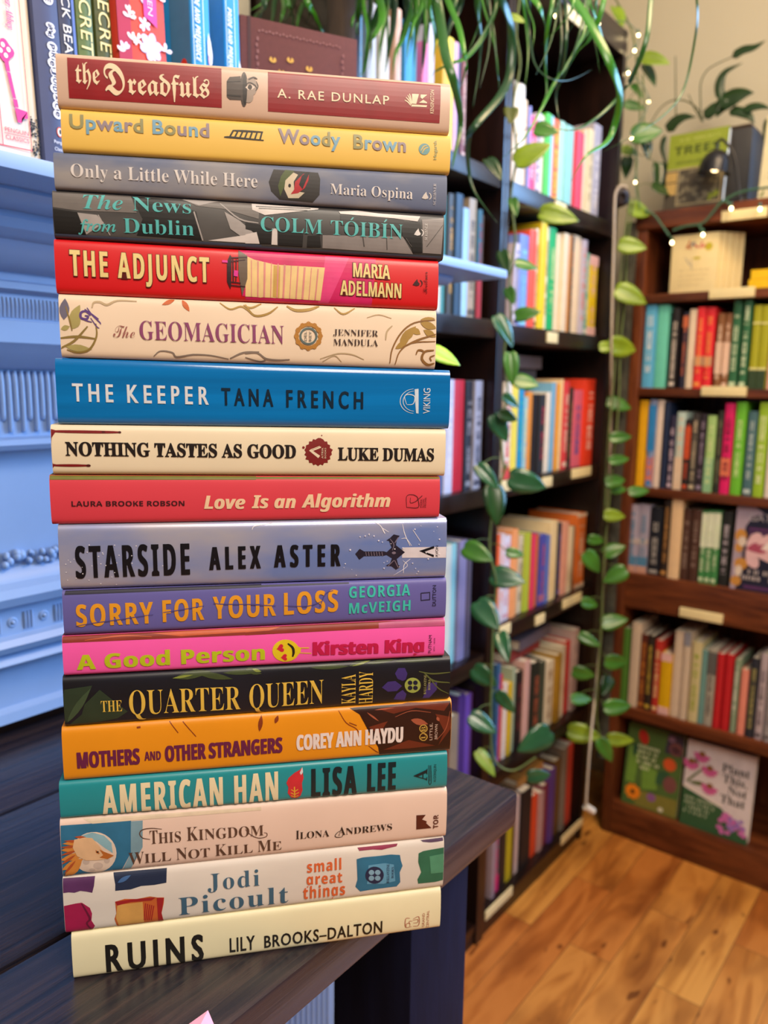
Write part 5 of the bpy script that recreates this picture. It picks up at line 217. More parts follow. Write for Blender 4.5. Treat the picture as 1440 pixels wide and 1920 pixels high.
LV2=[[[1.8212,.7227,1.5172],.0637,10,'y'],[[1.8252,.7207,1.4058],.0793,25,'y'],[[1.8185,.731,1.2892],.0827,5,'y'],[[1.8174,.7299,1.1564],.0608,15,'g'],[[1.7521,.6952,1.0841],.0539,-5,'g'],[[1.7631,.7001,1.0314],.052,-10,'g'],[[1.771,.7091,.9801],.0501,-10,'g'],[[1.7912,.7107,.959],.0456,0,'g'],[[1.7633,.6489,.9626],.0515,-8,'g'],[[1.7406,.6944,.903],.052,5,'y'],[[1.7256,.7299,.8423],.0401,10,'g'],[[1.7692,.7007,.8165],.0557,-20,'g'],[[1.6766,.7151,.7992],.0613,50,'g'],[[1.7232,.6799,.7648],.0595,150,'g'],[[1.6993,.7242,.6951],.0476,10,'g'],[[1.749,.6819,.6491],.0658,-10,'g'],[[1.6515,.7001,.6227],.0539,30,'g'],[[1.7032,.6529,.5682],.0619,5,'g'],[[1.6703,.7178,.533],.0526,10,'g'],[[1.7173,.6818,.4977],.0532,120,'d'],[[1.624,.6995,.4895],.0539,-5,'g'],[[1.6924,.6395,.4655],.0669,-5,'g'],[[1.655,.7002,.3935],.0776,10,'y'],[[1.7242,.6399,.372],.0658,5,'y'],[[1.6441,.6432,.3729],.0637,60,'g'],[[1.7774,.7505,1.2902],.0421,-10,'y']]
LV3=[[[1.9255,.8338,2.0644],.0658,85,'y'],[[1.9992,.7661,1.9754],.072,25,'y'],[[2.0177,.7854,1.9514],.0627,65,'d'],[[2.0169,.8183,1.8868],.0531,10,'g'],[[1.9352,.7497,1.793],.0709,-5,'g'],[[1.9608,.7601,1.7695],.0617,80,'d'],[[1.9663,.8017,1.7678],.047,5,'y'],[[1.9864,.8171,1.7372],.0637,95,'d'],[[1.9013,.7441,1.6104],.0608,15,'y'],[[1.974,.7164,1.6672],.0617,10,'d'],[[2.002,.7407,1.708],.068,90,'d'],[[2.0258,.8175,1.9261],.0451,60,'g']]
LVB=[[[.634,.4304,1.2251],.0337,25,'l']]
S1=[[[1.4116,.8084,1.9223],[1.3989,.8062,1.8531],[1.3961,.794,1.794],[1.3784,.7953,1.7148],[1.3714,.7807,1.6261],[1.3557,.7796,1.547],[1.3511,.7645,1.4681],[1.3359,.7654,1.3989],[1.3282,.7542,1.3199],[1.313,.7577,1.2605],[1.3078,.7434,1.1816],[1.2919,.7477,1.1222],[1.2867,.7333,1.0434]],[[1.291,.7305,1.0533],[1.2659,.7412,.974],[1.252,.7379,.8949],[1.2523,.7218,.8359],[1.2397,.7169,.7568],[1.2271,.7092,.6679],[1.2163,.702,.5889],[1.2099,.6892,.51],[1.2287,.659,.4858],[1.2597,.6265,.511]]]
S2=[[[1.8777,.7485,1.638],[1.8534,.7498,1.5265],[1.8353,.7398,1.4029],[1.8149,.7362,1.2916],[1.7961,.7239,1.1556],[1.7734,.7198,1.0319],[1.7507,.7157,.9082],[1.7295,.7097,.7845],[1.7114,.6998,.6608],[1.6918,.6918,.5372],[1.6768,.6846,.4383],[1.6772,.6645,.3643]],[[1.8715,.7564,1.6378],[1.8456,.7562,1.5141],[1.8184,.748,1.3533],[1.7943,.7392,1.2049],[1.7701,.7337,1.0688],[1.7483,.722,.9204]]]
S3=[[[1.9653,.8678,2.1364],[1.9827,.8224,2.0477],[1.9784,.8008,1.9458],[1.9701,.7843,1.8438],[1.9514,.7809,1.7416],[1.9439,.7634,1.6396]],[[1.9865,.7907,1.9459],[1.9797,.7791,1.8694],[1.968,.7735,1.7928]]]
BULBS=[[1.4288,.7413,1.8744],[1.5272,.7014,1.8845],[1.8866,.7668,1.996],[1.8771,.7696,1.9609],[1.8574,.7863,1.9303],[1.8618,.7754,1.9099],[1.9551,.7705,2.0284],[1.9666,.7641,1.8739],[1.8999,.774,1.7781],[1.8929,.7555,1.6751]]
RB=[[1.9,.5356,1.5911],[1.9,.5925,1.5414],[1.9,.6613,1.5306],[1.9,.4757,1.5827]]
RWIRE=[[[1.912,.4557,1.6284],[1.912,.5204,1.626],[1.912,.5618,1.6088],[1.912,.5797,1.5881],[1.912,.5937,1.5724],[1.912,.6074,1.5669]],[[1.912,.6074,1.5669],[1.912,.6374,1.5667],[1.912,.665,1.5601]],[[1.912,.7473,1.6174],[1.912,.7142,1.6014],[1.912,.6866,1.5672],[1.912,.6729,1.549]],[[1.912,.5618,1.6088],[1.912,.5505,1.6097],[1.912,.5431,1.6019]],[[1.912,.6074,1.5669],[1.912,.5993,1.5532]]]
WIRE3=[[[1.823,.9458,2.0604],[1.8621,.8999,2.0736],[1.8836,.865,2.0443],[1.9218,.8183,2.05],[1.9391,.7881,2.0181],[1.9292,.7909,1.982],[1.909,.8081,1.9506],[1.9135,.7969,1.9296],[1.9312,.7671,1.9015],[1.9352,.7519,1.8631],[1.9168,.7623,1.8144],[1.8999,.774,1.7781],[1.9024,.7574,1.7274],[1.8929,.7555,1.6751],[1.8925,.7397,1.6132]]]
CABLE=[[1.8187,.744,1.6475],[1.8117,.754,1.6521],[1.8037,.7615,1.6424],[1.7979,.7628,1.6195],[1.7855,.7546,1.5293],[1.7771,.7468,1.3981],[1.7806,.7433,1.2781],[1.824,.7536,1.1544],[1.8456,.7572,1.0245],[1.8189,.7431,.8439],[1.789,.7296,.6503],[1.7018,.7,.4924],[1.6134,.6693,.3867],[1.5936,.6625,.2663],[1.5926,.66,.2519]]
POLE=[[1.9264,.7719,1.5883],[1.7272,.6853,.3115]]
PLUG=[[1.5911,.6619,.2519],[1.6093,.6509,.2359]]
LABB=[[1.5388,1.5896,1.5637],[1.5291,1.5782,1.3],[1.5372,1.5838,.9909],[1.6842,1.7885,.9979],[1.536,1.5795,.6791],[1.6721,1.7739,.6877],[1.377,1.4218,.6931],[1.3618,1.418,.9993],[1.3628,1.4803,.0484],[1.7346,1.8604,.0476],[1.5425,1.6258,1.9361]]
LABR=[[.5611,.4653,1.5806],[.5753,.4777,1.4119],[.5762,.477,1.1915],[.5877,.4864,.6524]]
DARK={'stems':[[[2.06,.6778,1.8488],[2.06,.6814,1.8898],[2.06,.6842,1.9329],[2.06,.673,1.9579],[2.06,.6533,1.9683],[2.06,.6137,1.9776]],[[2.06,.6725,1.8479],[2.06,.6906,1.879],[2.06,.7216,1.9016],[2.06,.7545,1.9069],[2.06,.7813,1.8941],[2.06,.7993,1.8688],[2.06,.8122,1.8501]],[[2.06,.6721,1.8427],[2.06,.696,1.8801],[2.06,.7118,1.9136]],[[2.06,.7393,1.8654],[2.06,.7446,1.9279],[2.06,.751,2.0104]]],'leaves':[[[[2.06,.6149,1.9766],[2.06,.5922,1.9858],[2.06,.5656,1.9867],[2.06,.5426,1.9966]],.022],[[[2.06,.6328,1.8851],[2.06,.6392,1.9185],[2.06,.6287,1.9457],[2.06,.59,1.9589]],.022],[[[2.06,.6381,1.8713],[2.06,.6087,1.8828],[2.06,.5842,1.8876],[2.06,.5585,1.8867]],.045],[[[2.06,.6702,1.8525],[2.06,.653,1.8642],[2.06,.6409,1.8744],[2.06,.6285,1.8793]],.03],[[[2.06,.7577,1.8352],[2.06,.7425,1.8531],[2.06,.7187,1.8615],[2.06,.689,1.8572]],.03],[[[2.06,.5785,1.8475],[2.06,.5619,1.854],[2.06,.54,1.8522],[2.06,.5178,1.8431]],.022],[[[2.06,.5137,1.8231],[2.06,.5189,1.8001],[2.06,.5285,1.7727]],.03],[[[2.06,.6116,1.8563],[2.06,.5886,1.8494],[2.06,.5652,1.8352],[2.06,.5514,1.8156]],.025],[[[2.06,.7628,1.8282],[2.06,.768,1.803],[2.06,.7619,1.7757],[2.06,.7448,1.731]],.014],[[[2.06,.7681,1.7025],[2.06,.7484,1.7025],[2.06,.731,1.6921],[2.06,.7191,1.68]],.035],[[[2.06,.6242,1.8883],[2.06,.6314,1.8675],[2.06,.6413,1.8471]],.03]]}
TREE=[[1.985,.7156,1.7945],[1.985,.5818,1.7833],[1.985,.5797,1.634],[1.985,.71,1.6405]]
LAMP=[[1.955,.5925,1.7004],[1.955,.5935,1.7293],[1.955,.5847,1.7553],[1.955,.5556,1.7209],[1.955,.5454,1.6826],[1.955,.5345,1.6216]]
CARDS=[[1.945,.6733,1.5533],[1.945,.556,1.5526],[1.945,.5772,1.4188],[1.945,.677,1.4215],[1.945,.5305,1.5449],[1.945,.5328,1.4254]]
CROWN=[.8786,.7825,1.8103]
TRUNK=[.8614,.7665,1.668]

for bk in STACK:
    for t in bk[4]:
        want(t[1], t[2], t[8].get('w', 0), t[8].get('sp', 1)); want(t[8].get('ref', 'H'), t[2], t[8].get('w', 0))
EXTRA = [('TREES', 'sansb'), ('Plant', 'serifb'), ('This,', 'serifb'), ('Not', 'serifb'), ('That', 'serifb'), ('GATH', 'sans'), ('Northanger Abbey', 'serifbi'), ('Jane Austen', 'serifbi'), ('Deluxe', 'sans'), ('Edition', 'sans'), ('PENGUIN', 'sans'), ('CLASSICS', 'sans'),
         ('PRIDE', 'sansb'), ('and', 'sansb'), ('PReJUDICe', 'sansb'), ('Penguin', 'sans'), ('Classics', 'sans'), ('BLACK BEAUTY', 'sans'), ('THE SECRET', 'sans'), ('AUSTEN', 'sans'), ('PRIDE AND PREJUDICE', 'sansbi'), ('JANE', 'sansbi')]
EXTRA += [(c, 'sansb') for c in 'PRIDEandPReJUDICe']
for s, st in EXTRA:
    want(s, st); want('H', st)
bake_text()
# ------------------------------------------------ room shell
def floor_mat():
    m = bpy.data.materials.new('plank_floor'); m.use_nodes = True; nt = m.node_tree; b = nt.nodes['Principled BSDF']; b.inputs['Roughness'].default_value = .38
    tc = nt.nodes.new('ShaderNodeTexCoord'); mp = nt.nodes.new('ShaderNodeMapping'); mp.inputs['Location'].default_value = (.17, .025, 0)
    nt.links.new(tc.outputs['Object'], mp.inputs['Vector'])
    def brick(c1, c2):
        br = nt.nodes.new('ShaderNodeTexBrick'); br.offset = .37; br.inputs['Scale'].default_value = 1; br.inputs['Brick Width'].default_value = .62; br.inputs['Row Height'].default_value = .093
        br.inputs['Mortar Size'].default_value = .0006; br.inputs['Color1'].default_value = c1; br.inputs['Color2'].default_value = c2; br.inputs['Mortar'].default_value = (.04, .02, .01, 1)
        nt.links.new(mp.outputs['Vector'], br.inputs['Vector']); return br
    tone = brick((0, 0, 0, 1), (1, 1, 1, 1))
    sep = nt.nodes.new('ShaderNodeSeparateXYZ'); nt.links.new(tc.outputs['Object'], sep.inputs[0])
    # every board gets its own patch of grain: shift the grain space by the board tone
    sh = nt.nodes.new('ShaderNodeVectorMath'); sh.operation = 'MULTIPLY_ADD'; sh.inputs[1].default_value = (7, 3, 11)
    nt.links.new(tone.outputs['Color'], sh.inputs[0]); nt.links.new(tc.outputs['Object'], sh.inputs[2])
    g = nt.nodes.new('ShaderNodeMapping'); g.inputs['Scale'].default_value = (1.7, 9, 1); nt.links.new(sh.outputs['Vector'], g.inputs['Vector'])
    nz = nt.nodes.new('ShaderNodeTexNoise'); nz.inputs['Scale'].default_value = 1.6; nz.inputs['Detail'].default_value = 3; nz.inputs['Distortion'].default_value = 1.2; nt.links.new(g.outputs['Vector'], nz.inputs['Vector'])
    mul = nt.nodes.new('ShaderNodeMath'); mul.operation = 'MULTIPLY'; mul.inputs[1].default_value = 17; nt.links.new(nz.outputs['Fac'], mul.inputs[0])
    sn = nt.nodes.new('ShaderNodeMath'); sn.operation = 'SINE'; nt.links.new(mul.outputs[0], sn.inputs[0])
    r1 = nt.nodes.new('ShaderNodeValToRGB'); e = r1.color_ramp.elements; e[0].position = 0; e[0].color = (*lin('#a87034'), 1); e[1].position = 1; e[1].color = (*lin('#dda050'), 1)
    k = r1.color_ramp.elements.new(.45); k.color = (*lin('#c98a40'), 1)
    ma = nt.nodes.new('ShaderNodeMapRange'); ma.inputs['From Min'].default_value = -1.6; ma.inputs['From Max'].default_value = 1; nt.links.new(sn.outputs[0], ma.inputs['Value']); nt.links.new(ma.outputs[0], r1.inputs['Fac'])
    tint = nt.nodes.new('ShaderNodeValToRGB'); e = tint.color_ramp.elements; e[0].color = (*lin('#dcaea0'), 1); e[1].color = (1, .96, .82, 1); nt.links.new(tone.outputs['Color'], tint.inputs['Fac'])
    mx = nt.nodes.new('ShaderNodeMix'); mx.data_type = 'RGBA'; mx.blend_type = 'MULTIPLY'; mx.inputs['Factor'].default_value = 1
    nt.links.new(r1.outputs['Color'], mx.inputs[6]); nt.links.new(tint.outputs['Color'], mx.inputs[7])
    n2 = nt.nodes.new('ShaderNodeTexNoise'); n2.inputs['Scale'].default_value = 5; n2.inputs['Detail'].default_value = 2; gm = nt.nodes.new('ShaderNodeMapping'); gm.inputs['Scale'].default_value = (1, 2.4, 1)
    nt.links.new(sh.outputs['Vector'], gm.inputs['Vector']); nt.links.new(gm.outputs['Vector'], n2.inputs['Vector'])
    r2 = nt.nodes.new('ShaderNodeValToRGB'); e = r2.color_ramp.elements; e[0].position = .28; e[0].color = (.32, .2, .17, 1); e[1].position = .5; e[1].color = (1, 1, 1, 1); nt.links.new(n2.outputs['Fac'], r2.inputs['Fac'])
    m2 = nt.nodes.new('ShaderNodeMix'); m2.data_type = 'RGBA'; m2.blend_type = 'MULTIPLY'; m2.inputs['Factor'].default_value = .6
    nt.links.new(mx.outputs[2], m2.inputs[6]); nt.links.new(r2.outputs['Color'], m2.inputs[7])
    kn = nt.nodes.new('ShaderNodeTexNoise'); kn.inputs['Scale'].default_value = 26; kn.inputs['Detail'].default_value = 1; km = nt.nodes.new('ShaderNodeMapping'); km.inputs['Scale'].default_value = (.55, 1.3, 1)
    nt.links.new(sh.outputs['Vector'], km.inputs['Vector']); nt.links.new(km.outputs['Vector'], kn.inputs['Vector'])
    rk = nt.nodes.new('ShaderNodeValToRGB'); e = rk.color_ramp.elements; e[0].position = .70; e[0].color = (1, 1, 1, 1); e[1].position = .75; e[1].color = (.22, .13, .1, 1); nt.links.new(kn.outputs['Fac'], rk.inputs['Fac'])
    mk = nt.nodes.new('ShaderNodeMix'); mk.data_type = 'RGBA'; mk.blend_type = 'MULTIPLY'; mk.inputs['Factor'].default_value = .8; nt.links.new(m2.outputs[2], mk.inputs[6]); nt.links.new(rk.outputs['Color'], mk.inputs[7]); m2 = mk
    m3 = nt.nodes.new('ShaderNodeMix'); m3.data_type = 'RGBA'; nt.links.new(tone.outputs['Fac'], m3.inputs['Factor']); nt.links.new(m2.outputs[2], m3.inputs[6]); m3.inputs[7].default_value = (.05, .025, .012, 1)
    nt.links.new(m3.outputs[2], b.inputs['Base Color']); return m
tag(obj('floor', bx(-2.2, 2.6, -2.6, 1.2, -.05, 0), floor_mat()), 'worn orange-brown plank floor of the shop', 'floor', kind='structure')
WALLM = mat('#c6bfa9', .9, vary=.03, scale=4)
tag(obj('wall_left', bx(-2.2, 2.6, 1.1, 1.2, 0, 2.7), WALLM), 'plain wall behind the mantel and tall bookcase', 'wall', kind='structure')
tag(obj('wall_right', bx(2.24, 2.34, .12, 1.1, 0, 2.7), WALLM), 'beige wall above the low bookcase', 'wall', kind='structure')
tag(obj('ceiling', bx(-2.2, 2.6, -2.6, 1.2, 2.7, 2.75), mat('#d8d2c4', .9, vary=.02)), 'off-white ceiling of the shop', 'ceiling', kind='structure')
# ------------------------------------------------ mantelpiece
BLUECAST_PAINT = mat('#90aad0', .42, vary=.02, scale=30, bump=.05)  # white mantel: the blue cast of the window light is mixed into this colour
man = thing('fireplace_mantel', 'painted fireplace mantel, blue daylight put into its white, with carved mouldings behind the table', 'mantel', (0, .8, 0))
def mpart(name, bm, m=BLUECAST_PAINT, sm=None):
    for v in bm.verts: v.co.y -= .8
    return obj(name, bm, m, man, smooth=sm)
XL = -.9
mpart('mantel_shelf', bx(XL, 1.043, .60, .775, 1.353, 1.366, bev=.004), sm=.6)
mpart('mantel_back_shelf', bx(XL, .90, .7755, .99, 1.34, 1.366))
def mould(name, x1, prof):
    """a moulding: (y, z) outline from the top front to the bottom front, closed at the back"""
    bm = bmesh.new(); A = [bm.verts.new((XL, y, z)) for y, z in prof]; B = [bm.verts.new((x1, y, z)) for y, z in prof]; n = len(prof)
    for i in range(n - 1): bm.faces.new((A[i], B[i], B[i+1], A[i+1]))
    bm.faces.new(B); bm.faces.new(A[::-1]); bm.faces.new((A[-1], B[-1], B[0], A[0])); bmesh.ops.recalc_face_normals(bm, faces=bm.faces); return mpart(name, bm, sm=.5)
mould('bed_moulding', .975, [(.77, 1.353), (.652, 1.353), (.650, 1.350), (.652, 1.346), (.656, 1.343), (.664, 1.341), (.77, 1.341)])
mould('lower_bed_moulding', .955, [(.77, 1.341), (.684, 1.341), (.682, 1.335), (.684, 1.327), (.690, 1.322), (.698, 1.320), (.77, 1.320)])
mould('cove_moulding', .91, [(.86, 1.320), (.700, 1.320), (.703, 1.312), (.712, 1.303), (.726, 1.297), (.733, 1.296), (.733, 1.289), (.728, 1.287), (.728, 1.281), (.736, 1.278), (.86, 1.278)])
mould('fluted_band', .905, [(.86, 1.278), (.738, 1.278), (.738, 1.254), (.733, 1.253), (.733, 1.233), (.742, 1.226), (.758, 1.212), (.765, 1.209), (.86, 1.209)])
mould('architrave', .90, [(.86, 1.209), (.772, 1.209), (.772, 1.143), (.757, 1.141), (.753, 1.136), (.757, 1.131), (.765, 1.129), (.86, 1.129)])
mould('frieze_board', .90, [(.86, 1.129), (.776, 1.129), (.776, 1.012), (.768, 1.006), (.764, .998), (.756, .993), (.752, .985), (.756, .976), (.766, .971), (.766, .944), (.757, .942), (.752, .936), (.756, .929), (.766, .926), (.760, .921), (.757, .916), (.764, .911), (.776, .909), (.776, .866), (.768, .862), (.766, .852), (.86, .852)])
bm = bmesh.new()
for i in range(170):
    x = .0 + i * .0039
    if x > .88: break
    tube(bm, [(x, .7375, 1.274), (x, .7365, 1.266), (x, .7375, 1.256)], .0014, seg=6, n=2)
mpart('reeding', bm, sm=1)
bm = bmesh.new()
for i in range(124):
    x = .05 + i * .0067; zb = 1.149 if i % 2 else 1.161
    tube(bm, [(x, .771, 1.207), (x, .7695, 1.195), (x, .7695, zb + .004), (x, .771, zb)], .0025, seg=8, n=2)
mpart('fluting', bm, sm=1)
bm = bmesh.new(); rr = random.Random(2)
for i in range(70):
    x = .06 + i * .0118; r = (.0075, .0045, .006)[i % 3]
    for j in range(4): blob(bm, (x + rr.uniform(-.004, .004), .772 + rr.uniform(-.003, .002), 1.019 + rr.uniform(-.006, .007)), r * rr.uniform(.5, .8), seg=8)
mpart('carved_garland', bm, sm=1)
for i in range(14):
    x = .20 + i * .033
    b2 = bmesh.new(); lathe(b2, [(.0052, -.003), (.0058, 0), (.004, .0015), (.0026, .001), (.0012, .0035), (0, .0038)], M=Matrix.Translation((x, .766, .957)) @ Matrix.Rotation(math.pi/2, 4, 'X'), seg=14); mpart('rosette', b2, sm=1)
    b2 = bmesh.new()
    for k in (-1, 0, 1): tube(b2, [(x + .0165 + k*.0036, .7655, .966), (x + .0165 + k*.0036, .7650, .957), (x + .0165 + k*.0036, .7655, .948)], .0013, n=2)
    mpart('triglyph', b2, sm=1)
mpart('fire_surround', bx(XL, .76, .86, .88, 0, .852), mat('#15171d', .8))
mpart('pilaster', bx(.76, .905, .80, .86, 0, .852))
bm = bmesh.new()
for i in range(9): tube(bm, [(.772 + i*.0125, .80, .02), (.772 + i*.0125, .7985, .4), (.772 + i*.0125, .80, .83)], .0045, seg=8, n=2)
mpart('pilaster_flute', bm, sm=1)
tag(obj('wall_chimney', bx(XL, .90, .99, 1.1, 0, 2.7), WALLM), 'plain chimney wall above the mantel shelf', 'wall', kind='structure')
# ------------------------------------------------ table
TW = wood('table', '#171824', '#433433', 0, rough=.27, stretch=26, scale=7, lines=.36, bump=.2, spec=.65)
TD = wood('tableleg', '#0b0f22', '#141a36', 2, rough=.6, stretch=10, scale=6, bump=.2, spec=.15)
tb = thing('plank_table', 'dark stained plank table carrying the tall stack of books', 'table', (-.1, .55, 0))
def tpart(name, bm, m, sm=None):
    for v in bm.verts: v.co -= Vector((-.1, .55, 0))
    return obj(name, bm, m, tb, smooth=sm)
for y0, y1 in ((.312, .4535), (.4565, .6315), (.6345, .788)): tpart('table_plank', bx(-.85, .596, y0, y1, .803, .836, bev=.005), TW, .6)
for x0 in (.462, -.78):
    for y0 in (.332, .69): tpart('leg', bx(x0, x0 + .085, y0, y0 + .085, 0, .803, bev=.003), TD, .6)
tpart('cleat', bx(.49, .52, .418, .69, .785, .803), TD)
# ------------------------------------------------ the stack of hardcovers
P0 = Vector((.21851, .41262, 0)); DD = Vector((.7757, -.6311, 0)).normalized(); NN = Vector((-.6311, -.7757, 0)).normalized()
PAGE = mat('#e6dcc6', .85, vary=.08, scale=300)
CUTS = [.02, .045, .075, .11, .16, .24, .34, .45, .55, .66, .76, .84, .89, .925, .955, .98]
def prof(t):
    u = min(1, abs(2*t - 1)); return .0009 * (1 - u*u) - .0018 * u**14
def spine_mat(sp, rough):
    k = sp[0]
    if k == 'flat': return mat(sp[1], rough, vary=.025, scale=25, bump=.02, coat=.12 if rough < .45 else 0)
    c1, c2 = lin(sp[1]), lin(sp[2])
    m = bpy.data.materials.new('jacket'); m.use_nodes = True; nt = m.node_tree; b = nt.nodes['Principled BSDF']; b.inputs['Roughness'].default_value = rough
    if k == 'star': b.inputs['Metallic'].default_value = .35
    tc = nt.nodes.new('ShaderNodeTexCoord'); mp = nt.nodes.new('ShaderNodeMapping'); nz = nt.nodes.new('ShaderNodeTexNoise')
    mp.inputs['Rotation'].default_value = (0, 0, math.atan2(.6311, .7757))
    mp.inputs['Scale'].default_value = {'mottle': (14, 14, 40), 'streak': (3, 3, 90), 'star': (9, 9, 26)}[k]; nz.inputs['Scale'].default_value = 1; nz.inputs['Detail'].default_value = 4
    nt.links.new(tc.outputs['Object'], mp.inputs['Vector']); nt.links.new(mp.outputs['Vector'], nz.inputs['Vector'])
    r = nt.nodes.new('ShaderNodeValToRGB'); e = r.color_ramp.elements; e[0].position = .36; e[1].position = .62; e[0].color = (*c1, 1); e[1].color = (*c2, 1)
    nt.links.new(nz.outputs['Fac'], r.inputs['Fac']); nt.links.new(r.outputs['Color'], b.inputs['Base Color'])
    if k == 'streak': b.inputs['Coat Weight'].default_value = .5; b.inputs['Coat Roughness'].default_value = .08  # the two-blue bands paint reflection streaks into the glossy jacket colour
    return m
def build_hardcover(bk):
    (s0, s1), zb, zt, (sp, board, label, rough), texts, arts = bk
    L = s1 - s0; D = .152; th = (zt[0] - zb[0] + zt[1] - zb[1]) / 2
    base = P0 + DD * (s0 + L/2) - NN * (D/2); base.z = (zb[0] + zb[1]) / 2
    root = thing('hardcover_book', label, 'book', base, 0, 'hardcovers in the tall stack')
    def pos(s, v, y):
        f = s / L; t = v / th; a = zb[0] + (zb[1] - zb[0]) * f; c = zt[0] + (zt[1] - zt[0]) * f
        q = P0 + DD * (s0 + s) + NN * y; q.z = a + (c - a) * t; return q - base
    ts = [0] + CUTS + [1]; bt = .0024
    outer = [(-D, 0), (-.03, 0)] + [(prof(t), t * th) for t in ts] + [(-.03, th), (-D, th)]
    inner = [(-D, th - bt), (-.006, th - bt)] + [(-.0045, th * .8), (-.003, th * .5), (-.0045, th * .2)] + [(-.006, bt), (-D, bt)]
    loop = outer + inner; bm = bmesh.new(); rows = [[bm.verts.new(pos(s, v, y)) for y, v in loop] for s in (0, L)]
    n = len(loop); no = len(outer)
    for i in range(n):
        j = (i + 1) % n; f = bm.faces.new((rows[0][i], rows[1][i], rows[1][j], rows[0][j])); f.material_index = 0 if 2 <= i < no - 3 else 1
    for rw, fl in ((rows[0], 0), (rows[1], 1)): # end caps as strips between the outer and inner walls
        o_, i_ = rw[:no], rw[no:][::-1]
        bmesh.ops.triangle_fill(bm, use_beauty=True, edges=list({e for v in rw for e in v.link_edges if all(w in rw for w in e.verts)}))
    bmesh.ops.recalc_face_normals(bm, faces=bm.faces)
    jk = obj('jacket', bm, [spine_mat(sp, rough), mat(board, .5)], root, smooth=.8)
    bm = bmesh.new(); pg = [(-D + .004, bt), (-.007, bt), (-.004, th*.5), (-.007, th - bt), (-D + .004, th - bt)]; rows = [[bm.verts.new(pos(s, v, y)) for y, v in pg] for s in (.003, L - .003)]
    for i in range(len(pg)): j = (i + 1) % len(pg); bm.faces.new((rows[0][i], rows[1][i], rows[1][j], rows[0][j]))
    bm.faces.new(rows[0]); bm.faces.new(rows[1][::-1]); bmesh.ops.recalc_face_normals(bm, faces=bm.faces)
    obj('page_block', bm, PAGE, root)
    order = [0]
    def conform(bm, lay, name, mats):
        order[0] += 1
        for t in CUTS:
            bmesh.ops.bisect_plane(bm, geom=bm.verts[:] + bm.edges[:] + bm.faces[:], plane_co=(0, t * th, 0), plane_no=(0, 1, 0), dist=1e-6)
        for v in bm.verts:
            s = min(max(v.co.x, .0002), L - .0002); vv = min(max(th/2 + (v.co.y - th/2) * .975, .0002), th - .0002)
            v.co = pos(s, vv, prof(vv / th) + .00008 + lay * .00006 + v.co.z + order[0] * .000015)
        cp = Vector(pos(L/2, th/2, .4))
        for f in bm.faces:
            f.normal_update()
            if f.normal.dot(cp - f.calc_center_median()) < 0: f.normal_flip()
        obj(name, bm, mats, jk)
    for name, col, lay, polys, strokes in arts:
        bm = bmesh.new()
        for pi, pl in enumerate(polys):
            vs = [bm.verts.new((x * .001, y * .001, pi * .000008)) for x, y in pl]
            try: f = bm.faces.new(vs); bmesh.ops.triangulate(bm, faces=[f])
            except ValueError: pass
        for pi, (pl, w) in enumerate(strokes):
            pts = [Vector((x * .001, y * .001, .00002 + pi * .000008)) for x, y in pl]; closed = (pts[0] - pts[-1]).length < 1e-6
            if len(pts) > 2 and not closed: pts = catmull(pts, 4)
            h = w * .00062; L_, R_ = [], []
            for i, q in enumerate(pts):
                a = pts[i-1] if i else (pts[-2] if closed else q); c = pts[i+1] if i < len(pts) - 1 else (pts[1] if closed else q)
                t = (c - a).normalized(); nn = Vector((-t.y, t.x, 0)); k = h
                if not closed and len(pts) > 3: k = h * (.45 + .55 * math.sin(math.pi * (i + .6) / (len(pts) + .2)))
                L_.append(bm.verts.new(q + nn * k)); R_.append(bm.verts.new(q - nn * k))
            for i in range(len(pts) - 1): bm.faces.new((L_[i], L_[i+1], R_[i+1], R_[i]))
        conform(bm, lay, name, mat(col, max(.25, rough), vary=.1, scale=90))
    for name, s, sty, col, a, b_, cap, rot, o in texts:
        cols = col if isinstance(col, list) else [col]
        key = want(s, sty, o.get('w', 0), o.get('sp', 1)); ref = o.get('ref', 'H')
        bm = text_bm(key, ref, a[0]*.001, a[1]*.001, b_[0]*.001, b_[1]*.001, cap*.001, rot, o.get('bx', 0), len(cols), o.get('sc'))
        conform(bm, o.get('lay', 4), name, [mat(c, max(.25, rough - .05), vary=.03) for c in cols])
for bk in STACK: build_hardcover(bk)
# ------------------------------------------------ bookcases
BW_ = wood('bookcase', '#150b08', '#2c1812', 0, rough=.3, stretch=9, scale=5, lines=.5, bump=.06)
BV_ = wood('bookcase_v', '#150b08', '#2c1812', 2, rough=.3, stretch=9, scale=5, lines=.5, bump=.06)
RW_ = wood('lowcase', '#4a2110', '#98532a', 1, rough=.4, stretch=9, scale=5, lines=.5)
RV_ = wood('lowcase_v', '#4a2110', '#98532a', 2, rough=.4, stretch=9, scale=5, lines=.5)
CARD = mat('#ecdca6', .6, vary=.03)
def case(name, label, x0, x1, pl, pr, shelves, top):
    r = thing(name, label, 'bookcase', (x0, .93, 0))
    def pt(n, bm, m): 
        for v in bm.verts: v.co -= Vector((x0, .93, 0))
        return obj(n, bm, m, r, smooth=.6)
    pt('side_panel', bx(x0, x0 + pl, .78, 1.06, 0, top, bev=.0015), BV_); pt('side_panel', bx(x1 - pr, x1, .78, 1.06, 0, top, bev=.0015), BV_)
    pt('back_panel', bx(x0 + pl, x1 - pr, 1.05, 1.06, 0, top), BV_)
    for z, t in shelves: pt('shelf', bx(x0 + pl, x1 - pr, .783, 1.05, z - t, z, bev=.0015), BW_)
    pt('top_rail', bx(x0 + pl, x1 - pr, .781, 1.05, top - .055, top, bev=.0015), BW_)
    pt('plinth', bx(x0 + pl, x1 - pr, .786, .80, 0, .03), BW_)
    return r, pt
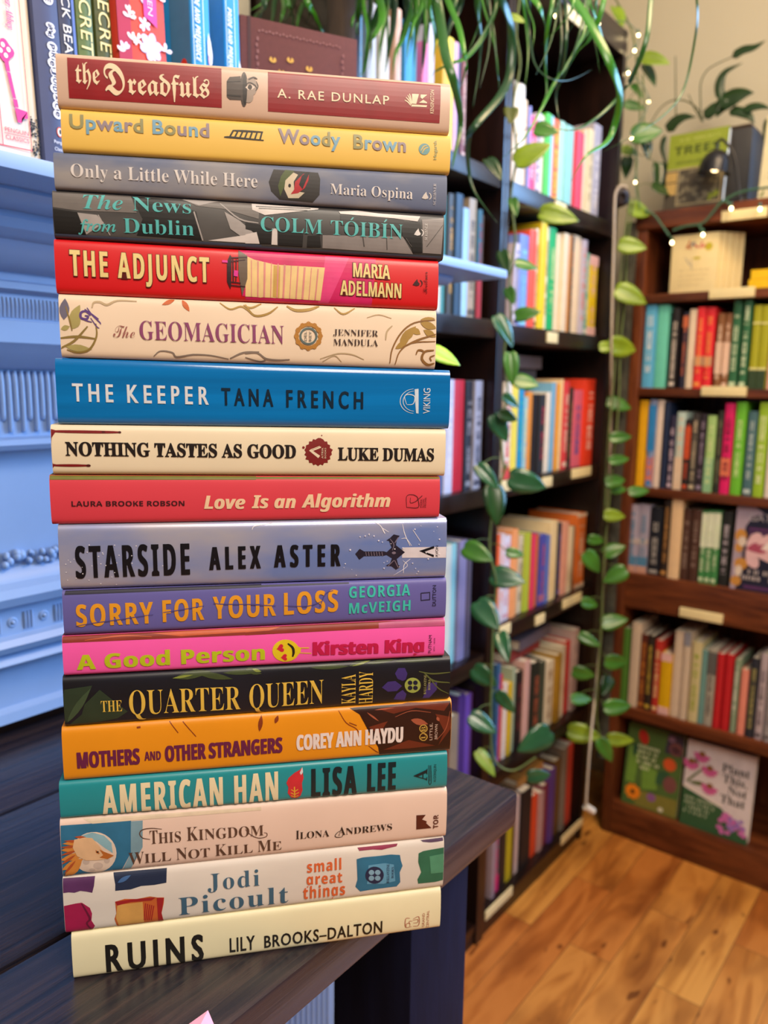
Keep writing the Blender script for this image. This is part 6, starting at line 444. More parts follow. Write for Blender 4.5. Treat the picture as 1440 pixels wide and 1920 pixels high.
TALL, tp = case('tall_bookcase', 'tall dark brown bookcase full of colourful spines between vine and corner', 1.3385, 1.861, .014, .018, [(1.579, .033), (1.316, .033), (1.008, .033), (.70, .033), (.375, .033), (.05, .02)], 1.998)
SIDE, sp_ = case('tall_bookcase', 'dark bookcase beside the mantel, half hidden behind the book stack', .906, 1.338, .012, .013, [(1.587, .03), (1.32, .033), (1.0, .034), (.66, .034), (.375, .03), (.05, .02)], 1.998)
for x0, x1, z in LABB: tp('shelf_label', bx(min(x0, x1), max(x0, x1), .7795, .7828, z - .011, z + .011, bev=.0008), CARD)
LOW = thing('low_bookcase', 'reddish brown low bookcase against the beige wall, holding gardening and nature books', 'bookcase', (2.05, .34, 0))
def lp(n, bm, m):
    for v in bm.verts: v.co -= Vector((2.05, .34, 0))
    return obj(n, bm, m, LOW, smooth=.6)
lp('side_panel', bx(1.928, 2.2, .731, .755, 0, 1.572, bev=.002), RV_); lp('side_panel', bx(1.928, 2.2, -.05, -.026, 0, 1.572, bev=.002), RV_)
lp('back_panel', bx(2.19, 2.2, -.026, .731, 0, 1.572), RV_); lp('top_board', bx(1.922, 2.205, -.055, .76, 1.572, 1.61, bev=.002), RW_)
for z, t in ((1.42, .02), (1.197, .02), (.951, .021), (.728, .091), (.369, .03), (.088, .088)): lp('shelf', bx(1.93, 2.19, -.026, .731, z - t, z, bev=.0015), RW_)
for y0, y1, z in LABR: lp('shelf_label', bx(1.9205, 1.9285 if z > 1.5 else 1.9298, min(y0, y1), max(y0, y1), z - .011, z + .011, bev=.0008), CARD)
# ------------------------------------------------ books on the shelves
SERIAL = [0]; rb = random.Random(7)
def shelf_book(name, label, group, loc, rz, w, h, col, depth=.135, mark=None, pages=True, lean=0, rough=.5, band=None, style=None):
    r = thing(name, label, 'book', loc, rz, group); r.rotation_euler = (0, lean, rz); bt = .0018
    bm = bmesh.new()
    # local frame: x along the shelf, y into the shelf, z up; a C of two boards and a slightly rounded spine
    k = min(.0022, w * .12); outer = [(-w/2, depth), (-w/2, k), (-w/2 + k*.4, k*.3), (-w*.22, -.0003), (0, -.0008), (w*.22, -.0003), (w/2 - k*.4, k*.3), (w/2, k), (w/2, depth)]
    b_ = min(bt, w * .16); inner = [(w/2 - b_, depth), (w/2 - b_, .004), (-w/2 + b_, .004), (-w/2 + b_, depth)]
    lp_ = outer + inner; rows = [[bm.verts.new((x, y, z)) for x, y in lp_] for z in (0, h)]; n = len(lp_)
    for i in range(n): j = (i+1) % n; bm.faces.new((rows[0][i], rows[0][j], rows[1][j], rows[1][i]))
    for rw in rows: bmesh.ops.triangle_fill(bm, use_beauty=True, edges=list({e for v in rw for e in v.link_edges if all(q in rw for q in e.verts)}))
    bmesh.ops.recalc_face_normals(bm, faces=bm.faces)
    cov = obj('cover', bm, mat(col, rough, vary=.05, scale=40), r, smooth=.7)
    obj('page_block', bx(-w/2 + b_, w/2 - b_, .0045, depth - .003, .002, h - .003), PAGE, r)
    if mark:
        bm = bmesh.new(); R = rb; z = h * R.uniform(.12, .2); z1 = h * R.uniform(.8, .92); hw = w * R.uniform(.2, .3); kind = R.random()
        while z < z1:   # worn illegible lettering running up the spine
            l = R.uniform(.0025, .0055)
            if R.random() < .14: l *= 1.6
            else:
                a = hw * R.uniform(.75, 1); y = -.0011
                for q in ((-a, -a*.35), (a*.35, a)) if R.random() < .6 else ((-a, a),):
                    v = [bm.verts.new(c) for c in ((q[0], y, z), (q[1], y, z), (q[1], y, z + l*.75), (q[0], y, z + l*.75))]; bm.faces.new(v)
            z += l
        if kind > .6: v = [bm.verts.new(c) for c in ((-w*.36, -.0011, h*.03), (w*.36, -.0011, h*.03), (w*.36, -.0011, h*.08), (-w*.36, -.0011, h*.08))]; bm.faces.new(v)
        obj('spine_lettering', bm, mat(mark, .5), cov)
    for (a, c, cc) in band or ():
        bm = bx(-w*.49, w*.49, -.0010, .002, h*a, h*c); obj('spine_band', bm, mat(cc, rough), cov)
    return r
ORD = {}
BANDS = {'white book with red foot': [(0, .12, '#d84a4a')], 'grey book with pink foot': [(0, .2, '#d02e70')], 'short yellow book': [(0, .12, '#e6b8b4'), (.88, 1, '#e6b8b4')], 'navy book with orange top': [(.8, .95, '#c86a44')],
         'olive lime book': [(0, .23, '#34482a'), (.23, .26, '#dcd890'), (.78, .8, '#dcd890')], 'brown book': [(.2, .62, '#e6c4ac')], 'lilac seascape book': [(0, .1, '#c99a88'), (.1, .24, '#4f86ac'), (.42, .5, '#c8b8b0')], 'pale aqua book': [(0, .42, '#e6ccb0')],
         'orange book with pale edge': [(0, .05, '#e6c8a8'), (.96, 1, '#e6c8a8')], 'green book': [(.5, .97, '#dfe8cc')], 'magenta book': [(.2, .4, '#e8805a')], 'cream book with grey top': [(.85, 1, '#8a8c98')], 'grey book': [(.68, .97, '#5e5e5c')], 'royal blue book': [(.05, .15, '#b06a8a')],
         'petrol blue book': [(0, .42, '#b02018')], 'white book with blue panel': [(.42, .94, '#2f8ad0'), (.04, .35, '#e0806a')], 'red book': [(.28, .4, '#c8a078')], 'black book with orange title': [(.45, .9, '#c8502a')], 'pale green book': [(.0, .45, '#8fc090')]}
def safe(p):
    return p.replace(' book', '')
seen = {}
for case_, shelf, zs, items in ROWS:
    prev = None; low = case_.startswith('low')
    grp = 'books on the %s of the %s' % (shelf, case_)
    cs = {'tall bookcase': 'tall bookcase', 'low bookcase': 'low bookcase', 'bookcase beside the mantel': 'mantel-side bookcase'}[case_]
    for i, (a, b_, h, col, desc, mark) in enumerate(items):
        w = abs(b_ - a) * .985; c = (a + b_) / 2; nm = 'hardback_book' if w > .026 else 'paperback_book'
        if case_.startswith('bookcase') and c + w/2 > 1.322: w = max(.006, 2 * (1.322 - c)); 
        if case_.startswith('bookcase') and c - w/2 < .92: continue
        if case_.startswith('bookcase') and c + w/2 > 1.3235: continue
        sh = shelf.replace(' shelf', '').replace(' book', '') + ' shelf'
        d_ = desc.replace(' book', ' spine', 1)
        nxt = items[i+1][4] if i + 1 < len(items) else None
        lab = '%s, %s, %s' % (d_, cs + ' ' + sh, ('right of ' + safe(prev)) if prev else ('left end, before ' + safe(nxt)))
        ws = lab.split()
        if len(ws) > 16: lab = ' '.join(ws[:16])
        seen[lab] = seen.get(lab, 0) + 1
        set_ = rb.uniform(0, .008)
        if low: loc = (1.94 + set_, c, zs); rz = -math.pi/2
        else: loc = (c, .80 + set_, zs); rz = 0
        bd = BANDS.get(desc)
        if desc == 'red book' and shelf != 'second shelf': bd = None
        if desc == 'brown book' and shelf != 'second shelf': bd = None
        if desc == 'grey book' and shelf == 'second shelf': bd = None
        shelf_book(nm, lab, grp, loc, rz, w, h, col, mark=mark if mark else None, band=bd)
        prev = desc
print('DUP', [k for k, v in seen.items() if v > 1])
def lying(label, group, x0, x1, y0, y1, z0, z1, col, rz=0, name='hardback_book'):
    c = ((x0+x1)/2, (y0+y1)/2, z0); r = thing(name, label, 'book', c, rz, group); hx, hy, t = (x1-x0)/2, (y1-y0)/2, z1-z0
    bm = bmesh.new(); box(bm, -hx, hx, -hy, hy, 0, .002); box(bm, -hx, hx, -hy, hy, t - .002, t); box(bm, -hx, hx, -hy, -hy + .002, .002, t - .002)
    obj('cover', bm, mat(col, .5), r); obj('page_block', bx(-hx + .003, hx - .003, -hy + .0025, hy - .003, .002, t - .002), PAGE, r); return r
lying('dark grey book laid flat across the spines, tall bookcase third shelf', None, 1.46, 1.60, .84, 1.0, 1.207, 1.235, '#3a3638')
lying('black-framed brown book lying on top of the dark grey book', None, 1.47, 1.61, .83, .99, 1.2355, 1.262, '#5a4a46', .06)
lying('red book laid flat on the spines, tall bookcase fifth shelf', None, 1.50, 1.66, .83, 1.0, .575+.001, .60, '#8a2a2a')
lying('grey and black book laid flat over the red one, fifth shelf', None, 1.53, 1.70, .82, .99, .6005, .625, '#6a5f68', .05)
lying('tan book laid flat on the bottom row of the tall bookcase', None, 1.56, 1.69, .82, .98, .252, .272, '#b8803c')
lying('dark violet book laid flat behind the tan one, bottom row', None, 1.60, 1.73, .84, .99, .2725, .292, '#3f2a48', .04)
for i, (x0, x1, h, col, nmn) in enumerate(((.925, .958, .16, '#d9dde8', 'white book with peeling cover'), (.960, .978, .17, '#cfa99a', 'pinkish cream book'), (.980, 1.004, .19, '#d8c4a8', 'beige book'), (1.008, 1.05, .18, '#3a2a24', 'dark brown book'))):
    shelf_book('paperback_book', nmn + ', mantel-side bookcase bottom shelf, seen under the table', 'books on the bottom shelf beside the mantel', ((x0+x1)/2, .80, .05), 0, x1 - x0, h, col, band=[(.3, .55, '#8a7a6c')] if i == 0 else None)
lying('sea-green book laid flat above the books seen under the table', None, .925, .985, .81, .93, .222, .245, '#2f8a78')
# ------------------------------------------------ books on the mantel
MZ = 1.366; GM = 'books standing on the mantel'
def flat_text(par, s, sty, col, x0, z0, x1, z1, cap, y, rot=0, nm='spine_lettering', down=False, w=0):
    """lettering on a spine in the local x-z plane at depth y; down=True: reads from the top downwards"""
    key = want(s, sty, w)
    if down:
        bm = text_bm(key, 'H', 0, 0, z0 - z1, 0, cap)
        for v in bm.verts: v.co = Vector((x0 + v.co.y, y, z0 - v.co.x))
    else:
        bm = text_bm(key, 'H', x0, z0, x1, z1, cap, rot)
        for v in bm.verts: v.co = Vector((v.co.x, y, v.co.y))
    return obj(nm, bm, mat(col, .45), sub(par))
def sub(par):
    return next((c for c in par.children if c.name.startswith(('cover', 'card'))), par)
def art(par, nm, col, polys, y, rough=.5):
    bm = bmesh.new()
    for pi, pl in enumerate(polys):
        f = bm.faces.new([bm.verts.new((x, y - pi * .000012, z)) for x, z in pl]); bmesh.ops.triangulate(bm, faces=[f])
    return obj(nm, bm, mat(col, rough), sub(par))
def el(cx, cz, rx, rz_, n=16, rot=0):
    return [(cx + rx*math.cos(2*math.pi*i/n)*math.cos(rot) - rz_*math.sin(2*math.pi*i/n)*math.sin(rot), cz + rx*math.cos(2*math.pi*i/n)*math.sin(rot) + rz_*math.sin(2*math.pi*i/n)*math.cos(rot)) for i in range(n)]
def petal(cx, cz, a, l, w):
    c, s = math.cos(a), math.sin(a); return [(cx + c*l*t - s*w*k, cz + s*l*t + c*w*k) for t, k in ((0, 0), (.3, .7), (.65, 1), (.9, .6), (1, 0), (.9, -.6), (.65, -1), (.3, -.7))]
LEAN = -.035
def mb(label, x0, x1, h, col, y=.616, depth=.14, lean=LEAN, rough=.5, name='clothbound_book', **k):
    return shelf_book(name, label, GM, ((x0+x1)/2, y, MZ + .0006 + abs(math.sin(lean)) * (x1 - x0)/2), 0, x1 - x0, h, col, depth=depth, lean=lean, rough=rough, **k)
o = mb('pink and cream canvas book with a pink key on its spine, left end of mantel', .268, .333, .215, '#d8c8bc', rough=.8)
flat_text(o, 'Northanger Abbey', 'serifbi', '#e0508a', .0215, .131, 0, .088, .0050, -.0012, down=True); flat_text(o, 'Jane Austen', 'serifbi', '#d04a6a', .0125, .131, 0, .098, .0050, -.0012, down=True)
art(o, 'key_emblem', '#e0368a', [[(.0175 + (.0066 + .0009*math.cos(4*q))*math.cos(q), .072 + (.0074 + .0009*math.cos(4*q))*math.sin(q)) for q in [k*.26 for k in range(24)]], [(.0165, .0655), (.0197, .0655), (.0205, .058), (.0175, .058)], [(.0178, .0575), (.0205, .0575), (.0232, .040), (.0207, .040)], [(.0205, .0395), (.0238, .0395), (.0245, .034), (.0213, .034)], [(.0213, .0335), (.0312, .0325), (.0312, .0275), (.0262, .0268), (.0257, .0235), (.0228, .0235)]], -.0012)
art(o, 'key_emblem', '#ecdcd4', [el(.0175 + .0032*math.cos(q), .0722 + .0036*math.sin(q), .0017, .0019, 8) for q in (.3, 1.9, 3.4, 4.9)], -.0014)
art(o, 'spine_border', '#d04a5a', [[(-.030, .0045), (.0315, .0045), (.0315, .0053), (-.030, .0053)], [(.0095, .0045), (.0101, .0045), (.0101, .085), (.0095, .085)], [(.0318, .004), (.0323, .004), (.0323, .21), (.0318, .21)], [(.0115, .0138), (.0315, .0138), (.0315, .0142), (.0115, .0142)]], -.0012)
flat_text(o, 'PENGUIN', 'sans', '#c8405a', .0122, .0152, .0305, .0152, .0030, -.0013); flat_text(o, 'CLASSICS', 'sans', '#c8405a', .0122, .0098, .0305, .0098, .0030, -.0013)
o = mb('thin cream spine with black speckled foot, right of the pink key book', .3345, .3435, .214, '#cfc0aa', y=.622)
art(o, 'speckled_foot', '#171310', [el(rb.uniform(-.0035, .0035), rb.uniform(.002, .035) ** 1.0, rb.uniform(.0006, .0012), rb.uniform(.0005, .001), 6, rb.random()*3) for _ in range(60)], -.0013)
o = mb('navy paperback with white oval letters, beside the thin cream spine', .3445, .3665, .20, '#3c4466', y=.618, name='paperback_book')
for word, z_, st, rx_, rz_ in (('PRIDE', .1525, .0076, .0044, .0042), ('and', .1035, .0034, .0036, .0022), ('PReJUDICe', .0885, .0061, .0042, .0036)):
    for i_, ch in enumerate(word):
        zz = z_ - st * i_; xo = .0004 + .0009 * math.sin(i_ * 2.3) + .0035 * (1 - zz / .2)
        art(o, 'letter_oval', '#dfe2ee', [el(xo, zz, rx_, rz_, 14, .35*math.sin(i_*1.9))], -.0012)
        flat_text(o, ch, 'sansb', '#2c3454', xo - rx_*.5, zz + rz_*.5, 0, zz - rz_*.5, rx_, -.0014, down=True, nm='letter_print')
for t, z, e_ in (('Penguin', .0175, .0105), ('Classics', .0122, .0105), ('Deluxe', .0070, .008), ('Edition', .0020, .009)): flat_text(o, t, 'sans', '#dfe2ee', -.0025, z, -.0025 + e_ , z, .0026, -.0013)
art(o, 'publisher_mark', '#e0523a', [el(.003, .0265, .0026, .0038, 16)], -.0012); art(o, 'publisher_mark', '#f2eee6', [el(.003, .0265, .0019, .003, 14)], -.0013); art(o, 'publisher_mark', '#20202a', [el(.0033, .0267, .0010, .002, 10)], -.0014)
o = mb('dark navy spine with white capitals, left of the two green spines', .368, .382, .206, '#27304e', y=.622)
flat_text(o, 'BLACK BEAUTY', 'sans', '#e6e2da', -.0040, .153, 0, .065, .0070, -.0013, down=True); art(o, 'spine_border', '#5a74b8', [[(.0045, 0), (.0066, 0), (.0066, .2), (.0045, .2)]], -.0012)
for q, (x0, x1, lb) in enumerate(((.3835, .399, 'green spine with gold capitals, next to the dark navy spine'), (.4005, .4165, 'darker green spine with gold capitals, left of the red floral book'))):
    o = mb(lb, x0, x1, .207, ('#566a34', '#454c20')[q], y=.622); flat_text(o, 'THE SECRET', 'sans', '#ead894', -.0050, .188 - .003*q, 0, .094 - .0035*q, .0100, -.0013, down=True)
o = mb('red clothbound book covered in white lilies, left of the two blue spines', .4185, .468, .21, '#d9402a', y=.618, rough=.6)
R = random.Random(4)
art(o, 'side_panel_print', '#a8123a', [[(-.0247, 0), (-.013, 0), (-.011, .21), (-.0247, .21)]], -.0010)
for _ in range(46):
    side = R.random(); cx = R.uniform(-.023, -.010) if side < .4 else (R.uniform(.012, .023) if side < .7 else R.uniform(-.01, .012)); cz = R.uniform(.005, .2); s = R.uniform(.004, .0075)
    art(o, 'lily_print', R.choice(['#e8dcec', '#ddd2ee', '#f0d2d4']), [petal(cx, cz, R.random()*.8 + k*1.05, s, s*.26) for k in range(6 if side > .7 else 3)], -.0012 - R.random()*.0003)
for cx, cz in ((.007, .116), (-.003, .07), (.004, .160)): art(o, 'lily_print', '#cfc8f0', [petal(cx, cz, .3 + k*1.05, .0120, .0040) for k in range(6)], -.0016)
art(o, 'name_plate', '#d83a94', [[(.0015, .139), (.0145, .133), (.0150, .2), (.0005, .2)]], -.0018); flat_text(o, 'AUSTEN', 'sans', '#f6d2e2', .0055, .178, 0, .141, .0048, -.0021, down=True)
mb('dark teal book set back between the red floral and the blue spines', .470, .488, .20, '#1f5666', y=.648, band=[(.3, .32, '#8a8450')])
for q, (x0, x1, lb) in enumerate(((.4925, .5145, 'bright blue spine with white italic capitals, nearer the red floral book'), (.5315, .5505, 'bright blue spine with white italic capitals, nearer the maroon book'))):
    o = mb(lb, x0, x1, .203, '#2492d8', y=.616, name='paperback_book', lean=-.02); w = x1 - x0
    art(o, 'spine_border', '#e6eef4', [[(-w*.45, 0), (-w*.42, 0), (-w*.42, .2), (-w*.45, .2)], [(w*.08, 0), (w*.11, 0), (w*.11, .2), (w*.08, .2)]], -.0012)
    flat_text(o, 'PRIDE AND PREJUDICE', 'sansbi', '#f0f4f6', -w*.34, .1835 - q*.0055, 0, .1205 - q*.0055, w*.25, -.0013, down=True)
    flat_text(o, 'JANE', 'sansbi', '#f0f4f6', -w*.33, .1165, 0, .103, w*.24, -.0013, down=True) if q == 0 else None
    art(o, 'bird_print', '#e8eef6', [petal(w*.33, .148 - q*.012, -1.5, .028, w*.12)], -.0013); art(o, 'bird_print', '#dcb4c8', [el(w*.36, .125 - q*.012, w*.08, .005, 10)], -.0014)
    bmh = bmesh.new(); f = bmh.faces.new([bmh.verts.new((-w/2 - .0003, y, z)) for y, z in ((.002, .02), (.03, .02), (.03, .2), (.002, .2))]); obj('front_cover_print', bmh, mat('#4a90bc', .5), o)
    bmh = bmesh.new(); bmh.faces.new([bmh.verts.new((-w/2 - .0006, .012 + .005*math.cos(t), .117 - q*.018 + .007*math.sin(t))) for t in [k*.4 for k in range(16)]]); obj('front_cover_print', bmh, mat('#d8402c', .5), o)
mb('petrol blue paperback set back between the two bright blue spines', .5165, .530, .198, '#2a4a66', y=.66, lean=-.02)
# the maroon cloth book standing with its front towards the room
a_, b_ = Vector((.582, .655, MZ + .0005)), Vector((.699, .599, MZ + .0005)); wd = (b_ - a_).length; ang = math.atan2(b_.y - a_.y, b_.x - a_.x)
o = thing('clothbound_book', 'maroon cloth book facing out on the mantel in front of the palm', 'book', a_, ang, GM)
MAR = mat('#5c2a2a', .75, vary=.08, scale=200, bump=.05)
bm = bmesh.new(); box(bm, 0, wd, 0, .0025, 0, .2, bev=.0008); box(bm, 0, wd, .022, .0245, 0, .2, bev=.0008); box(bm, 0, .003, .0025, .022, 0, .2); obj('cover', bm, MAR, o, smooth=.6)
obj('page_block', bx(.0035, wd - .003, .003, .0215, .002, .198), PAGE, o); obj('hinge_groove', bx(.0075, .011, -.0004, .0004, 0, .2), mat('#3f1a1e', .7), o)
art(o, 'border_print', '#7a4446', [el(.02 + i*.0037, .188 + .001*(i % 2), .0014, .0012, 7) for i in range(25)] + [el(.017 + .001*(i % 2), .03 + i*.006, .0013, .0022, 7) for i in range(26)] + [el(.112 + .001*(i % 2), .03 + i*.006, .0013, .0022, 7) for i in range(26)], -.0006)
art(o, 'gold_flower_print', '#d6a43a', [petal(cx + .001*(k % 3 - 1), cz, .5 + k*.42, .0055, .0011) for cx, cz in ((.034, .160), (.053, .163), (.074, .158), (.043, .149), (.064, .147)) for k in range(6)], -.0008)
# books behind the palm, on the back of the mantel
xx = .715
for i, (w, h, c, dsc) in enumerate(((.024, .25, '#3a62a8', 'royal blue'), (.018, .235, '#c8ccd8', 'pale grey'), (.022, .255, '#4a7ab0', 'steel blue'), (.016, .24, '#e0a0a8', 'rose pink'), (.024, .25, '#2f5aa0', 'deep blue'), (.02, .245, '#8fc0d8', 'ice blue'), (.022, .25, '#d8d4c4', 'ivory'))):
    shelf_book('paperback_book', dsc + ' book at the back of the mantel, behind the palm leaves', 'books behind the palm', (xx + w/2, .81, MZ + .0004), 0, w, h, c, mark='#e8e4dc' if i % 2 == 0 else None); xx += w + .0006
o = shelf_book('paperback_book', 'teal book standing on the mantel end, edge showing right of the stack', GM, (.918, .70, MZ + .0004), 0, .012, .185, '#3aa0b8')
# ------------------------------------------------ things on and in the low bookcase
def faceout(name, label, yl, yr, z0, h, X, lean, thick, col, cat='book', group=None):
    r = thing(name, label, cat, (X, yl, z0 + .0005 + 0), 0, group); r.rotation_euler = (-lean, 0, -math.pi/2) ; w = abs(yl - yr)
    bm = bmesh.new(); box(bm, 0, w, 0, .0015, 0, h); box(bm, 0, w, thick - .0015, thick, 0, h); box(bm, 0, .0015, .0015, thick - .0015, 0, h); obj('cover', bm, mat(col, .45, vary=.1, scale=30), r)
    obj('page_block', bx(.002, w - .002, .0018, thick - .0018, .0015, h - .002), PAGE, r); return r, w
def bars(r, nm, col, x0, x1, z, ht, y, seed, words=4):
    R = random.Random(seed); bm = bmesh.new(); x = x0
    while x < x1:
        l = R.uniform(.5, 1.0) * ht
        if R.random() > .18:
            a = [bm.verts.new(c) for c in ((x, y, z), (x + l*.6, y, z), (x + l*.6, y, z + ht), (x, y, z + ht))]; bm.faces.new(a)
        x += l
    return obj(nm, bm, mat(col, .5), sub(r))
r, w = faceout('gardening_book', 'green flower-covered gardening book facing out at the bottom left of the low bookcase', .7135, .5665, .088, .222, 1.955, .12, .018, '#4c6b34')
art(r, 'cover_photo', '#6f9a3c', [[(.005, .06), (.03, .06), (.035, .15), (.008, .16)], [(.05, .05), (.09, .06), (.085, .11), (.045, .12)]], -.0003); art(r, 'cover_photo', '#2f5a3c', [petal(.085, .075, .9, .05, .018), petal(.02, .13, 1.4, .04, .008)], -.0004)
art(r, 'cover_photo', '#7f7a34', [[(.035, .003), (.145, .003), (.145, .05), (.04, .045)]], -.0003); art(r, 'flower_print', '#7a4a48', [el(.122, .085, .018, .022), el(.128, .18, .018, .018)], -.0005); art(r, 'flower_print', '#3c3448', [[(.1, .165), (.146, .165), (.146, .22), (.105, .22)]], -.0004); art(r, 'flower_print', '#8a6a84', [el(.115, .205, .01, .008), el(.128, .178, .014, .01)], -.0005)
art(r, 'flower_print', '#b82a1e', [el(.042, .19, .013, .02, 16, .35)], -.0005); art(r, 'flower_print', '#d85a28', [petal(.116, .137, k*.45, .018, .004) for k in range(14)], -.0007); art(r, 'flower_print', '#f08a1a', [petal(.028, .036, k*.7, .022, .0065) for k in range(9)], -.0007); art(r, 'flower_print', '#3a2410', [el(.028, .036, .006, .006)], -.0009); art(r, 'flower_print', '#8a5a94', [el(.078, .036, .012, .011)], -.0006); art(r, 'flower_print', '#d8d4b8', [el(.105, .012, .007, .006)], -.0006)
for k in range(5): bars(r, 'title_lettering', '#d2dcb0', .030, .030 + (.055, .058, .05, .06, .03)[k], .160 - k*.014, .008, -.0008, k)
r, w = faceout('gardening_book', 'white gardening book with pink coneflowers facing out on the bottom shelf', .5565, .3925, .088, .222, 1.948, .12, .02, '#d8cfd2')
art(r, 'cover_photo', '#2f5a38', [[(0, 0), (w, 0), (w, .02), (.095, .072), (0, .098)]], -.0003); art(r, 'cover_photo', '#e6dcd4', [[(0, .1), (.095, .074), (.1, .079), (0, .106)]], -.0004); art(r, 'stem_print', '#5a6a3c', [[(.005, .115), (.01, .112), (.05, .16), (.045, .162)], petal(.01, .112, .15, .045, .006), petal(.03, .15, 1.8, .03, .005)], -.0005)
for cx, cz in ((.038, .19), (.06, .16), (.014, .165), (.064, .115)):
    art(r, 'coneflower_print', '#cc5a98', [petal(cx, cz, -.2 - k*.5, .022, .0042) for k in range(7)], -.0007); art(r, 'coneflower_print', '#8a5a2c', [el(cx, cz + .003, .008, .007)], -.0009)
R = random.Random(8)
art(r, 'phlox_print', '#c86ab0', [el(.125 + R.uniform(-.03, .03), .035 + R.uniform(-.025, .025), .007, .006, 8) for _ in range(22)], -.0006); art(r, 'phlox_print', '#9a74c0', [el(.138 + R.uniform(-.02, .02), .04 + R.uniform(-.02, .015), .006, .005, 8) for _ in range(12)], -.0008)
for t, z in (('Plant', .165), ('This,', .139), ('Not', .113), ('That', .087)): flat_text(r, t, 'serifb', '#26302a', {'Plant': .088, 'This,': .093, 'Not': .107, 'That': .092}[t], z, {'Plant': .153, 'This,': .15, 'Not': .152, 'That': .15}[t], z, .0205, -.0008, nm='title_lettering')
for k in range(4): bars(r, 'subtitle_lettering', '#a8b89a', .008, .085 - k*.008, .070 - k*.012, .007, -.0008, k + 20)
r, w = faceout('garden_novel', 'dark navy book with a pink magnolia facing out on the low bookcase fourth shelf', .4805, .325, .728, .198, 1.938, .05, .02, '#1c1e34')
art(r, 'magnolia_print', '#a898a8', [[(0, .0), (.012, .0), (.022, .05), (.014, .1), (.022, .15), (.035, .175), (.06, .185), (.04, .198), (0, .198)]], -.0003); art(r, 'magnolia_print', '#c48a3c', [el(.014, .128, .013, .016), el(.02, .062, .015, .014), el(.012, .02, .012, .012), el(.012, .1, .009, .012)], -.0005); art(r, 'magnolia_print', '#d8c8b8', [el(.018, .115, .009, .012), el(.016, .045, .008, .013)], -.0006)
art(r, 'magnolia_print', '#dcb4b8', [petal(.028, .098, a, l, .014) for a, l in ((.15, .09), (.5, .085), (-.2, .085), (.95, .05), (-1.0, .05))], -.0007); art(r, 'magnolia_print', '#a84a62', [petal(.028, .098, a, l, .005) for a, l in ((.3, .05), (-.05, .045), (.6, .03))], -.0009); art(r, 'magnolia_print', '#ece0d8', [petal(.06, .105, a, .07, .01) for a in (.1, .45)], -.0010)
flat_text(r, 'GATH', 'sans', '#b8b0b4', .028, .166, .092, .166, .017, -.0006, nm='title_lettering'); art(r, 'band_print', '#5a2f60', [[(.03, .144), (.155, .144), (.155, .15), (.03, .15)], [(.03, .135), (.155, .135), (.155, .14), (.03, .14)], [(.03, .006), (.155, .006), (.155, .013), (.03, .013)]], -.0004)
bars(r, 'author_lettering', '#b0a6a4', .032, .15, .041, .010, -.0006, 31); bars(r, 'author_lettering', '#b0a6a4', .024, .15, .026, .010, -.0006, 32)
# cards and yellow books in the top compartment
for k in range(5):
    o = thing('greeting_card_pack', ('cream card with a flower drawing, frontmost of the cards in the top compartment', 'cream card, second from the front in the top compartment', 'cream card, third from the front in the top compartment', 'cream card, fourth from the front in the top compartment', 'cream card at the very back of the card row')[k], 'card', (1.945 + k*.011, .676 - k*.0105, 1.4202), -math.pi/2, 'cards in the top compartment')
    obj('card', bx(0, .108, 0, .006, 0, .133, bev=.0008), mat('#f0dca4', .6, vary=.03), o, smooth=.6)
    if k == 0:
        art(o, 'flower_drawing', '#c86a34', [petal(.03 + .008*q, .1 + .004*math.sin(q*2), .4 + q, .018, .002) for q in range(3)], -.0004); art(o, 'flower_drawing', '#d8505a', [petal(.065, .1, a, .016, .0022) for a in (.4, 1.2, 2.6)], -.0004); art(o, 'flower_drawing', '#c8b82c', [el(.085, .102, .009, .009), el(.06, .078, .009, .003)], -.0003); art(o, 'flower_drawing', '#9a9490', [el(.048, .11, .007, .004, 12, .8), petal(.03, .085, -1.0, .03, .001), petal(.045, .08, -1.4, .03, .001)], -.0003)
        for q in range(4): bars(o, 'verse_lettering', '#c0aa78', .02, .09 - .006*q, .05 - q*.011, .002, -.0004, 40 + q)
for k in range(2):
    o = thing('yellow_book', ('lower yellow book lying flat at the right of the top compartment', 'upper yellow book lying flat under a small white jar')[k], 'book', (2.0, .44, 1.4202 + k*.021), 0, 'yellow books in the top compartment')
    y1 = .058 - .004*k
    bm = bmesh.new(); box(bm, -.055, .055, -.08, y1, 0, .002); box(bm, -.055, .055, -.08, y1, .018, .0205); box(bm, -.055, -.053, -.08, y1, .002, .018); obj('cover', bm, mat('#f4c408', .5), o); obj('page_block', bx(-.0528, .053, -.078, y1 - .002, .002, .018), mat('#e8d8a0', .8), o)
o = thing('white_jar', 'small white lidded jar on top of the yellow books', 'jar', (1.985, .442, 1.4622)); bm = bmesh.new(); lathe(bm, [(.009, 0), (.011, .002), (.011, .01), (.009, .012)]); obj('body', bm, mat('#e8dcd0', .4), o, smooth=.8); bm = bmesh.new(); lathe(bm, [(.0115, .0122), (.0125, .014), (.0125, .022), (.008, .025)]); obj('lid', bm, mat('#ecdccc', .4), o, smooth=.8)
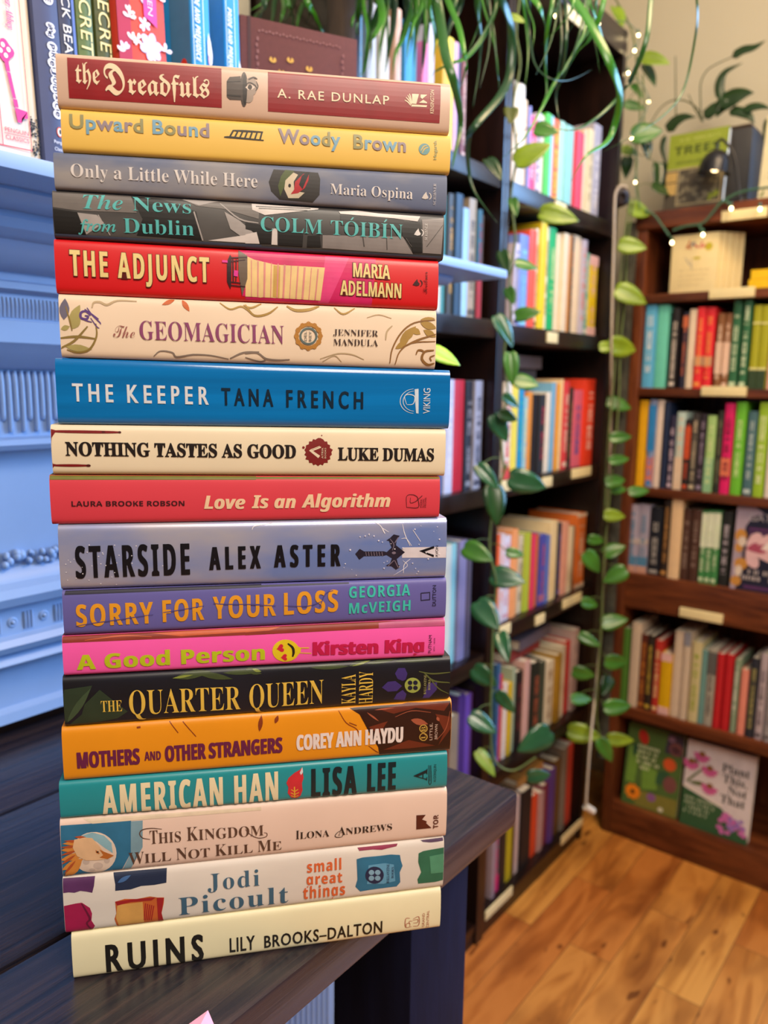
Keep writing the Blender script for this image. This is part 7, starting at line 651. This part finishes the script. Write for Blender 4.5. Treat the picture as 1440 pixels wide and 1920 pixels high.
# tree guide, planter, lamp, patterned book
r, w = faceout('tree_guide', 'tree guide with olive green title band, leaning on the planter above the low bookcase', .716, .580, 1.61, .186, 1.978, .10, .02, '#4a4438')
art(r, 'title_band', '#8a9a2c', [[(0, .105), (w, .105), (w, .186), (0, .186)]], -.0003); flat_text(r, 'TREES', 'sansb', '#3c4a14', .014, .137, .118, .137, .019, -.0006, nm='title_lettering')
art(r, 'cover_photo', '#a89a74', [[(.028, .02), (.031, .02), (.031, .103), (.028, .103)], [(.128, .02), (.131, .02), (.131, .103), (.128, .103)], [(0, .101), (w, .101), (w, .105), (0, .105)], [(.028, .018), (.131, .018), (.131, .021), (.028, .021)]], -.0004); art(r, 'cover_photo', '#b89a5a', [[(0, .075), (.026, .075), (.026, .098), (0, .098)], [(0, .045), (.026, .045), (.026, .072), (0, .072)]], -.0003)
R = random.Random(12); art(r, 'cover_photo', '#7a725c', [el(R.uniform(.035, .125), R.uniform(.025, .098), R.uniform(.003, .008), R.uniform(.002, .006), 8, R.random()) for _ in range(40)], -.0005); art(r, 'cover_photo', '#8a9a2a', [el(.112 + R.uniform(-.012, .012), .035 + R.uniform(-.01, .01), .005, .003, 7) for _ in range(12)], -.0006); bars(r, 'subtitle_lettering', '#5a6a1c', .02, .1, .115, .006, -.0006, 51); bars(r, 'subtitle_lettering', '#b0b860', .02, .115, .168, .005, -.0006, 52)
o = thing('planter', 'dark grey planter full of soil with broad dark leaves, behind the tree guide', 'plant', (2.09, .63, 1.61))
bm = bmesh.new(); box(bm, -.06, .06, -.095, .09, 0, .19, bev=.018); obj('pot', bm, mat('#2c2b2c', .6, bump=.2), o, smooth=.7); obj('soil', bx(-.05, .05, -.085, .08, .188, .196, bev=.003), mat('#3a2a1c', .95, bump=.5), o)
DK = mat('#1f3a14', .4, vary=.2, scale=30)
for st in DARK['stems']:
    bm = bmesh.new(); tube(bm, [Vector(q) - Vector((2.06, .63, 1.61)) for q in st], .0018, taper=.6); obj('stem', bm, mat('#33421c', .6), o, smooth=1)
def ribbon(bm, pts, w, fold=.25, n=6, blunt=.5, nrm=None):
    ps = catmull(pts, n); m = len(ps); rows = []
    for i, q in enumerate(ps):
        t = (ps[min(i+1, m-1)] - ps[max(i-1, 0)]).normalized(); a = t.cross(nrm if nrm else Vector((-.7, -.6, .15)))
        if a.length < 1e-3: a = t.cross(Vector((0, 0, 1)))
        a.normalize(); nn = a.cross(t).normalized(); u = i / (m - 1); k = w / 2 * min(1, (u / .12 + .15) if u < .12 else 1) * (1 - max(0, (u - blunt) / (1 - blunt)) ** 1.6)
        k = max(k, w * .02); rows.append([bm.verts.new(q + a * k + nn * k * fold), bm.verts.new(q), bm.verts.new(q - a * k + nn * k * fold)])
    for i in range(m - 1):
        for j in (0, 1): bm.faces.new((rows[i][j], rows[i][j+1], rows[i+1][j+1], rows[i+1][j]))
def solid(o, t): 
    md = o.modifiers.new('thickness', 'SOLIDIFY'); md.thickness = t; md.offset = 0
for pts, w in DARK['leaves']:
    bm = bmesh.new(); c = Vector((2.06, .63, 1.61)); ps = [Vector(q) - c for q in pts]
    ribbon(bm, ps, w, fold=.15, blunt=.35, nrm=Vector((-.9, -.2, .25))); solid(obj('leaf', bm, DK, o, smooth=1.2), .0006)
o = thing('reading_lamp', 'small black dome lamp on a bent arm in front of the tree guide', 'lamp', (1.955, .534, 1.6101)); BK = mat('#17161a', .35)
bm = bmesh.new(); lathe(bm, [(.022, 0), (.022, .006), (.018, .009), (.004, .011)]); obj('base', bm, BK, o, smooth=.8)
bm = bmesh.new(); tube(bm, [(0, 0, .01), (0, .011, .07), (0, .022, .112), (0, .040, .137), (0, .0505, .146), (0, .0575, .140), (0, .0595, .122)], .0032, seg=8); obj('arm', bm, BK, o, smooth=1)
bm = bmesh.new(); M = Matrix.Translation((0, .0595, .09)) @ Matrix.Rotation(.12, 4, 'X'); lathe(bm, [(.008, .034), (.018, .030), (.028, .019), (.034, .004), (.0365, -.016), (.0355, -.016), (.033, .004), (.027, .017), (.016, .028)], M=M, seg=32); obj('lamp_shade', bm, BK, o, smooth=.9)
bm = bmesh.new(); blob(bm, (0, .0595, .088), .011); obj('bulb', bm, mat('#ffd9a0', .4, emit=6), o, smooth=1)
r, w = faceout('patterned_book', 'cream book with green leaf pattern leaning at the right end above the low bookcase', .497, .37, 1.61, .19, 1.955, .15, .015, '#d8cfa8'); r.rotation_euler[1] = .0
R = random.Random(21); art(r, 'leaf_print', '#6a7a44', [petal(R.uniform(.01, .11), R.uniform(.01, .17), R.random()*6, .018, .003) for _ in range(40)], -.0004)
o = thing('wooden_rail', 'round dark wooden rail end sticking out at the corner', 'rail', (1.9, .80, 1.645)); bm = bmesh.new(); M = Matrix.Translation((0, 0, 0)) @ Matrix.Rotation(-math.pi/2, 4, 'Y') @ Matrix.Rotation(.6, 4, 'X')
lathe(bm, [(.022, -.12), (.022, .02), (.019, .023), (.009, .023), (.007, .016), (0, .016)], M=Matrix.Rotation(.9, 4, 'Z') @ Matrix.Rotation(-math.pi/2, 4, 'Y'), seg=24); obj('rail', bm, wood('rail', '#1d120e', '#3c281e', 0), o, smooth=.8)
# ------------------------------------------------ plants
def leafmat(c, rough): return mat(c, rough, vary=.25, scale=25, spec=.6)
LM = {'y': leafmat('#7f9a22', .35), 'g': leafmat('#3f7424', .3), 'd': leafmat('#22441a', .26), 'o': leafmat('#55601a', .4), 'b': leafmat('#2c5c3a', .2), 'l': leafmat('#8fc02a', .35)}
RL = random.Random(9); LEAF = [None]
def heart_leaf(par, base, c, L, ang, tint):
    a = math.radians(ang); d_ = (RT * math.cos(a) + DN * math.sin(a)); nrm = (-FW + RT * RL.uniform(-.35, .35) - DN * RL.uniform(-.1, .6)).normalized(); d_ = (d_ - nrm * d_.dot(nrm)).normalized(); s_ = nrm.cross(d_)
    prof_ = [(-.5, .0), (-.54, .16), (-.47, .3), (-.3, .385), (-.08, .37), (.14, .29), (.32, .17), (.44, .06), (.5, 0)]
    bm = bmesh.new(); mid, up, dn_ = [], [], []; o_ = Vector(c) - Vector(base); cu = RL.uniform(.05, .16); fo = RL.uniform(.12, .35); wf = RL.uniform(.62, .92)
    for t, w in prof_:
        tm = t if t > -.42 else -.42; z = -cu * (t + .3) ** 2
        mid.append(bm.verts.new(o_ + d_ * L * tm + nrm * L * z))
        for sgn, arr in ((1, up), (-1, dn_)):
            arr.append([bm.verts.new(o_ + d_ * L * (t * .8 + tm * .2) + s_ * sgn * w * wf * L * .5 + nrm * L * (z + w * .5 * fo)), bm.verts.new(o_ + d_ * L * t + s_ * sgn * w * wf * L + nrm * L * (z + w * fo * .8))])
    for arr in (up, dn_):
        for i in range(len(prof_) - 1):
            bm.faces.new((mid[i], mid[i+1], arr[i+1][0], arr[i][0])); bm.faces.new((arr[i][0], arr[i+1][0], arr[i+1][1], arr[i][1]))
    bmesh.ops.remove_doubles(bm, verts=bm.verts, dist=1e-5); bmesh.ops.recalc_face_normals(bm, faces=bm.faces)
    ob = obj('leaf', bm, LM[tint], par, smooth=1.2); solid(ob, .0005); LEAF[0] = ob; return o_ - d_ * L * .42
VINE = mat('#5a6a30', .6, vary=.2)
def vine(label, leaves, stems, r=.0022):
    base = Vector(stems[0][0]); p_ = thing('pothos_vine', label, 'vine', base)
    allp = [Vector(q) - base for st in stems for q in catmull(st, 8)]
    for st in stems:
        bm = bmesh.new(); tube(bm, [Vector(q) - base for q in st], r); obj('stem', bm, VINE, p_, smooth=1)
    for c, L, a, t in leaves:
        q = heart_leaf(p_, base, c, L, a, t); nr = min(allp, key=lambda v: (v - q - Vector((0, 0, .012))).length)
        if (nr - q).length < .2:
            bm = bmesh.new(); tube(bm, [nr, (nr + q) / 2 + Vector((0, 0, .008)), q], .0009, seg=5, n=3); obj('petiole', bm, VINE, LEAF[0], smooth=1)
vine('pothos vine trailing down the post between the two dark bookcases', LV1, S1)
vine('pothos vine trailing down the corner beside the low bookcase', LV2, S2)
bm = bmesh.new(); pv = next(o_ for o_ in COL.objects if o_.name == 'pothos_vine.001'); tube(bm, [Vector(POLE[0]) - pv.location, (Vector(POLE[0]) + Vector(POLE[1])) / 2 - pv.location, Vector(POLE[1]) - pv.location], .013, seg=10); obj('moss_pole', bm, mat('#3b3a30', .95, bump=.6, vary=.4), pv, smooth=1)
vine('pothos vine hanging with fairy lights above the corner against the beige wall', LV3, S3)
vine('bright lime pothos leaf peeking out beside the glossy blue hardcover', LVB, [[(LVB[0][0][0] - .01, LVB[0][0][1] + .01, LVB[0][0][2] + .01), (LVB[0][0][0] - .03, LVB[0][0][1] + .06, LVB[0][0][2] + .06), (LVB[0][0][0] - .03, .745, 1.30), (LVB[0][0][0] - .02, .731, 1.335)]])
pm = thing('ponytail_palm', 'ponytail palm on the mantel with long strappy green leaves hanging over the bookcases', 'plant', (TRUNK[0], TRUNK[1], MZ)); PB = Vector((TRUNK[0], TRUNK[1], MZ))
bm = bmesh.new(); lathe(bm, [(.032, 0), (.036, .004), (.042, .06), (.044, .062), (.044, .072), (.039, .072), (.038, .06)], seg=28); obj('pot', bm, mat('#8a5a3c', .7), pm, smooth=.8)
bm = bmesh.new(); lathe(bm, [(.037, .058), (.034, .07), (.028, .1), (.024, .14), (.021, .2), (.02, .3), (.018, CROWN[2] - MZ - .02), (.012, CROWN[2] - MZ)], seg=18); obj('trunk', bm, wood('trunk', '#2c2018', '#5c4a38', 2, rough=.9, bump=.6), pm, smooth=1)
PG = [mat(c, .3, vary=.15, scale=20, spec=.6) for c in ('#3a7d1a', '#285c1e', '#448c20', '#224a24')]
for i, (w, pts) in enumerate(BLADES):
    bm = bmesh.new(); ribbon(bm, [Vector((0, 0, CROWN[2] - MZ - .01))] + [Vector(q) - PB for q in pts], w, fold=.35, n=6, blunt=.45, nrm=(-FW + Vector((0, 0, .2 * math.sin(i)))).normalized())
    solid(obj('leaf', bm, PG[i % 4], pm, smooth=1.2), .0004)
# ------------------------------------------------ fairy lights, cable, paper
BULB = mat('#ffe2a8', .3, emit=14); WIRE = mat('#3f6a52', .5)
def lights(label, wires, bulbs, r, br):
    base = Vector(bulbs[0]); o = thing('fairy_lights', label, 'string lights', base)
    for wv in wires:
        bm = bmesh.new(); tube(bm, [Vector(q) - base for q in wv], r); obj('wire', bm, WIRE, o, smooth=1)
    for q in bulbs:
        bm = bmesh.new(); blob(bm, Vector(q) - base, br, (1, 1, 1.25)); obj('bulb', bm, BULB, o, smooth=1)
        bm = bmesh.new(); tube(bm, [Vector(q) - base + Vector((0, 0, br)), Vector(q) - base + Vector((.001, .002, br + .01))], br * .95, n=2); obj('socket', bm, WIRE, o, smooth=1)
lights('green-wired fairy lights draped over the top edge of the low bookcase', RWIRE, RB, .0026, .0032)
lights('fairy lights twined through the vine at the tall bookcase top corner', WIRE3, BULBS, .0011, .0026)
cb = Vector(CABLE[0]); o = thing('power_cable', 'white power cable running down the corner with a plug at its end', 'cable', cb)
bm = bmesh.new(); tube(bm, [Vector(q) - cb for q in CABLE], .003, seg=8); obj('cord', bm, mat('#b8ab98', .5), o, smooth=1); bm = bmesh.new(); tube(bm, [Vector(q) - cb for q in PLUG], .008, seg=10); obj('plug', bm, mat('#e6e0d4', .4), o, smooth=.8)
o = thing('paper_tag', 'pink and red folded paper tag lying on the table front edge', 'paper', (.2385, .3215, .8363))
for k, (c, dz) in enumerate((('#f2a8c8', .002), ('#d8402c', 0))):
    bm = bmesh.new(); V = [bm.verts.new(q) for q in ((-.016, -.010, dz*.3), (.009, -.010, dz + .001), (.0105, -.001, .0095 + dz*.2), (-.007, .006, .003))]; bm.faces.new((V[0], V[1], V[2])); bm.faces.new((V[0], V[2], V[3]))
    solid(obj('paper_fold', bm, mat(c, .6), o), .0006)
